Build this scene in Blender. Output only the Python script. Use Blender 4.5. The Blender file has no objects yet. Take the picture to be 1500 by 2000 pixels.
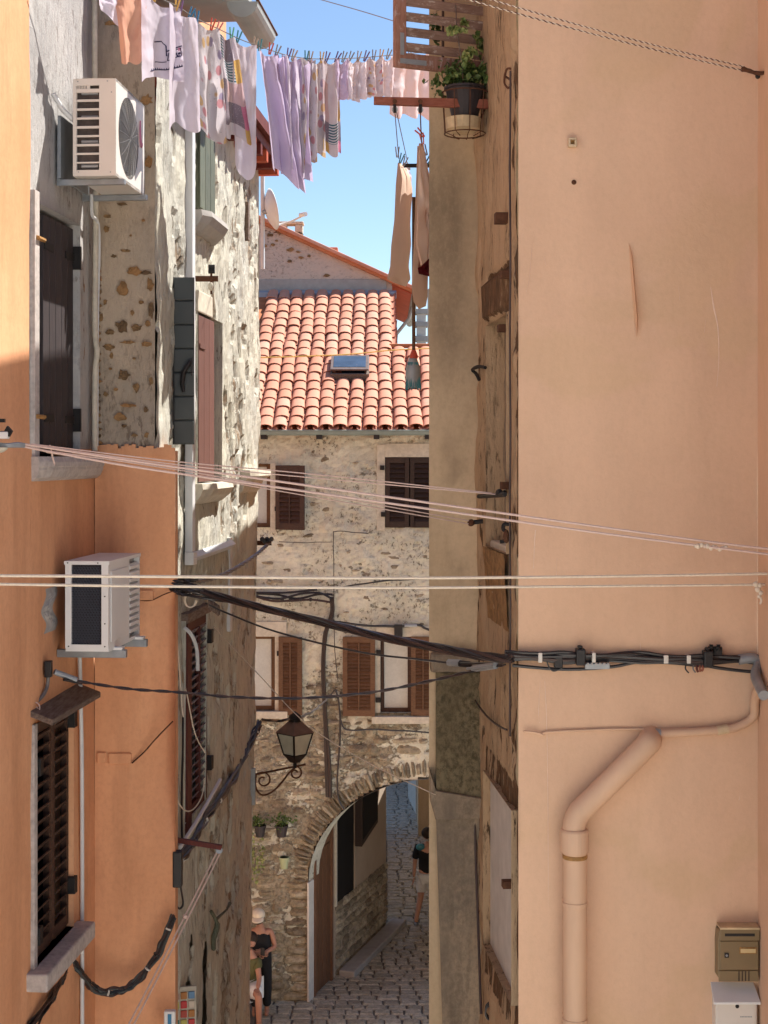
import bpy, bmesh, math, random
from mathutils import Vector, Matrix, Quaternion, noise
random.seed(7)
S = bpy.context.scene
COL = S.collection
R = math.radians
# ---------------------------------------------------------------- camera, light, exposure
EZ = 8.8                                   # eye height above the alley
F, CX, HY = 3000.0, 750.0, 890.0           # lens in photo pixels, level camera
cd = bpy.data.cameras.new('camera'); cam = bpy.data.objects.new('camera', cd); COL.objects.link(cam)
cd.sensor_fit = 'VERTICAL'; cd.sensor_height = 36.0; cd.lens = 54.0; cd.shift_y = -0.055
cd.clip_start = 0.05; cd.clip_end = 600
cam.location = (0, 0, EZ); cam.rotation_euler = (R(90), 0, 0); S.camera = cam
SUN_EL = R(56); SUN_DIR = Vector((0.85 * math.cos(SUN_EL), 0.527 * math.cos(SUN_EL), math.sin(SUN_EL)))
w = bpy.data.worlds.new('World'); S.world = w; w.use_nodes = True
wn = w.node_tree; bg = wn.nodes['Background']
sk = wn.nodes.new('ShaderNodeTexSky'); sk.sky_type = 'NISHITA'; sk.sun_disc = False
sk.sun_elevation = SUN_EL; sk.sun_rotation = math.atan2(SUN_DIR.x, SUN_DIR.y)
sk.air_density = 1.0; sk.dust_density = 0.1; sk.ozone_density = 2.2; sk.altitude = 900
wn.links.new(sk.outputs[0], bg.inputs[0]); bg.inputs[1].default_value = 0.065
sl = bpy.data.lights.new('sun', 'SUN'); so = bpy.data.objects.new('sun', sl); COL.objects.link(so)
sl.energy = 4.0; sl.angle = R(0.53); sl.color = (1.0, 0.95, 0.87)
so.rotation_euler = SUN_DIR.to_track_quat('Z', 'Y').to_euler(); so.location = (5, 5, 30)
S.view_settings.view_transform = 'Standard'; S.view_settings.look = 'None'
S.view_settings.exposure = 1.48; S.view_settings.gamma = 1.0; S.view_settings.use_curve_mapping = False
S.render.engine = 'CYCLES'
S.cycles.max_bounces = 8; S.cycles.diffuse_bounces = 6; S.cycles.use_denoising = True

# ---------------------------------------------------------------- frames: where things stand
def W(px, py, d):
    return Vector(((px - CX) / F * d, d, EZ + (HY - py) / F * d))
class Rec:                                  # wall running along the alley: x = x0 + k*y
    def __init__(s, x0, k, sg):
        s.x0, s.k = x0, k; q = math.sqrt(1 + k * k); s.n = Vector((sg / q, -sg * k / q, 0))
    def __call__(s, a, z, w=0.0):
        return Vector((s.x0 + s.k * a + s.n.x * w, a + s.n.y * w, z))
    def px(s, px, py):
        a = F * s.x0 / (px - CX - F * s.k); return a, EZ + (HY - py) / F * a
class Fro:                                  # wall facing the camera: y = d
    def __init__(s, d): s.d = d; s.n = Vector((0, -1, 0))
    def __call__(s, a, z, w=0.0): return Vector((a, s.d - w, z))
    def px(s, px, py): return (px - CX) / F * s.d, EZ + (HY - py) / F * s.d
class Aff:                                  # any other vertical plane: origin o, direction e, normal n
    def __init__(s, o, e, n): s.o, s.e, s.n = Vector(o), Vector(e).normalized(), Vector(n).normalized()
    def __call__(s, a, z, w=0.0):
        p = s.o + s.e * a + s.n * w; return Vector((p.x, p.y, z))
def fb(p, o=4):
    v, a, f = 0.0, 1.0, 1.0
    for _ in range(o):
        v += a * noise.noise(p * f); a *= .5; f *= 2.1
    return v
def sstep(a, b, x):
    t = min(1, max(0, (x - a) / (b - a))); return t * t * (3 - 2 * t)

# ---------------------------------------------------------------- mesh building
WL = {}                                     # world position of every object built
class M:
    def __init__(s): s.v, s.f, s.at, s.uv = [], [], None, None
    def add(s, vs, fs):
        o = len(s.v); s.v += [Vector(p) for p in vs]; s.f += [tuple(i + o for i in f) for f in fs]; return s
    def box(s, fr, a0, a1, z0, z1, w0, w1):
        P = [fr(a, z, w) for w in (w0, w1) for z in (z0, z1) for a in (a0, a1)]
        return s.add(P, [(0, 1, 3, 2), (4, 6, 7, 5), (0, 4, 5, 1), (2, 3, 7, 6), (0, 2, 6, 4), (1, 5, 7, 3)])
    def prism(s, fr, poly, w0, w1):
        n = len(poly); P = [fr(a, z, w0) for a, z in poly] + [fr(a, z, w1) for a, z in poly]
        return s.add(P, [tuple(range(n)), tuple(range(2 * n - 1, n - 1, -1))] + [(i, i + n, (i + 1) % n + n, (i + 1) % n) for i in range(n)])
    def hull8(s, P):
        return s.add(P, [(0, 1, 3, 2), (4, 6, 7, 5), (0, 4, 5, 1), (2, 3, 7, 6), (0, 2, 6, 4), (1, 5, 7, 3)])
    def tube(s, pts, r, n=6, cap=True, up=None):
        pts = [Vector(p) for p in pts]; m = len(pts); vs = []; prev = None
        for i, p in enumerate(pts):
            t = (pts[min(i + 1, m - 1)] - pts[max(i - 1, 0)]).normalized()
            if prev is None:
                prev = t.orthogonal().normalized() if up is None else (Vector(up) - t * t.dot(Vector(up))).normalized()
            else:
                prev = (prev - t * t.dot(prev)).normalized()
            b = t.cross(prev); rr = r[i] if isinstance(r, (list, tuple)) else r
            vs += [p + (prev * math.cos(2 * math.pi * k / n) + b * math.sin(2 * math.pi * k / n)) * rr for k in range(n)]
        fs = [(i * n + k, i * n + (k + 1) % n, (i + 1) * n + (k + 1) % n, (i + 1) * n + k) for i in range(m - 1) for k in range(n)]
        if cap: fs += [tuple(range(n - 1, -1, -1)), tuple(range((m - 1) * n, m * n))]
        return s.add(vs, fs)
    def cyl(s, p0, p1, r, n=12): return s.tube([p0, p1], r, n)
    def lathe(s, c, ax, prof, n=16):       # prof: (distance along ax, radius)
        ax = Vector(ax).normalized(); c = Vector(c)
        return s.tube([c + ax * t for t, _ in prof], [max(q, 1e-4) for _, q in prof], n)
    def ball(s, c, r, n=8, sc=(1, 1, 1)):
        c = Vector(c); vs, fs = [], []
        for i in range(n + 1):
            th = math.pi * i / n
            for k in range(n):
                ph = 2 * math.pi * k / n
                vs.append(c + Vector((math.sin(th) * math.cos(ph) * sc[0], math.sin(th) * math.sin(ph) * sc[1], math.cos(th) * sc[2])) * r)
        for i in range(n):
            for k in range(n): fs.append((i * n + k, i * n + (k + 1) % n, (i + 1) * n + (k + 1) % n, (i + 1) * n + k))
        return s.add(vs, fs)
    def grid(s, fn, nu, nv, keep_uv=False):
        o = len(s.v)
        for j in range(nv + 1):
            for i in range(nu + 1): s.v.append(Vector(fn(i / nu, j / nv)))
        for j in range(nv):
            for i in range(nu):
                q = o + j * (nu + 1) + i; s.f.append((q, q + 1, q + nu + 2, q + nu + 1))
        if keep_uv:
            s.uv = [(i / nu, j / nv) for j in range(nv + 1) for i in range(nu + 1)]
        return s
    def mesh(s, name, c, smooth=False):
        me = bpy.data.meshes.new(name); me.from_pydata([p - c for p in s.v], [], s.f)
        if s.at is not None:
            a = me.attributes.new('peel', 'FLOAT', 'POINT'); a.data.foreach_set('value', s.at)
        if s.uv is not None:
            ul = me.uv_layers.new(name='UVMap')
            for l in me.loops: ul.data[l.index].uv = s.uv[l.vertex_index]
        bm = bmesh.new(); bm.from_mesh(me); bmesh.ops.remove_doubles(bm, verts=bm.verts, dist=1e-6)
        bmesh.ops.recalc_face_normals(bm, faces=bm.faces)
        if smooth:
            for e in bm.edges:
                if len(e.link_faces) == 2 and e.calc_face_angle(0) > .9: e.smooth = False
        bm.to_mesh(me); bm.free()
        if smooth: me.polygons.foreach_set('use_smooth', [True] * len(me.polygons))
        return me
    def build(s, name, mat, parent=None, bevel=0, smooth=False, label=None, base=True, thick=0, auto=None):
        lo = [min(p[i] for p in s.v) for i in range(3)]; hi = [max(p[i] for p in s.v) for i in range(3)]
        c = Vector(((lo[0] + hi[0]) / 2, (lo[1] + hi[1]) / 2, lo[2] if (parent is None and base) else (lo[2] + hi[2]) / 2))
        o = bpy.data.objects.new(name, s.mesh(name, c, smooth)); COL.objects.link(o)
        o.data.materials.append(mat); WL[o] = c
        if parent is not None: o.parent = parent; o.location = c - WL[parent]
        else: o.location = c
        if thick:
            md = o.modifiers.new('thickness', 'SOLIDIFY'); md.thickness = thick; md.offset = 0
        if bevel:
            md = o.modifiers.new('bevel', 'BEVEL'); md.width = bevel; md.segments = 2; md.limit_method = 'ANGLE'; md.angle_limit = R(40)
        if label: o['label'] = label
        return o
def thing(name, label, cat, loc, group=None):
    o = bpy.data.objects.new(name, None); COL.objects.link(o); o.location = loc; o.empty_display_size = .1
    WL[o] = Vector(loc); o['label'] = label; o['category'] = cat
    if group: o['group'] = group
    return o
def tag(o, label, cat, group=None):
    o['label'] = label; o['category'] = cat
    if group: o['group'] = group
    return o
def inst(me, name, parent, loc, mtx=None):
    o = bpy.data.objects.new(name, me); COL.objects.link(o); WL[o] = Vector(loc); o.parent = parent
    lc = Vector(loc) - WL[parent]
    if mtx is None: o.location = lc
    else: o.matrix_local = Matrix.Translation(lc) @ mtx.to_4x4()
    return o
def basis(e, n, u): return Matrix((e, n, u)).transposed()
def sag(p0, p1, s=0.0, n=24):
    p0, p1 = Vector(p0), Vector(p1)
    return [p0.lerp(p1, i / n) - Vector((0, 0, s * 4 * (i / n) * (1 - i / n))) for i in range(n + 1)]
def smoothpath(P, k=6):
    P = [Vector(p) for p in P]; out = []
    for i in range(len(P) - 1):
        a, b, c, d = P[max(i - 1, 0)], P[i], P[i + 1], P[min(i + 2, len(P) - 1)]
        for j in range(k):
            t = j / k
            out.append(.5 * ((2 * b) + (c - a) * t + (2 * a - 5 * b + 4 * c - d) * t * t + (3 * b - a - 3 * c + d) * t ** 3))
    out.append(P[-1]); return out
def PX(*pts, k=6): return smoothpath([W(*p) for p in pts], k)

# ---------------------------------------------------------------- materials
class N:
    def __init__(s, name, rough=.85, spec=.25):
        s.m = bpy.data.materials.new(name); s.m.use_nodes = True; s.t = s.m.node_tree
        s.b = s.t.nodes['Principled BSDF']; s.b.inputs['Roughness'].default_value = rough
        s.b.inputs['Specular IOR Level'].default_value = spec; s.geo = None
    def nd(s, t, **k):
        n = s.t.nodes.new(t)
        for q, v in k.items(): setattr(n, q, v)
        return n
    def ln(s, a, b): s.t.links.new(a, b)
    def inp(s, sock, v):
        if hasattr(v, 'links') or hasattr(v, 'is_output'): s.ln(v, sock)
        elif isinstance(v, (tuple, list)): sock.default_value = (*v, 1) if len(v) == 3 and len(sock.default_value) == 4 else v
        else: sock.default_value = v
    def pos(s, sc=(1, 1, 1), rot=(0, 0, 0)):
        g = s.nd('ShaderNodeNewGeometry'); mp = s.nd('ShaderNodeMapping'); s.ln(g.outputs['Position'], mp.inputs[0])
        mp.inputs['Scale'].default_value = sc; mp.inputs['Rotation'].default_value = rot; return mp.outputs[0]
    def uv(s, sc=(1, 1, 1), off=(0, 0, 0)):
        g = s.nd('ShaderNodeTexCoord'); mp = s.nd('ShaderNodeMapping'); s.ln(g.outputs['UV'], mp.inputs[0])
        mp.inputs['Scale'].default_value = sc; mp.inputs['Location'].default_value = off; return mp.outputs[0]
    def noise(s, sc, det=5, vec=None, rough=.6, dist=0):
        n = s.nd('ShaderNodeTexNoise'); n.inputs['Scale'].default_value = sc; n.inputs['Detail'].default_value = det
        n.inputs['Roughness'].default_value = rough; n.inputs['Distortion'].default_value = dist
        s.ln(vec if vec is not None else s.pos(), n.inputs['Vector']); return n.outputs['Fac']
    def vor(s, sc, vec=None, out='Color', feat='F1'):
        n = s.nd('ShaderNodeTexVoronoi'); n.feature = feat; n.inputs['Scale'].default_value = sc
        s.ln(vec if vec is not None else s.pos(), n.inputs['Vector']); return n.outputs[out]
    def ramp(s, fac, stops, const=False):
        n = s.nd('ShaderNodeValToRGB'); e = n.color_ramp.elements
        if const: n.color_ramp.interpolation = 'CONSTANT'
        while len(e) < len(stops): e.new(.5)
        for q, (p, c) in zip(e, stops):
            q.position = p; q.color = (c, c, c, 1) if not isinstance(c, (tuple, list)) else (*c, 1)
        s.ln(fac, n.inputs[0]); return n.outputs[0]
    def math(s, op, a, b=0.0, clamp=False):
        n = s.nd('ShaderNodeMath'); n.operation = op; n.use_clamp = clamp; s.inp(n.inputs[0], a); s.inp(n.inputs[1], b); return n.outputs[0]
    def mix(s, fac, a, b, mode='MIX'):
        n = s.nd('ShaderNodeMix'); n.data_type = 'RGBA'; n.blend_type = mode
        s.inp(n.inputs['Factor'], fac); s.inp(n.inputs[6], a); s.inp(n.inputs[7], b); return n.outputs[2]
    def sep(s, v):
        n = s.nd('ShaderNodeSeparateXYZ'); s.ln(v, n.inputs[0]); return n.outputs
    def attr(s, name='peel'):
        n = s.nd('ShaderNodeAttribute'); n.attribute_name = name; return n.outputs['Fac']
    def rnd(s):
        return s.nd('ShaderNodeObjectInfo').outputs['Random']
    def col(s, c): s.inp(s.b.inputs['Base Color'], c); return s
    def bump(s, h, st=.5, dist=.02):
        n = s.nd('ShaderNodeBump'); n.inputs['Strength'].default_value = st; n.inputs['Distance'].default_value = dist
        s.ln(h, n.inputs['Height']); s.ln(n.outputs[0], s.b.inputs['Normal']); return s
def simple(name, c, rough=.7, var=.25, sc=12, spec=.25, bump=.15, metal=0, stretch=(1, 1, 1), rnd=0):
    n = N(name, rough, spec); n.b.inputs['Metallic'].default_value = metal
    v = n.noise(sc, 6, n.pos(stretch)); v2 = n.noise(sc * .2, 3)
    dk = tuple(x * (1 - var) for x in c); lt = tuple(min(1, x * (1 + var * .6)) for x in c)
    q = n.ramp(v, [(.3, dk), (.7, lt)]); q = n.mix(.35, q, n.ramp(v2, [(.35, dk), (.65, lt)]))
    if rnd:
        f = n.math('ADD', n.math('MULTIPLY', n.rnd(), rnd), 1 - rnd / 2); q = n.mix(1.0, q, f, 'MULTIPLY')
    n.col(q)
    if bump: n.bump(v, bump, .01)
    return n.m
PEACH = (.50, .285, .165)
def plaster(name, c, c2, streak=.5, dirt=(.2, .14, .08), patch=None, sc=1.0, bump=.35, grain=.12, soft=.025, psc=.9, wash=.45, stain=None):
    n = N(name, .9, .12)
    big = n.noise(.55 * sc, 5, n.pos(), .55, .6); mid = n.noise(3.2 * sc, 6, n.pos((1, 1, .6))); fine = n.noise(42, 5)
    st = n.noise(5, 6, n.pos((1, 1, .12)))
    q = n.mix(n.ramp(big, [(.38, 0.0), (.62, 1.0)]), c, c2)
    q = n.mix(n.ramp(mid, [(.35, 0.0), (.75, .45)]), q, tuple(x * 1.12 for x in c2))
    q = n.mix(n.math('MULTIPLY', n.ramp(st, [(.52, 0.0), (.75, 1.0)]), streak), q, tuple(x * .72 for x in c))
    if patch: q = n.mix(n.ramp(n.noise(psc, 4, n.pos(), .5, .8), [(.56, 0.0), (.56 + soft, .8)]), q, patch)
    q = n.mix(n.ramp(n.noise(9, 8, n.pos((1, 1, .5)), .7), [(.66, 0.0), (.8, .55)]), q, dirt)
    sp = n.ramp(n.vor(26, None, 'Distance'), [(.03, 1.0), (.06, 0.0)])
    q = n.mix(n.math('MULTIPLY', sp, n.ramp(big, [(.5, 0.0), (.7, .5)])), q, dirt)
    if stain: q = n.mix(n.math('MULTIPLY', n.attr(), n.ramp(n.noise(2.6, 7, n.pos((1, 1, .45)), .65), [(.3, .35), (.6, 1.0)]), True), q, stain)
    g2 = n.noise(30, 9, n.pos((1, 1, .8)), .75); q = n.mix(n.math('MULTIPLY', n.ramp(g2, [(.38, 1.0), (.52, 0.0)]), grain), q, tuple(x * .5 for x in dirt)); q = n.mix(n.math('MULTIPLY', n.ramp(g2, [(.5, 0.0), (.68, 1.0)]), grain), q, tuple(min(.8, x * 1.35) for x in c2))
    ws = n.noise(1.7, 6, n.pos((1.6, 1.6, .45)), .62, .4); q = n.mix(n.math('MULTIPLY', n.ramp(ws, [(.42, 0.0), (.68, 1.0)]), wash), q, tuple(x * .80 for x in c)); q = n.mix(n.math('MULTIPLY', n.ramp(ws, [(.3, 1.0), (.46, 0.0)]), wash * .7), q, tuple(min(.8, x * 1.12) for x in c2))
    n.col(q); h = n.math('ADD', n.math('MULTIPLY', fine, .25), n.math('ADD', mid, n.math('MULTIPLY', big, 2.0)))
    return n.bump(h, bump, .012).m
def peeling(name, pl, pl2, ex, ex2, grey, str_=(1, 1, .55), thr=.5, fsc=16, bump=.8, pitk=.55):
    # plaster over rubble: the attribute says where the coat has come off, noise ragged edges
    n = N(name, .92, .1); a = n.attr()
    nz = n.noise(fsc, 8, n.pos(str_), .68); n2 = n.noise(fsc * .23, 6, n.pos(str_), .6); n3 = n.noise(60, 5)
    m = n.math('ADD', a, n.math('ADD', n.math('MULTIPLY', n.math('SUBTRACT', nz, .5), 1.3), n.math('MULTIPLY', n.math('SUBTRACT', n2, .5), .7)))
    mk = n.ramp(m, [(thr, 0.0), (thr + .05, 1.0)])
    base = n.mix(n.ramp(n2, [(.35, 0.0), (.65, 1.0)]), pl, pl2)
    base = n.mix(n.ramp(n.noise(1.1, 5), [(.45, 0.0), (.65, .75)]), base, grey)
    base = n.mix(n.ramp(nz, [(.30, .55), (.45, 0.0)]), base, tuple(x * .45 for x in pl))
    pit = n.noise(fsc * 2.6, 9, n.pos(tuple(x * y for x, y in zip(str_, (1, 1, .6)))), .75)
    base = n.mix(n.math('MULTIPLY', n.ramp(pit, [(.40, 1.0), (.465, 0.0)]), n.math('MULTIPLY', n.ramp(n2, [(.42, .08), (.60, 1.0)]), pitk)), base, tuple(x * .42 for x in ex2))
    base = n.mix(n.ramp(pit, [(.56, 0.0), (.72, .5)]), base, tuple(min(.8, x * 1.22) for x in pl))
    exc = n.mix(n.ramp(n.noise(7, 5), [(.4, 0.0), (.6, 1.0)]), ex, ex2); exc = n.mix(n.ramp(pit, [(.38, .8), (.52, 0.0)]), exc, tuple(x * .4 for x in ex)); exc = n.mix(n.ramp(pit, [(.56, 0.0), (.68, .6)]), exc, grey)
    n.col(n.mix(mk, base, exc))
    h = n.math('ADD', n.math('MULTIPLY', mk, -1.2), n.math('ADD', n.math('MULTIPLY', nz, 1.0), n.math('ADD', n.math('MULTIPLY', n3, .25), n.math('MULTIPLY', pit, .9))))
    return n.bump(h, bump, .02).m
MT = {}
MT['orange'] = plaster('orange_plaster', (.65, .31, .16), (.71, .375, .21), .65, (.38, .21, .12), bump=.3)
MT['peach'] = plaster('peach_plaster', (.61, .40, .27), (.64, .425, .29), .22, (.45, .29, .18), patch=(.60, .405, .26), soft=.05, bump=.4, grain=.06, wash=.22)
MT['beige'] = plaster('beige_plaster', (.54, .41, .265), (.58, .45, .30), .7, (.2, .16, .08), bump=.3, patch=(.42, .33, .21), soft=.16, psc=1.3, stain=(.13, .10, .07))
MT['stain'] = plaster('stained_render', (.19, .155, .12), (.40, .31, .215), 1.0, (.1, .085, .06), bump=.5, grain=.3, wash=.9)
MT['moss'] = plaster('mossy_render', (.125, .10, .06), (.19, .155, .095), .7, (.06, .055, .03), sc=2.5, bump=.8, grain=.75, wash=.8)
MT['bare'] = peeling('bare_plaster', (.46, .37, .28), (.36, .29, .22), (.33, .17, .08), (.2, .13, .09), (.3, .27, .23), fsc=9, thr=.62)
MT['peel'] = peeling('peeling_cream_plaster', (.58, .56, .465), (.50, .485, .415), (.32, .24, .17), (.42, .385, .32), (.43, .43, .40), (1, 1, .32), fsc=14, pitk=1.0)
MT['peelb'] = peeling('flaking_beige_plaster', (.50, .35, .22), (.44, .31, .19), (.16, .09, .05), (.12, .075, .045), (.44, .32, .205), (1, 1, .25), thr=.62, fsc=15, pitk=1.1)
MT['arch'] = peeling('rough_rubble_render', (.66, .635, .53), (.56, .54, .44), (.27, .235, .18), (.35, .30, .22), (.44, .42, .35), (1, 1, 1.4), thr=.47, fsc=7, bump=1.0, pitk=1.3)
MT['bareg'] = peeling('bare_grey_plaster', (.50, .48, .46), (.40, .385, .375), (.33, .17, .08), (.2, .13, .09), (.33, .32, .32), fsc=8, thr=.66)
MT['gable'] = peeling('gable_render', (.58, .47, .39), (.52, .43, .37), (.33, .17, .11), (.24, .18, .14), (.5, .43, .38), (1, 1, 1.8), thr=.58, fsc=7)
MT['cement'] = simple('grey_cement', (.36, .34, .32), .9, .2, 8)
MT['lead'] = simple('lead_flashing', (.33, .38, .45), .55, .2, 9, .4)
def stone(name, c1, c2, c3):
    n = N(name, .9, .15); r = n.rnd()
    q = n.ramp(r, [(0, c1), (.5, c2), (1, c3)]); nz = n.noise(14, 7, None, .7); n2 = n.noise(45, 5, None, .7)
    q = n.mix(n.ramp(nz, [(.35, .6), (.6, 0.0)]), q, tuple(x * .45 for x in c1))
    q = n.mix(n.ramp(n2, [(.55, 0.0), (.75, .5)]), q, tuple(min(1, x * 1.35) for x in c3)); n.col(q)
    return n.bump(n.math('ADD', nz, n.math('MULTIPLY', n2, .5)), .9, .03).m
MT['stone'] = stone('rubble_stone', (.22, .18, .13), (.36, .30, .21), (.50, .43, .32))
MT['cobble'] = stone('cobble_stone', (.32, .30, .245), (.41, .385, .315), (.49, .46, .38))
MT['cobble'].node_tree.nodes['Principled BSDF'].inputs['Roughness'].default_value = .27
MT['cobble'].node_tree.nodes['Principled BSDF'].inputs['Specular IOR Level'].default_value = .5
MT['flake'] = stone('dark_flaked_render', (.09, .055, .035), (.15, .09, .055), (.24, .16, .10))
MT['patchstone'] = stone('ochre_stone', (.15, .10, .06), (.33, .20, .095), (.42, .22, .09))
MT['sill'] = simple('pale_stone_sill', (.46, .41, .38), .85, .35, 30, bump=.4)
MT['sillw'] = simple('cream_stone_trim', (.55, .50, .41), .85, .25, 20, bump=.3)
MT['square'] = simple('bounce_paving', (.72, .69, .63), .8, .12, 2)  # bright ground out of view, added to bounce sunlight
MT['bounce_wall'] = simple('bounce_facade', (.76, .71, .62), .9, .08, .6)  # pale walls out of view, added to bounce sunlight
MT['limescratch'] = simple('lime_scratch', (.70, .53, .41), .9, .15, 30)
MT['street'] = simple('street_bed', (.13, .12, .11), .9, .3, 9)
def tile_mat():
    n = N('clay_tile', .85, .15); r = n.rnd()
    q = n.ramp(r, [(0, (.50, .215, .14)), (.4, (.55, .25, .17)), (.8, (.585, .28, .195)), (1, (.55, .30, .22))])
    q = n.mix(n.ramp(n.noise(9, 6), [(.5, 0.0), (.75, .55)]), q, (.33, .2, .15))
    q = n.mix(n.ramp(n.noise(30, 6), [(.6, 0.0), (.75, .3)]), q, (.62, .42, .32)); n.col(q)
    return n.bump(n.noise(35, 5), .3, .006).m
MT['tile'] = tile_mat()
MT['terra'] = simple('terracotta_verge', (.50, .18, .08), .8, .3, 9)
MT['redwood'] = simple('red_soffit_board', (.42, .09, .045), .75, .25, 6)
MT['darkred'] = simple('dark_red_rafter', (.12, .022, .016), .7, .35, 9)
MT['gutter'] = simple('grey_green_gutter', (.20, .24, .22), .5, .2, 6, .4)
MT['gutterp'] = simple('pale_grey_gutter', (.36, .39, .38), .6, .18, 6, .4)
def wood(name, c, c2, stretch=(14, 14, 1.2), rough=.65, worn=None):
    n = N(name, rough, .3); g = n.noise(6, 7, n.pos(stretch), .65)
    q = n.mix(n.ramp(g, [(.35, 0.0), (.68, 1.0)]), c, c2)
    if worn: q = n.mix(n.ramp(n.noise(11, 7, n.pos(tuple(x ** .5 for x in stretch)), .7), [(.55, 0.0), (.64, .85)]), q, worn)
    f = n.math('ADD', n.math('MULTIPLY', n.rnd(), .3), .85); n.col(n.mix(1.0, q, f, 'MULTIPLY'))
    return n.bump(g, .3, .006).m
MT['dkwood'] = wood('charcoal_brown_paint', (.028, .022, .024), (.05, .04, .042))
MT['brown'] = wood('dark_brown_paint', (.05, .025, .018), (.085, .045, .03), (3, 3, 10))
MT['brown2'] = wood('brown_varnish', (.10, .05, .025), (.165, .085, .045), (3, 3, 12))
MT['dkbrown'] = wood('very_dark_brown', (.03, .018, .014), (.05, .03, .023), (3, 3, 10))
MT['redbrown'] = wood('red_brown_paint', (.115, .05, .04), (.165, .078, .062))
MT['oxblood'] = wood('oxblood_paint', (.07, .016, .013), (.11, .028, .022))
MT['louvre'] = wood('faded_louvre', (.13, .10, .105), (.21, .165, .17), (3, 3, 10))
MT['weather'] = wood('weathered_slat', (.18, .10, .072), (.29, .185, .15), (2, 2, 14), .8, (.44, .36, .32))
MT['frame'] = wood('worn_shutter_frame', (.21, .09, .055), (.31, .165, .125), (9, 9, 1.6), .7, (.40, .31, .29))
MT['beam'] = wood('rusty_red_beam', (.21, .06, .035), (.28, .10, .065), (1.2, 12, 12), .7)
MT['lintel'] = wood('grey_plank', (.10, .065, .05), (.22, .17, .14), (10, 1.2, 10), .85)
MT['slate'] = simple('grey_green_board', (.055, .063, .064), .55, .18, 5, .35)
MT['green'] = wood('greenish_old_wood', (.07, .08, .055), (.16, .17, .12))
MT['iron'] = simple('black_iron', (.018, .016, .016), .6, .3, 20)
MT['rust'] = simple('rusty_iron', (.10, .042, .022), .85, .5, 30)
MT['brass'] = simple('rusted_gold_hook', (.34, .18, .06), .6, .5, 40)
MT['cable'] = simple('black_cable', (.022, .019, .021), .38, .2, 15, .5, 0)
MT['cabler'] = simple('brown_cable', (.055, .032, .028), .5, .2, 15, .4, 0)
MT['white'] = simple('white_plastic', (.70, .70, .69), .45, .06, 5, .4, 0)
MT['pvc'] = simple('dusty_white_duct', (.60, .61, .62), .5, .12, 5, .35, 0)
MT['acw'] = simple('ivory_enamel', (.66, .61, .55), .4, .08, 4, .45, 0)
MT['coilg'] = simple('dusty_coil', (.085, .07, .065), .6, .5, 40)
MT['acd'] = simple('dark_coil', (.028, .027, .035), .6, .3, 60)
MT['galv'] = simple('galvanised_steel', (.30, .32, .34), .45, .25, 12, .5, .1, .4)
MT['rope'] = simple('pale_pink_rope', (.62, .47, .41), .8, .12, 60, .2, .2)
MT['ropew'] = simple('cream_rope', (.68, .58, .46), .85, .15, 60, .2, .3)
MT['yellow'] = simple('yellow_string', (.62, .40, .12), .8, .2, 40)
MT['wire'] = simple('grey_wire', (.16, .15, .15), .5, .2, 30, .4, 0)
MT['tie'] = simple('pale_cable_tie', (.62, .58, .52), .5, .2, 30)
MT['peachpipe'] = simple('peach_painted_pipe', (.58, .385, .26), .6, .22, 4, .3, .2, 0, (1, 1, .25))
MT['olivebox'] = simple('bronze_olive_plastic', (.20, .14, .07), .45, .1, 9, .45, 0)
MT['ivory'] = simple('ivory_label', (.60, .46, .24), .6, .1, 20)
MT['black'] = simple('black_plastic', (.015, .013, .014), .5, .2, 20, .4)
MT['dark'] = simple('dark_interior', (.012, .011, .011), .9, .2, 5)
MT['copper'] = simple('lantern_roof_copper', (.13, .09, .08), .5, .35, 15, .5)
def glassm(name, c, rough=.15):
    n = N(name, rough, .5); n.col(n.mix(n.ramp(n.noise(3, 4), [(.4, 0.0), (.6, 1.0)]), c, tuple(x * .75 for x in c))); return n.m
MT['lglass'] = glassm('milky_lantern_glass', (.62, .64, .52), .3)
MT['curtain'] = simple('white_net_curtain', (.52, .53, .50), .9, .12, 30)
MT['winglass'] = glassm('window_glass', (.06, .065, .07), .06)
MT['skyglass'] = glassm('skylight_glass', (.22, .28, .34), .03)
MT['skyglass'].node_tree.nodes['Principled BSDF'].inputs['Metallic'].default_value = .8
MT['jamb'] = simple('whitewashed_jamb', (.55, .52, .48), .9, .2, 9)
MT['hexg'] = simple('coil_guard', (.05, .056, .075), .5, .1, 20)
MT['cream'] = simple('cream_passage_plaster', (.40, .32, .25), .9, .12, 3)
MT['door'] = wood('brown_plank_door', (.12, .055, .03), (.2, .10, .055), (9, 9, 1.2))
MT['skin'] = simple('skin', (.46, .24, .16), .55, .1, 8, .35, 0)
MT['skind'] = simple('tanned_skin', (.36, .18, .12), .55, .1, 8, .35, 0)
MT['clothk'] = simple('black_cotton', (.016, .016, .018), .9, .3, 20)
MT['clothw'] = simple('white_cotton', (.68, .68, .66), .9, .1, 20)
MT['clotho'] = simple('olive_cotton', (.10, .095, .04), .9, .25, 20)
MT['cap'] = simple('beige_cap_cotton', (.62, .54, .42), .9, .1, 20)
MT['hair'] = simple('dark_hair', (.03, .018, .012), .7, .3, 60)
MT['soil'] = simple('potting_soil', (.03, .02, .014), .95, .4, 40)
MT['potblack'] = simple('dark_plastic_pot', (.035, .028, .03), .5, .2, 10)
MT['potgreen'] = simple('pale_green_pot', (.36, .40, .24), .6, .1, 10)
MT['potcream'] = simple('cream_plastic_saucer', (.60, .46, .28), .7, .35, 14)
def leafm(name, c, c2, c3):
    n = N(name, .5, .3); v = n.noise(28, 3); q = n.ramp(v, [(.3, c), (.5, c2), (.72, c3)]); n.col(q)
    n.b.inputs['Subsurface Weight'].default_value = 0.0; return n.m
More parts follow.
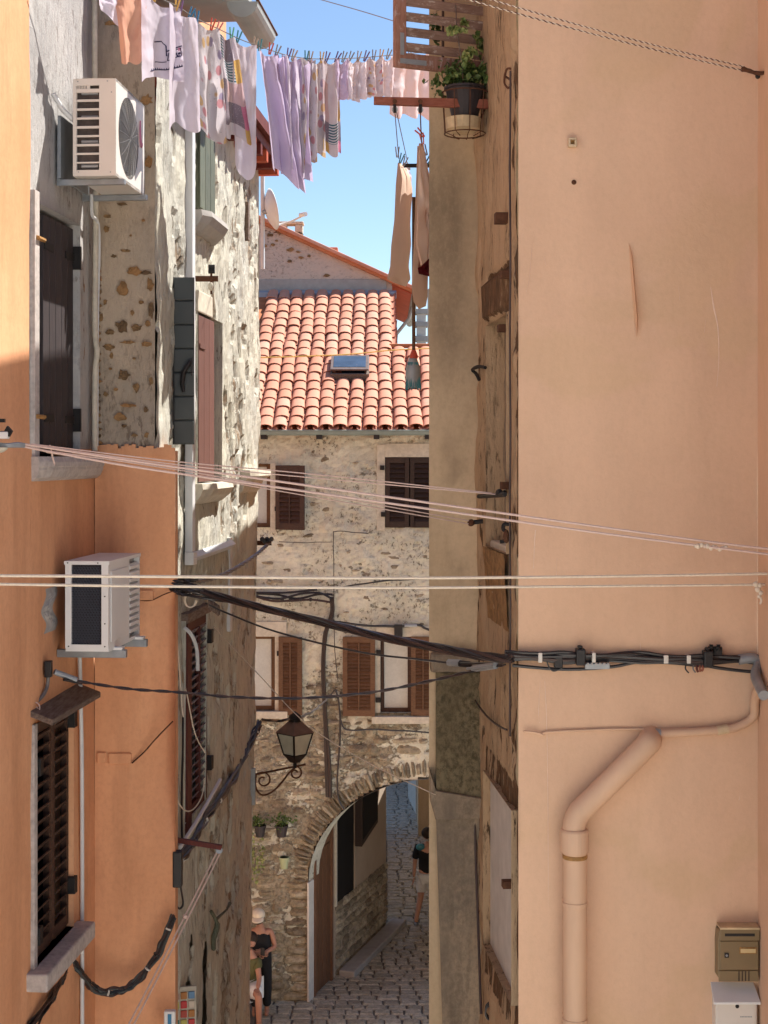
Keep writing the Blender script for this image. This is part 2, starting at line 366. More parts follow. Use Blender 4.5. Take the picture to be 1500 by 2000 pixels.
MT['leaf'] = leafm('ivy_leaf', (.035, .07, .018), (.075, .12, .03), (.20, .24, .08))
MT['leafv'] = leafm('variegated_leaf', (.08, .13, .035), (.20, .24, .075), (.48, .46, .22))
def cloth_mat(name, c, kind='plain'):
    n = N(name, .95, .05)
    if kind == 'plain': q = n.ramp(n.noise(5, 4), [(.3, tuple(x * .93 for x in c)), (.7, c)])
    elif kind == 'floral':
        v = n.vor(5, n.uv((1, 1.6, 1)), 'Distance'); vc = n.vor(5, n.uv((1, 1.6, 1)))
        fl = n.mix(.25, n.ramp(n.sep(vc)[0], [(0, (.55, .22, .25)), (.4, (.28, .25, .40)), (.7, (.62, .40, .14))], True), (.5, .42, .46))
        q = n.mix(n.ramp(v, [(.34, 1.0), (.4, 0.0)]), c, fl)
        q = n.mix(n.ramp(n.vor(17, n.uv((1, 1.6, 1)), 'Distance'), [(.12, .8), (.2, 0.0)]), q, (.36, .36, .40))
    else:                                   # patchwork of printed squares
        u = n.uv((2.6, 4.6, 1), kind[1]); wv = n.nd('ShaderNodeTexWhiteNoise'); wv.noise_dimensions = '2D'
        fl = n.nd('ShaderNodeVectorMath'); fl.operation = 'FLOOR'; n.ln(u, fl.inputs[0]); n.ln(fl.outputs[0], wv.inputs['Vector'])
        r = wv.outputs['Value']
        q = n.ramp(r, [(0, (.62, .57, .62)), (.18, (.24, .20, .24)), (.34, (.58, .38, .13)), (.50, (.58, .20, .32)), (.64, (.60, .60, .64)), (.78, (.58, .42, .44)), (.9, (.40, .42, .5))], True)
        st = n.nd('ShaderNodeTexWave'); st.inputs['Scale'].default_value = 11; st.bands_direction = 'Y'; n.ln(n.uv(), st.inputs['Vector'])
        sm = n.math('MULTIPLY', n.ramp(r, [(0, 0.0), (.64, 1.0), (.78, 0.0)], True), n.ramp(st.outputs['Fac'], [(.5, 0.0), (.55, 1.0)]))
        q = n.mix(sm, q, (.05, .13, .18))
        q = n.mix(n.ramp(n.vor(30, n.uv((1, 1.7, 1)), 'Distance'), [(.17, .55), (.22, 0.0)]), q, (.60, .52, .55))
    n.col(q); n.bump(n.noise(24, 5), .25, .006)
    tr = n.nd('ShaderNodeBsdfTranslucent'); n.inp(tr.inputs[0], q); mx = n.nd('ShaderNodeMixShader'); mx.inputs[0].default_value = .42
    n.ln(n.b.outputs[0], mx.inputs[1]); n.ln(tr.outputs[0], mx.inputs[2]); n.ln(mx.outputs[0], n.t.nodes['Material Output'].inputs[0])
    return n.m
MT['c_lilac_shade'] = cloth_mat('lilac_shade_cotton', (.64, .55, .74)); MT['c_white'] = cloth_mat('white_linen_shade_tint', (.72, .66, .76))  # lilac cast of shade and sky is put into these cloth colours
MT['c_peach'] = cloth_mat('peach_cotton', (.72, .40, .29)); MT['c_floral'] = cloth_mat('floral_cotton', (.62, .58, .62), 'floral')
MT['c_patch'] = cloth_mat('patchwork_cotton', (.6, .6, .6), ('p', (3, 7, 0))); MT['c_patch2'] = cloth_mat('patchwork_cotton_narrow', (.6, .6, .6), ('p', (11, 2, 0)))
MT['c_beige'] = cloth_mat('beige_towelling', (.76, .58, .47)); MT['c_wine'] = cloth_mat('wine_towelling', (.24, .045, .07))
MT['c_sheer'] = cloth_mat('sheer_white', (.74, .70, .76))
MT['ink'] = simple('navy_print', (.04, .035, .08), .9, .1, 10)
MT['inkp'] = simple('pink_print', (.5, .2, .32), .9, .1, 10)
PEGC = {}
for nm, c in dict(blue=(.03, .18, .34), red=(.50, .07, .04), pink=(.56, .20, .19), green=(.10, .36, .22), teal=(.06, .22, .26), yellow=(.60, .36, .10), wooden=(.42, .32, .25), grey=(.27, .28, .30), purple=(.16, .08, .22)).items():
    PEGC[nm] = simple(nm + '_peg', c, .5, .1, 10, .35, 0)

# ---------------------------------------------------------------- walls with openings
def wall(name, fr, a0, a1, z0, z1, mat, parent, holes=(), step=.12, disp=None, mask=None, reveal=.18, warp=None, skip=None):
    def lines(lo, hi, ext):
        L = sorted({lo, hi, *[e for e in ext if lo < e < hi]}); out = []
        for p, q in zip(L, L[1:]):
            n = max(1, round((q - p) / step)); out += [p + (q - p) * i / n for i in range(n)]
        return out + [hi]
    A = lines(a0, a1, [e for h in holes for e in h[:2]]); Z = lines(z0, z1, [e for h in holes for e in h[2:4]])
    m = M(); idx = {}; at = []
    def vid(i, j):
        if (i, j) not in idx:
            a, z = A[i], Z[j]; idx[(i, j)] = len(m.v); d = disp(a, z) if disp else 0
            a2, z2 = warp(a, z) if warp else (a, z)
            m.v.append(fr(a2, z2, d)); at.append(mask(a, z) if mask else 0.0)
        return idx[(i, j)]
    for j in range(len(Z) - 1):
        for i in range(len(A) - 1):
            ac, zc = (A[i] + A[i + 1]) / 2, (Z[j] + Z[j + 1]) / 2
            if any(h[0] < ac < h[1] and h[2] < zc < h[3] for h in holes) or (skip and skip(ac, zc)): continue
            m.f.append((vid(i, j), vid(i + 1, j), vid(i + 1, j + 1), vid(i, j + 1)))
    for h in holes:
        for (p, q) in (((h[0], h[2]), (h[1], h[2])), ((h[1], h[2]), (h[1], h[3])), ((h[1], h[3]), (h[0], h[3])), ((h[0], h[3]), (h[0], h[2]))):
            p2, q2 = (warp(*p), warp(*q)) if warp else (p, q)
            m.add([fr(*p2, .015), fr(*q2, .015), fr(*q2, -reveal), fr(*p2, -reveal)], [(0, 1, 2, 3)]); at.extend([.2] * 4)
    m.at = at
    return m.build(name, mat, parent, smooth=False)
def slat_mesh(fr, L, h, t, ang, name='slat'):
    e, n, u = fr(1, 0, 0) - fr(0, 0, 0), fr(0, 0, 1) - fr(0, 0, 0), Vector((0, 0, 1)); e.normalize(); n.normalize()
    c, s = math.cos(ang), math.sin(ang); hv = u * c + n * s; tv = n * c - u * s
    return M().hull8([e * (L / 2 * i) + hv * (h / 2 * j) + tv * (t / 2 * k) for k in (-1, 1) for j in (-1, 1) for i in (-1, 1)]).mesh(name, Vector((0, 0, 0)))
def louvre(fr, a0, a1, z0, z1, w0, mat, smat, parent, n, st=.055, th=.035, mull=False, ang=-.62, label=None, name='shutter', mid=None):
    m = M(); m.box(fr, a0, a0 + st, z0, z1, w0, w0 + th).box(fr, a1 - st, a1, z0, z1, w0, w0 + th)
    m.box(fr, a0 + st, a1 - st, z0, z0 + st * 1.3, w0, w0 + th).box(fr, a0 + st, a1 - st, z1 - st * 1.2, z1, w0, w0 + th)
    if mid: m.box(fr, a0 + st, a1 - st, mid - st * .5, mid + st * .5, w0, w0 + th)
    if mull: m.box(fr, (a0 + a1) / 2 - .011, (a0 + a1) / 2 + .011, z0 + st * 1.3, z1 - st * 1.2, w0 + th * .3, w0 + th + .012)
    o = m.build(name, mat, parent, bevel=.004, label=label)
    zz0, zz1 = z0 + st * 1.3, z1 - st * 1.2; pit = (zz1 - zz0) / n
    L = (fr(a1 - st, 0, 0) - fr(a0 + st, 0, 0)).length
    me = slat_mesh(fr, L, pit * 1.15, .008, ang); me.materials.append(smat)
    for i in range(n):
        z = zz0 + (i + .5) * pit
        if mid and abs(z - mid) < st * .6: continue
        inst(me, 'slat', o, fr((a0 + a1) / 2, z, w0 + th * .5))
    return o
def hinge(fr, a, z, w, L, parent, mat=None, h=.05):
    return M().box(fr, a, a + L, z - h / 2, z + h / 2, w, w + .008).build('hinge', mat or MT['iron'], parent, bevel=.002)
STONES = []
def stone_meshes(mat, n=8, seed=3, bulge=.35):
    rd = random.Random(seed); out = []
    for q in range(n):
        vs, fs = [], []; K = 4
        for j in range(K):
            for i in range(K):
                x, z = i / (K - 1) - .5, j / (K - 1) - .5
                ed = max(abs(x), abs(z)) > .45; cn = abs(x) > .45 and abs(z) > .45
                k = .86 if cn else 1.0
                vs.append(Vector((x * k + rd.uniform(-.05, .05), -(.5 - (.3 if ed else 0) + rd.uniform(-bulge, bulge) * .3), z * k + rd.uniform(-.06, .06))))
        for j in range(K - 1):
            for i in range(K - 1): b = j * K + i; fs.append((b, b + 1, b + K + 1, b + K))
        ring = [i for i in range(K)] + [j * K + K - 1 for j in range(1, K)] + [(K - 1) * K + i for i in range(K - 2, -1, -1)] + [j * K for j in range(K - 2, 0, -1)]
        o = len(vs); vs += [Vector((vs[i].x * 1.02, .5, vs[i].z * 1.02)) for i in ring]
        for q2 in range(len(ring)): fs.append((ring[q2], o + q2, o + (q2 + 1) % len(ring), ring[(q2 + 1) % len(ring)]))
        me = M().add(vs, fs).mesh('stone', Vector((0, 0, 0))); me.materials.append(mat); out.append(me)
    return out
# ================================================================ THE SETTING
K8 = 0.08
L1 = Rec(-2.6, K8, 1)        # orange house, side along the alley
L1b = Fro(9.7)               # orange house, return facing the camera
L2 = Rec(-2.225, K8, 1)      # peeling house, side along the alley
FR = Fro(8.0)                # peach house front
RS = Rec(1.333, -K8, -1)     # its flaking splayed strip
FB = Fro(9.5)                # beige wall beyond
FA = Fro(24.7)               # arch house front
# ---------- ground
m = M(); m.add([(-60, -30, 0), (60, -30, 0), (60, 120, 0), (-60, 120, 0)], [(0, 1, 2, 3)])
street = m.build('street', MT['street']); street['kind'] = 'structure'
# ---------- orange house
oh = thing('house', 'orange rendered house with bare stone upper wall and two shuttered windows, nearest on the left', 'house', (-2.5, 8.5, 0))
dispw = lambda a, z: .012 * fb(Vector((a * .8, z * .8, 3.1)), 3)
za, zb = 10.196, 8.795
u_d0, u_d1 = L1.px(70, 600)[0], L1.px(152, 600)[0]
l_d0, l_d1 = 8.42, 9.17; lz0, lz1 = 5.99, 7.33
wall('wall', L1, 6.4, 8.36, 0, 14, MT['orange'], oh, disp=dispw, step=.25)
wall('wall', L1, 8.36, 9.72, 0, 8.84, MT['orange'], oh, holes=[(l_d0, l_d1, lz0, lz1), (u_d0, u_d1, zb, 8.84)], disp=dispw, reveal=.16)
barem = lambda a, z: .15 + .35 * (a > 9.42) + .10 * fb(Vector((a * 3, z * 3, 1)), 2)
wall('wall', L1, 8.36, 9.72, 8.84, 14, MT['bareg'], oh, holes=[(u_d0, u_d1, 8.84, za)], disp=lambda a, z: -.012 + .015 * fb(Vector((a * 2, z * 2, 5)), 3), mask=barem, reveal=.2, step=.08)
x185, x340, x302 = -1.826, -1.318, -1.449
def low(a, z):
    xl = -1.485 - .09 * (7.94 - z)
    return dispw(a, z) - .16 * max(0, a - xl) / .25 * sstep(8.0, 7.85, z) * sstep(6.2, 6.9, z) * .8
wall('wall', L1b, x185, x340, 0, 8.83, MT['orange'], oh, disp=low, step=.07)
wall('wall', L1b, x185, x302, 8.83, 14, MT['bare'], oh, disp=lambda a, z: -.015 + .014 * fb(Vector((a * 3, z * 3, 9)), 3), mask=lambda a, z: .12 + .12 * fb(Vector((a * 2.2, z * 2.2, 4)), 3), step=.06)
m = M(); m.add([L1b(x340, 0, 0), L1b(x340, 8.83, 0), L1b(x340, 8.83, -.12), L1b(x340, 0, -.12)], [(0, 1, 2, 3)])
m.add([L1b(x185, 8.83, .01), L1b(x340, 8.83, 0), L1b(x340, 8.83, -.35), L1b(x185, 8.83, -.35)], [(0, 1, 2, 3)])
m.build('wall', MT['orange'], oh)
m = M().box(Fro(0), -8, -2.75, 0, 14, -9.4, -6.42).box(Fro(0), -8, -1.85, 0, 14, -18, -10.0); m.build('wall', MT['orange'], oh)
m = M().box(Fro(0), -8.3, -1.6, 14.0, 14.15, -9.4, -6.3); m.build('roof', MT['terra'], oh)
# ragged lip where the orange coat ends, low ledges of covered brick, a crack
rd = random.Random(5); m = M()
for i in range(22):
    x = x185 + .01 + i * .0225; m.box(L1b, x, x + .024, 8.80, 8.845 + rd.uniform(0, .03), -.01, .012)
m.build('plaster_lip', MT['orange'], oh)
for (p0, p1, q0, q1) in ((272, 300, 1152, 1172), (212, 257, 1470, 1492), (190, 208, 1468, 1490)):
    a, z1_ = L1b.px(p0, q0); b, z0_ = L1b.px(p1, q1)
    M().box(L1b, a, b, z0_, z1_, -.01, .022).build('covered_brick', MT['orange'], oh, bevel=.008)
def poly_on(fr, pts, w): return smoothpath([fr(*fr.px(x, y), w) for x, y in pts])
M().tube(poly_on(L1b, [(272, 1172), (296, 1172), (318, 1162), (338, 1154)], .012), .004, 5).build('plaster_crack', MT['rust'], oh)
M().tube(poly_on(L1b, [(258, 1490), (282, 1468), (305, 1442), (338, 1408)], .008), .005, 5).build('plaster_crack', MT['rust'], oh)
# ochre stones showing through the bare upper wall
rd = random.Random(11)
def blob(fr, px, py, rx, ry, w, rd, mat, parent, name='stone', n=15):
    a, z = fr.px(px, py); sx = abs(fr.px(px + rx, py)[0] - a); sz = abs(fr.px(px, py + ry)[1] - z); P = []
    for i in range(n):
        t = 2 * math.pi * i / n; k = .55 + .55 * abs(noise.noise(Vector((math.cos(t) * 1.3, math.sin(t) * 1.3, px * .37 + py * .11)))) * 1.6 + rd.uniform(-.07, .07); P.append((a + sx * math.cos(t) * k, z + sz * math.sin(t) * k))
    return M().prism(fr, P, w - .02, w).build(name, mat, parent, bevel=0)
for (x, y, rx, ry) in ((222, 500, 6, 4), (205, 590, 5, 8), (276, 590, 6, 5), (258, 610, 5, 7), (198, 620, 5, 10), (226, 760, 5, 4), (284, 800, 6, 9), (262, 850, 9, 4), (286, 850, 5, 8), (215, 720, 4, 3), (262, 700, 4, 3), (295, 745, 5, 10), (206, 770, 6, 6), (280, 430, 5, 4), (255, 460, 4, 3), (238, 565, 17, 17), (262, 530, 18, 11), (285, 532, 14, 6), (293, 555, 8, 16), (295, 605, 6, 22), (288, 632, 7, 8), (238, 638, 16, 16), (215, 648, 12, 8), (266, 640, 12, 9),
    (212, 678, 14, 8), (218, 694, 5, 8), (250, 668, 18, 4), (286, 672, 12, 7), (241, 732, 13, 13), (266, 757, 8, 12), (250, 792, 17, 5), (236, 815, 16, 10), (242, 832, 6, 4), (208, 447, 7, 9), (208, 422, 9, 5), (245, 490, 14, 3.5),
    (210, 875, 14, 6), (228, 873, 6, 3), (206, 205, 8, 6), (285, 195, 14, 12), (215, 45, 14, 5), (290, 315, 9, 16), (238, 398, 12, 4)):
    blob(L1b, x, y, rx, ry, -.002, rd, MT['patchstone'], oh)
for i in range(26):                          # stacked brick ends in the inner corner
    y = 530 + i * 13.4
    blob(L1b, 190 + rd.uniform(-1, 2), y, 8.5, 6.0, .006, rd, MT['patchstone'], oh, 'brick', 8)
# upper window: planked shutters
fr = L1
m = M().box(fr, u_d0 - .085, u_d0, zb, za + .06, -.02, .022); m.build('window_surround', MT['sill'], oh, bevel=.004)
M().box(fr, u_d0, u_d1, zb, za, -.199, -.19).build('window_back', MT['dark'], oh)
g = (u_d1 - u_d0)
shb = M().box(fr, u_d0 + g * .26, u_d1 - .005, zb + .02, za - .02, -.072, -.05).build('shutter', MT['dkwood'], oh, bevel=.003)
np_ = 5; aw = (g * .73) / np_
for i in range(np_):
    M().box(fr, u_d0 + g * .265 + i * aw, u_d0 + g * .265 + (i + 1) * aw - .007, zb + .02, za - .025, -.049, -.026).build('plank', MT['dkwood'], shb, bevel=.003)
shc = M().box(fr, u_d0 + .02, u_d0 + g * .22, zb + .02, za - .02, -.165, -.14).build('shutter', MT['dkwood'], oh, bevel=.003)
for z in (za - .2, zb + .22):
    for a, L in ((u_d0 + g * .28, .17), (u_d1 - .18, .17)): hinge(fr, a, z, -.026, L, shb, h=.045)
    M().tube([fr(u_d0 - .06, z, 0), fr(u_d0 - .06, z, .03), fr(u_d0 + .06, z, .03)], .013, 6).build('shutter_hook', MT['brass'], oh)
    M().box(fr, u_d1 - .012, u_d1 + .01, z - .07, z + .07, -.03, .02).build('hinge', MT['iron'], oh)
P = [(0, 0), (.11, 0), (.125, -.03), (.125, -.055), (.118, -.06), (.118, -.075), (.10, -.115), (.06, -.135), (0, -.14)]
def profile_along(fr, prof, a0, a1, z, n=10):
    m = M()
    def f(u, v): 
        q = prof[min(int(round(u * (len(prof) - 1))), len(prof) - 1)]; a = a0 + (a1 - a0) * v
        k = 1 - .35 * max(0, (abs(v - .5) - .42) / .08) ** 2
        return fr(a, z + q[1], q[0] * k - .03)
    m.grid(f, len(prof) - 1, n)
    for v in (0, 1): m.f.append(tuple(range((n if v else 0) * len(prof), (n if v else 0) * len(prof) + len(prof))))
    return m
profile_along(fr, P, 8.38, 9.70, zb).build('window_sill', MT['sill'], oh, bevel=0)
# lower window: louvred shutters under a plank lintel
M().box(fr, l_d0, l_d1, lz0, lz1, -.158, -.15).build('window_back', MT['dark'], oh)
M().box(fr, l_d0 - .03, l_d0 + .03, lz0, lz1, -.02, .02).build('window_surround', MT['sill'], oh, bevel=.006)
mid = (l_d0 + l_d1) / 2 + .03
louvre(fr, l_d0 + .04, mid, lz0 + .02, lz1 - .02, -.05, MT['brown'], MT['brown'], oh, 17, st=.05, ang=.75)
louvre(fr, mid + .006, l_d1 - .005, lz0 + .02, lz1 - .02, -.05, MT['brown'], MT['brown'], oh, 17, st=.05, ang=.75)
for a, z in ((l_d1 - .03, lz1 - .1), (l_d1 - .03, lz0 + .25), (l_d0 + .04, lz0 + .16), (l_d0 + .05, lz1 - .25)):
    M().box(fr, a, a + .06, z - .05, z + .05, -.02, .03).build('hinge', MT['iron'], oh, bevel=.004)
M().hull8([fr(a, z, w) for w, zz in ((-.03, .06), (.13, 0)) for z in (lz1 + zz, lz1 + zz + .035) for a in (l_d0 - .06, l_d1 + .18)]).build('lintel', MT['lintel'], oh, bevel=.006)
M().box(fr, l_d0 - .10, l_d1 + .12, lz0 - .10, lz0 + .0, -.05, .115).build('window_sill', MT['sill'], oh, bevel=.012)
# ---------- peeling house
ph = thing('house', 'old house with peeling cream plaster and red-brown shutters beyond the orange house', 'house', (-1.8, 12, 0))
def warp2(a, z): return (9.7 + (a - 9.7) * (1 - .125 * max(0, (9 - z) / 5)), z)
rdp = random.Random(41)
PSP = [(rdp.uniform(10.2, 13.75), rdp.uniform(4, 11.3), rdp.uniform(.03, .085), rdp.uniform(.06, .22)) for _ in range(120)]
RSP = [(rdp.choice((rdp.uniform(9.25, 9.5), rdp.uniform(8.02, 8.12), rdp.uniform(8.1, 9.3))), rdp.uniform(5.4, 11.2), rdp.uniform(.02, .06), rdp.uniform(.05, .16)) for _ in range(70)]
def spots(L, a, z):
    v = 0.0
    for a0, z0, ra, rz in L:
        if abs(z - z0) < 2 * rz and abs(a - a0) < 2 * ra: v = max(v, math.exp(-((a - a0) / ra) ** 2 - ((z - z0) / rz) ** 2))
    return v
def pmask(a, z):
    v = .13 * fb(Vector((a * 2.2, z * 1.1, 7)), 3) + .30
    v += .40 * math.exp(-((a - 12.55 - .05 * math.sin(z * 3)) / .12) ** 2) * (.5 + .5 * noise.noise(Vector((0, z * 2, 1))))
    v += .42 * spots(PSP, a, z)
    return v
r0, r1 = L2.px(383, 700)[0], L2.px(431, 700)[0]; rz0, rz1 = 8.60, 9.83
q0, q1 = L2.px(361, 1300)[0], L2.px(404, 1300)[0]; qz0, qz1 = 6.27, 7.66
g0, g1 = L2.px(376, 300)[0], L2.px(413, 300)[0]; gz0, gz1 = 10.55, 11.2
s0, s1 = 10.34, 10.95; sz1 = 5.35
s2, s3 = 11.38, 11.55
def pdisp(a, z): return .013 * fb(Vector((a * 9, z * 5, 2)), 3) + .02 * fb(Vector((a * 4, z * 2, 2)), 4) + .02 * fb(Vector((a * 1.1, z * .7, 12)), 2) - .03 * sstep(.45, .5, pmask(a, z) + .3 * noise.noise(Vector((a * 9, z * 6, 0))))
def shopskip(a, z): return (a < 10.05 and z < 8.80) or (s0 < a < s1 + .35 and z < 4.85 + (a - s0) * 1.0 and not s1 < a < s2 and a < s1) or (s2 < a < s3 and z < 5.3 - abs(a - (s2 + .2)) * .9)
wall('wall', L2, 9.72, 13.78, 0, 11.6, MT['peel'], ph, holes=[(r0, r1, rz0, rz1), (q0, q1, qz0, qz1), (g0, g1, gz0, gz1)], disp=pdisp, mask=pmask, step=.042, warp=warp2, skip=shopskip, reveal=.22)
M().box(Fro(0), -8, -1.75, 0, 11.4, -13.6, -10.0).build('wall', MT['cement'], ph)
m = M(); e0, e1 = L2(*warp2(13.78, 0)), L2(13.78, 11.5)
m.add([e0, L2(*warp2(13.78, 9), 0), e1, e1 + Vector((-5, 0, 0)), e0 + Vector((-5, 0, 0))], [(0, 1, 2, 3, 4)]).build('wall', MT['peel'], ph)
fr = L2
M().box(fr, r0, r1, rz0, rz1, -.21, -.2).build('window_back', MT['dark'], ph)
sh = M().box(fr, r0 + .02, r1 - .34, rz0 + .01, rz1 - .02, -.03, -.005).build('shutter', MT['redbrown'], ph, bevel=.003)
for i in range(3):
    w_ = (r1 - .34 - r0 - .02) / 3; M().box(fr, r0 + .02 + i * w_, r0 + .015 + (i + 1) * w_, rz0 + .01, rz1 - .02, -.004, .016).build('plank', MT['redbrown'], sh, bevel=.003)
hinge(fr, r0 + .03, rz1 - .24, .017, .2, sh, MT['redbrown'], .035)
M().box(fr, r1 - .33, r1 - .01, rz0 + .01, rz1 - .03, -.09, -.06).build('shutter', MT['oxblood'], ph, bevel=.003)
M().box(fr, r0 - .02, r1 - .42, rz1, rz1 + .16, -.02, .02).build('lintel', MT['sillw'], ph, bevel=.01)
SP = [(0, 0), (.15, 0), (.16, -.04), (.13, -.09), (.07, -.14), (0, -.16)]
profile_along(fr, SP, r0 - .12, r1 - .02, rz0, 8).build('window_sill', MT['sillw'], ph)
a, z = L2.px(470, 930); profile_along(fr, [(0, 0), (.16, 0), (.17, -.05), (.1, -.09), (.07, -.17), (0, -.22)], 12.85, 13.72, z + .05, 8).build('window_sill', MT['sillw'], ph)
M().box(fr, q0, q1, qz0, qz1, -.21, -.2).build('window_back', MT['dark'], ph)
M().box(fr, q0 - .02, q0 + .12, qz0 - .1, qz1, -.04, .025).build('window_surround', MT['oxblood'], ph, bevel=.004)
louvre(fr, q0 + .13, q1 - .01, qz0, qz1 - .03, -.03, MT['oxblood'], MT['louvre'], ph, 22, st=.05, mull=True, ang=.7)
M().box(fr, q0 - .03, q1 + .02, qz1 - .02, qz1 + .05, -.04, .03).build('lintel', MT['lintel'], ph, bevel=.006)
for z in (qz1 - .2, qz0 + .25): M().box(fr, q1 - .02, q1 + .06, z - .05, z + .05, -.01, .04).build('hinge', MT['iron'], ph, bevel=.004)
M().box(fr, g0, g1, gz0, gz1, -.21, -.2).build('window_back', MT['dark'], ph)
gs = M().box(fr, g0 + .12, g1, gz0 + .02, gz1, -.02, .015).build('shutter', MT['green'], ph, bevel=.004)
for i in range(3): M().box(fr, g0 + .12 + i * .19, g0 + .30 + i * .19, gz0 + .03, gz1 - .02, .016, .032).build('plank', MT['green'], gs, bevel=.003)
profile_along(fr, SP, g0 - .02, g1 + .1, gz0 - .01, 8).build('window_sill', MT['cement'], ph)
z = L2.px(480, 480)[1]
M().box(fr, 13.05, 13.12, L2.px(480, 470)[1], L2.px(480, 395)[1], -.02, .03).build('timber_strip', MT['lintel'], ph, bevel=.004)
# drain-side edge strip of the orange house's back corner, sunlit
m = Rec(-2.235, K8, 1)
# near gutter, boards and far eave
ge = [L2(9.0, 12.0, .42), L2(11.38, 11.98, .42)]
def halfround(p0, p1, r, n=10, t=.008):
    p0, p1 = Vector(p0), Vector(p1); ax = (p1 - p0).normalized(); sd = ax.cross(Vector((0, 0, 1))).normalized(); m = M()
    def f(u, v): th = math.pi * u; return p0.lerp(p1, v) + sd * (r * math.cos(th)) - Vector((0, 0, r * math.sin(th)))
    m.grid(f, n, 6); o = len(m.v)
    m.add([p1 + sd * (r * math.cos(math.pi * i / n)) - Vector((0, 0, r * math.sin(math.pi * i / n))) for i in range(n + 1)], [tuple(range(n + 1))])
    m.add([p0 + sd * (r * math.cos(math.pi * i / n)) - Vector((0, 0, r * math.sin(math.pi * i / n))) for i in range(n + 1)], [tuple(range(n + 1))]); return m
eh = thing('roof_eave', 'overhanging grey-boarded eave with half-round gutter above the laundry line', 'roof', (-1.6, 10.6, 12))
halfround(L2(10.62, 11.93, .40), L2(11.45, 11.93, .40), .105).build('gutter', MT['gutterp'], eh, thick=.008)
M().tube([L2(10.6, 11.94, .505), L2(11.5, 11.94, .505)], .012, 6).build('gutter_rim', MT['rust'], eh)
for i in range(2): M().box(L2, 10.3 + i * .02, 10.62, 11.90 + i * .13, 12.02 + i * .14, -.2, .29 - i * .04).build('fascia_board', MT['gutterp'], eh, bevel=.05 if i == 0 else .01)
M().box(L2, 10.35, 11.45, 12.03, 12.07, -1.5, .39).build('roof_slab', MT['gutterp'], eh)
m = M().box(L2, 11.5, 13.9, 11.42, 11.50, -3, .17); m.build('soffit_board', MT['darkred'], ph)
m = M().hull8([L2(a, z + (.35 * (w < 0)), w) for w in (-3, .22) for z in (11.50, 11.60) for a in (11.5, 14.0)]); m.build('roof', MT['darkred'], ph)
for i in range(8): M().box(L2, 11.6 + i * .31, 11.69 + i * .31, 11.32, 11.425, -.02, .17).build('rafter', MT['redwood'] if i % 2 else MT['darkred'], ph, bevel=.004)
# ---------- peach house
rh = thing('house', 'peach plastered house with flaking corner and bricked-up openings on the right', 'house', (1.3, 8.6, 0))
wall('wall', FR, .700, 1.947, 0, 13.2, MT['peach'], rh, disp=lambda a, z: .006 * fb(Vector((a * 1.2, z * 1.2, 2)), 3) + .02 * max(0, fb(Vector((a * 4, z * 3, 8)), 3)) * math.exp(-((a - 1.32) / .06) ** 2) * (z < 6.55), step=.08)
wall('wall', Rec(1.307, K8, -1), 6.4, 8.0, 0, 13.2, MT['peach'], rh, step=.4)
d0, d1 = RS.px(948, 1700)[0], RS.px(1004, 1700)[0]; d0, d1 = min(d0, d1), max(d0, d1)
n0, n1 = 8.27, 9.02; nz0, nz1 = 8.27, 9.56; dz0, dz1 = 5.9, 6.93
def rmask(a, z):
    v = .22 + .12 * fb(Vector((a * 3, z * 1.2, 21)), 3) + .22 * math.exp(-((a - 8.05) / .07) ** 2) + .28 * math.exp(-((a - 9.42) / .05) ** 2) * (z < 9.5)
    v += .5 * spots(RSP, a, z)
    if d0 - .12 < a < d1 + .12 and dz0 - .2 < z < dz1 + .14: v += .45
    if n0 - .03 < a < n1 + .03 and nz1 < z < nz1 + .27: v += .8
    return v
wall('wall', RS, 8.0, 9.53, 0, 13.2, MT['peelb'], rh, holes=[(d0, d1, dz0, dz1), (n0, n1, nz0, nz1)], disp=lambda a, z: .02 * fb(Vector((a * 5, z * 3, 4)), 4) - .012 * sstep(.45, .5, rmask(a, z)) + (.05 if n0 < a < n1 and nz1 < z < nz1 + .25 else 0), mask=rmask, step=.045, reveal=.12)
M().box(RS, d0 - .02, d1 + .02, dz0 - .02, dz1 + .02, -.09, -.03).build('blocked_doorway', MT['jamb'], rh)
m = M(); m.grid(lambda u, v: RS(n0 - .02 + (n1 - n0 + .04) * u, nz0 - .02 + (nz1 - nz0 + .04) * v, -.095 + .02 * fb(Vector((u * 3, v * 6, 3)), 4)), 14, 26); m.build('blocked_window', MT['stain'], rh)
M().box(RS, n0 + .01, n1 - .01, nz0 - .02, nz0 + .035, -.11, -.01).build('window_sill', MT['sillw'], rh, bevel=.012)
m = M()
m.grid(lambda u, v: RS(n0 + (n1 - n0) * u, nz0 - .42 + .42 * v, -.0 + .03 * v + .012 * fb(Vector((u * 5, v * 4, 3)), 3)), 10, 10); m.build('broken_render', MT['patchstone'], rh)
for z, a in ((9.49, 8.30), (8.64, 8.2), (6.52, 8.15), (9.77, 8.2)):
    M().box(RS, a, a + .06, z - .02, z + .02, -.02, .05).build('iron_stub', MT['rust'], rh, bevel=.003)
def fbstain(a, z):
    v = .95 * sstep(11.1, 10.3, z) * sstep(8.7, 10.0, z) * (.55 + .45 * sstep(.56, .40, a))
    for px, py, sx_, sz_, k in ((878, 880, .03, .10, .8), (893, 915, .035, .06, .8), (880, 935, .03, .03, .7), (897, 1112, .035, .07, .9), (880, 1085, .03, .03, .5), (890, 1270, .09, .05, .7)):
        A_, Z_ = FB.px(px, py); v += k * math.exp(-((a - A_) / sx_) ** 2 - ((z - Z_) / sz_) ** 2)
    return min(1, v)
wall('wall', FB, (838 - 750) / F * 9.5, .585, 0, 13.2, MT['beige'], rh, disp=lambda a, z: .008 * fb(Vector((a * 2, z * 2, 6)), 3), step=.05, mask=fbstain)
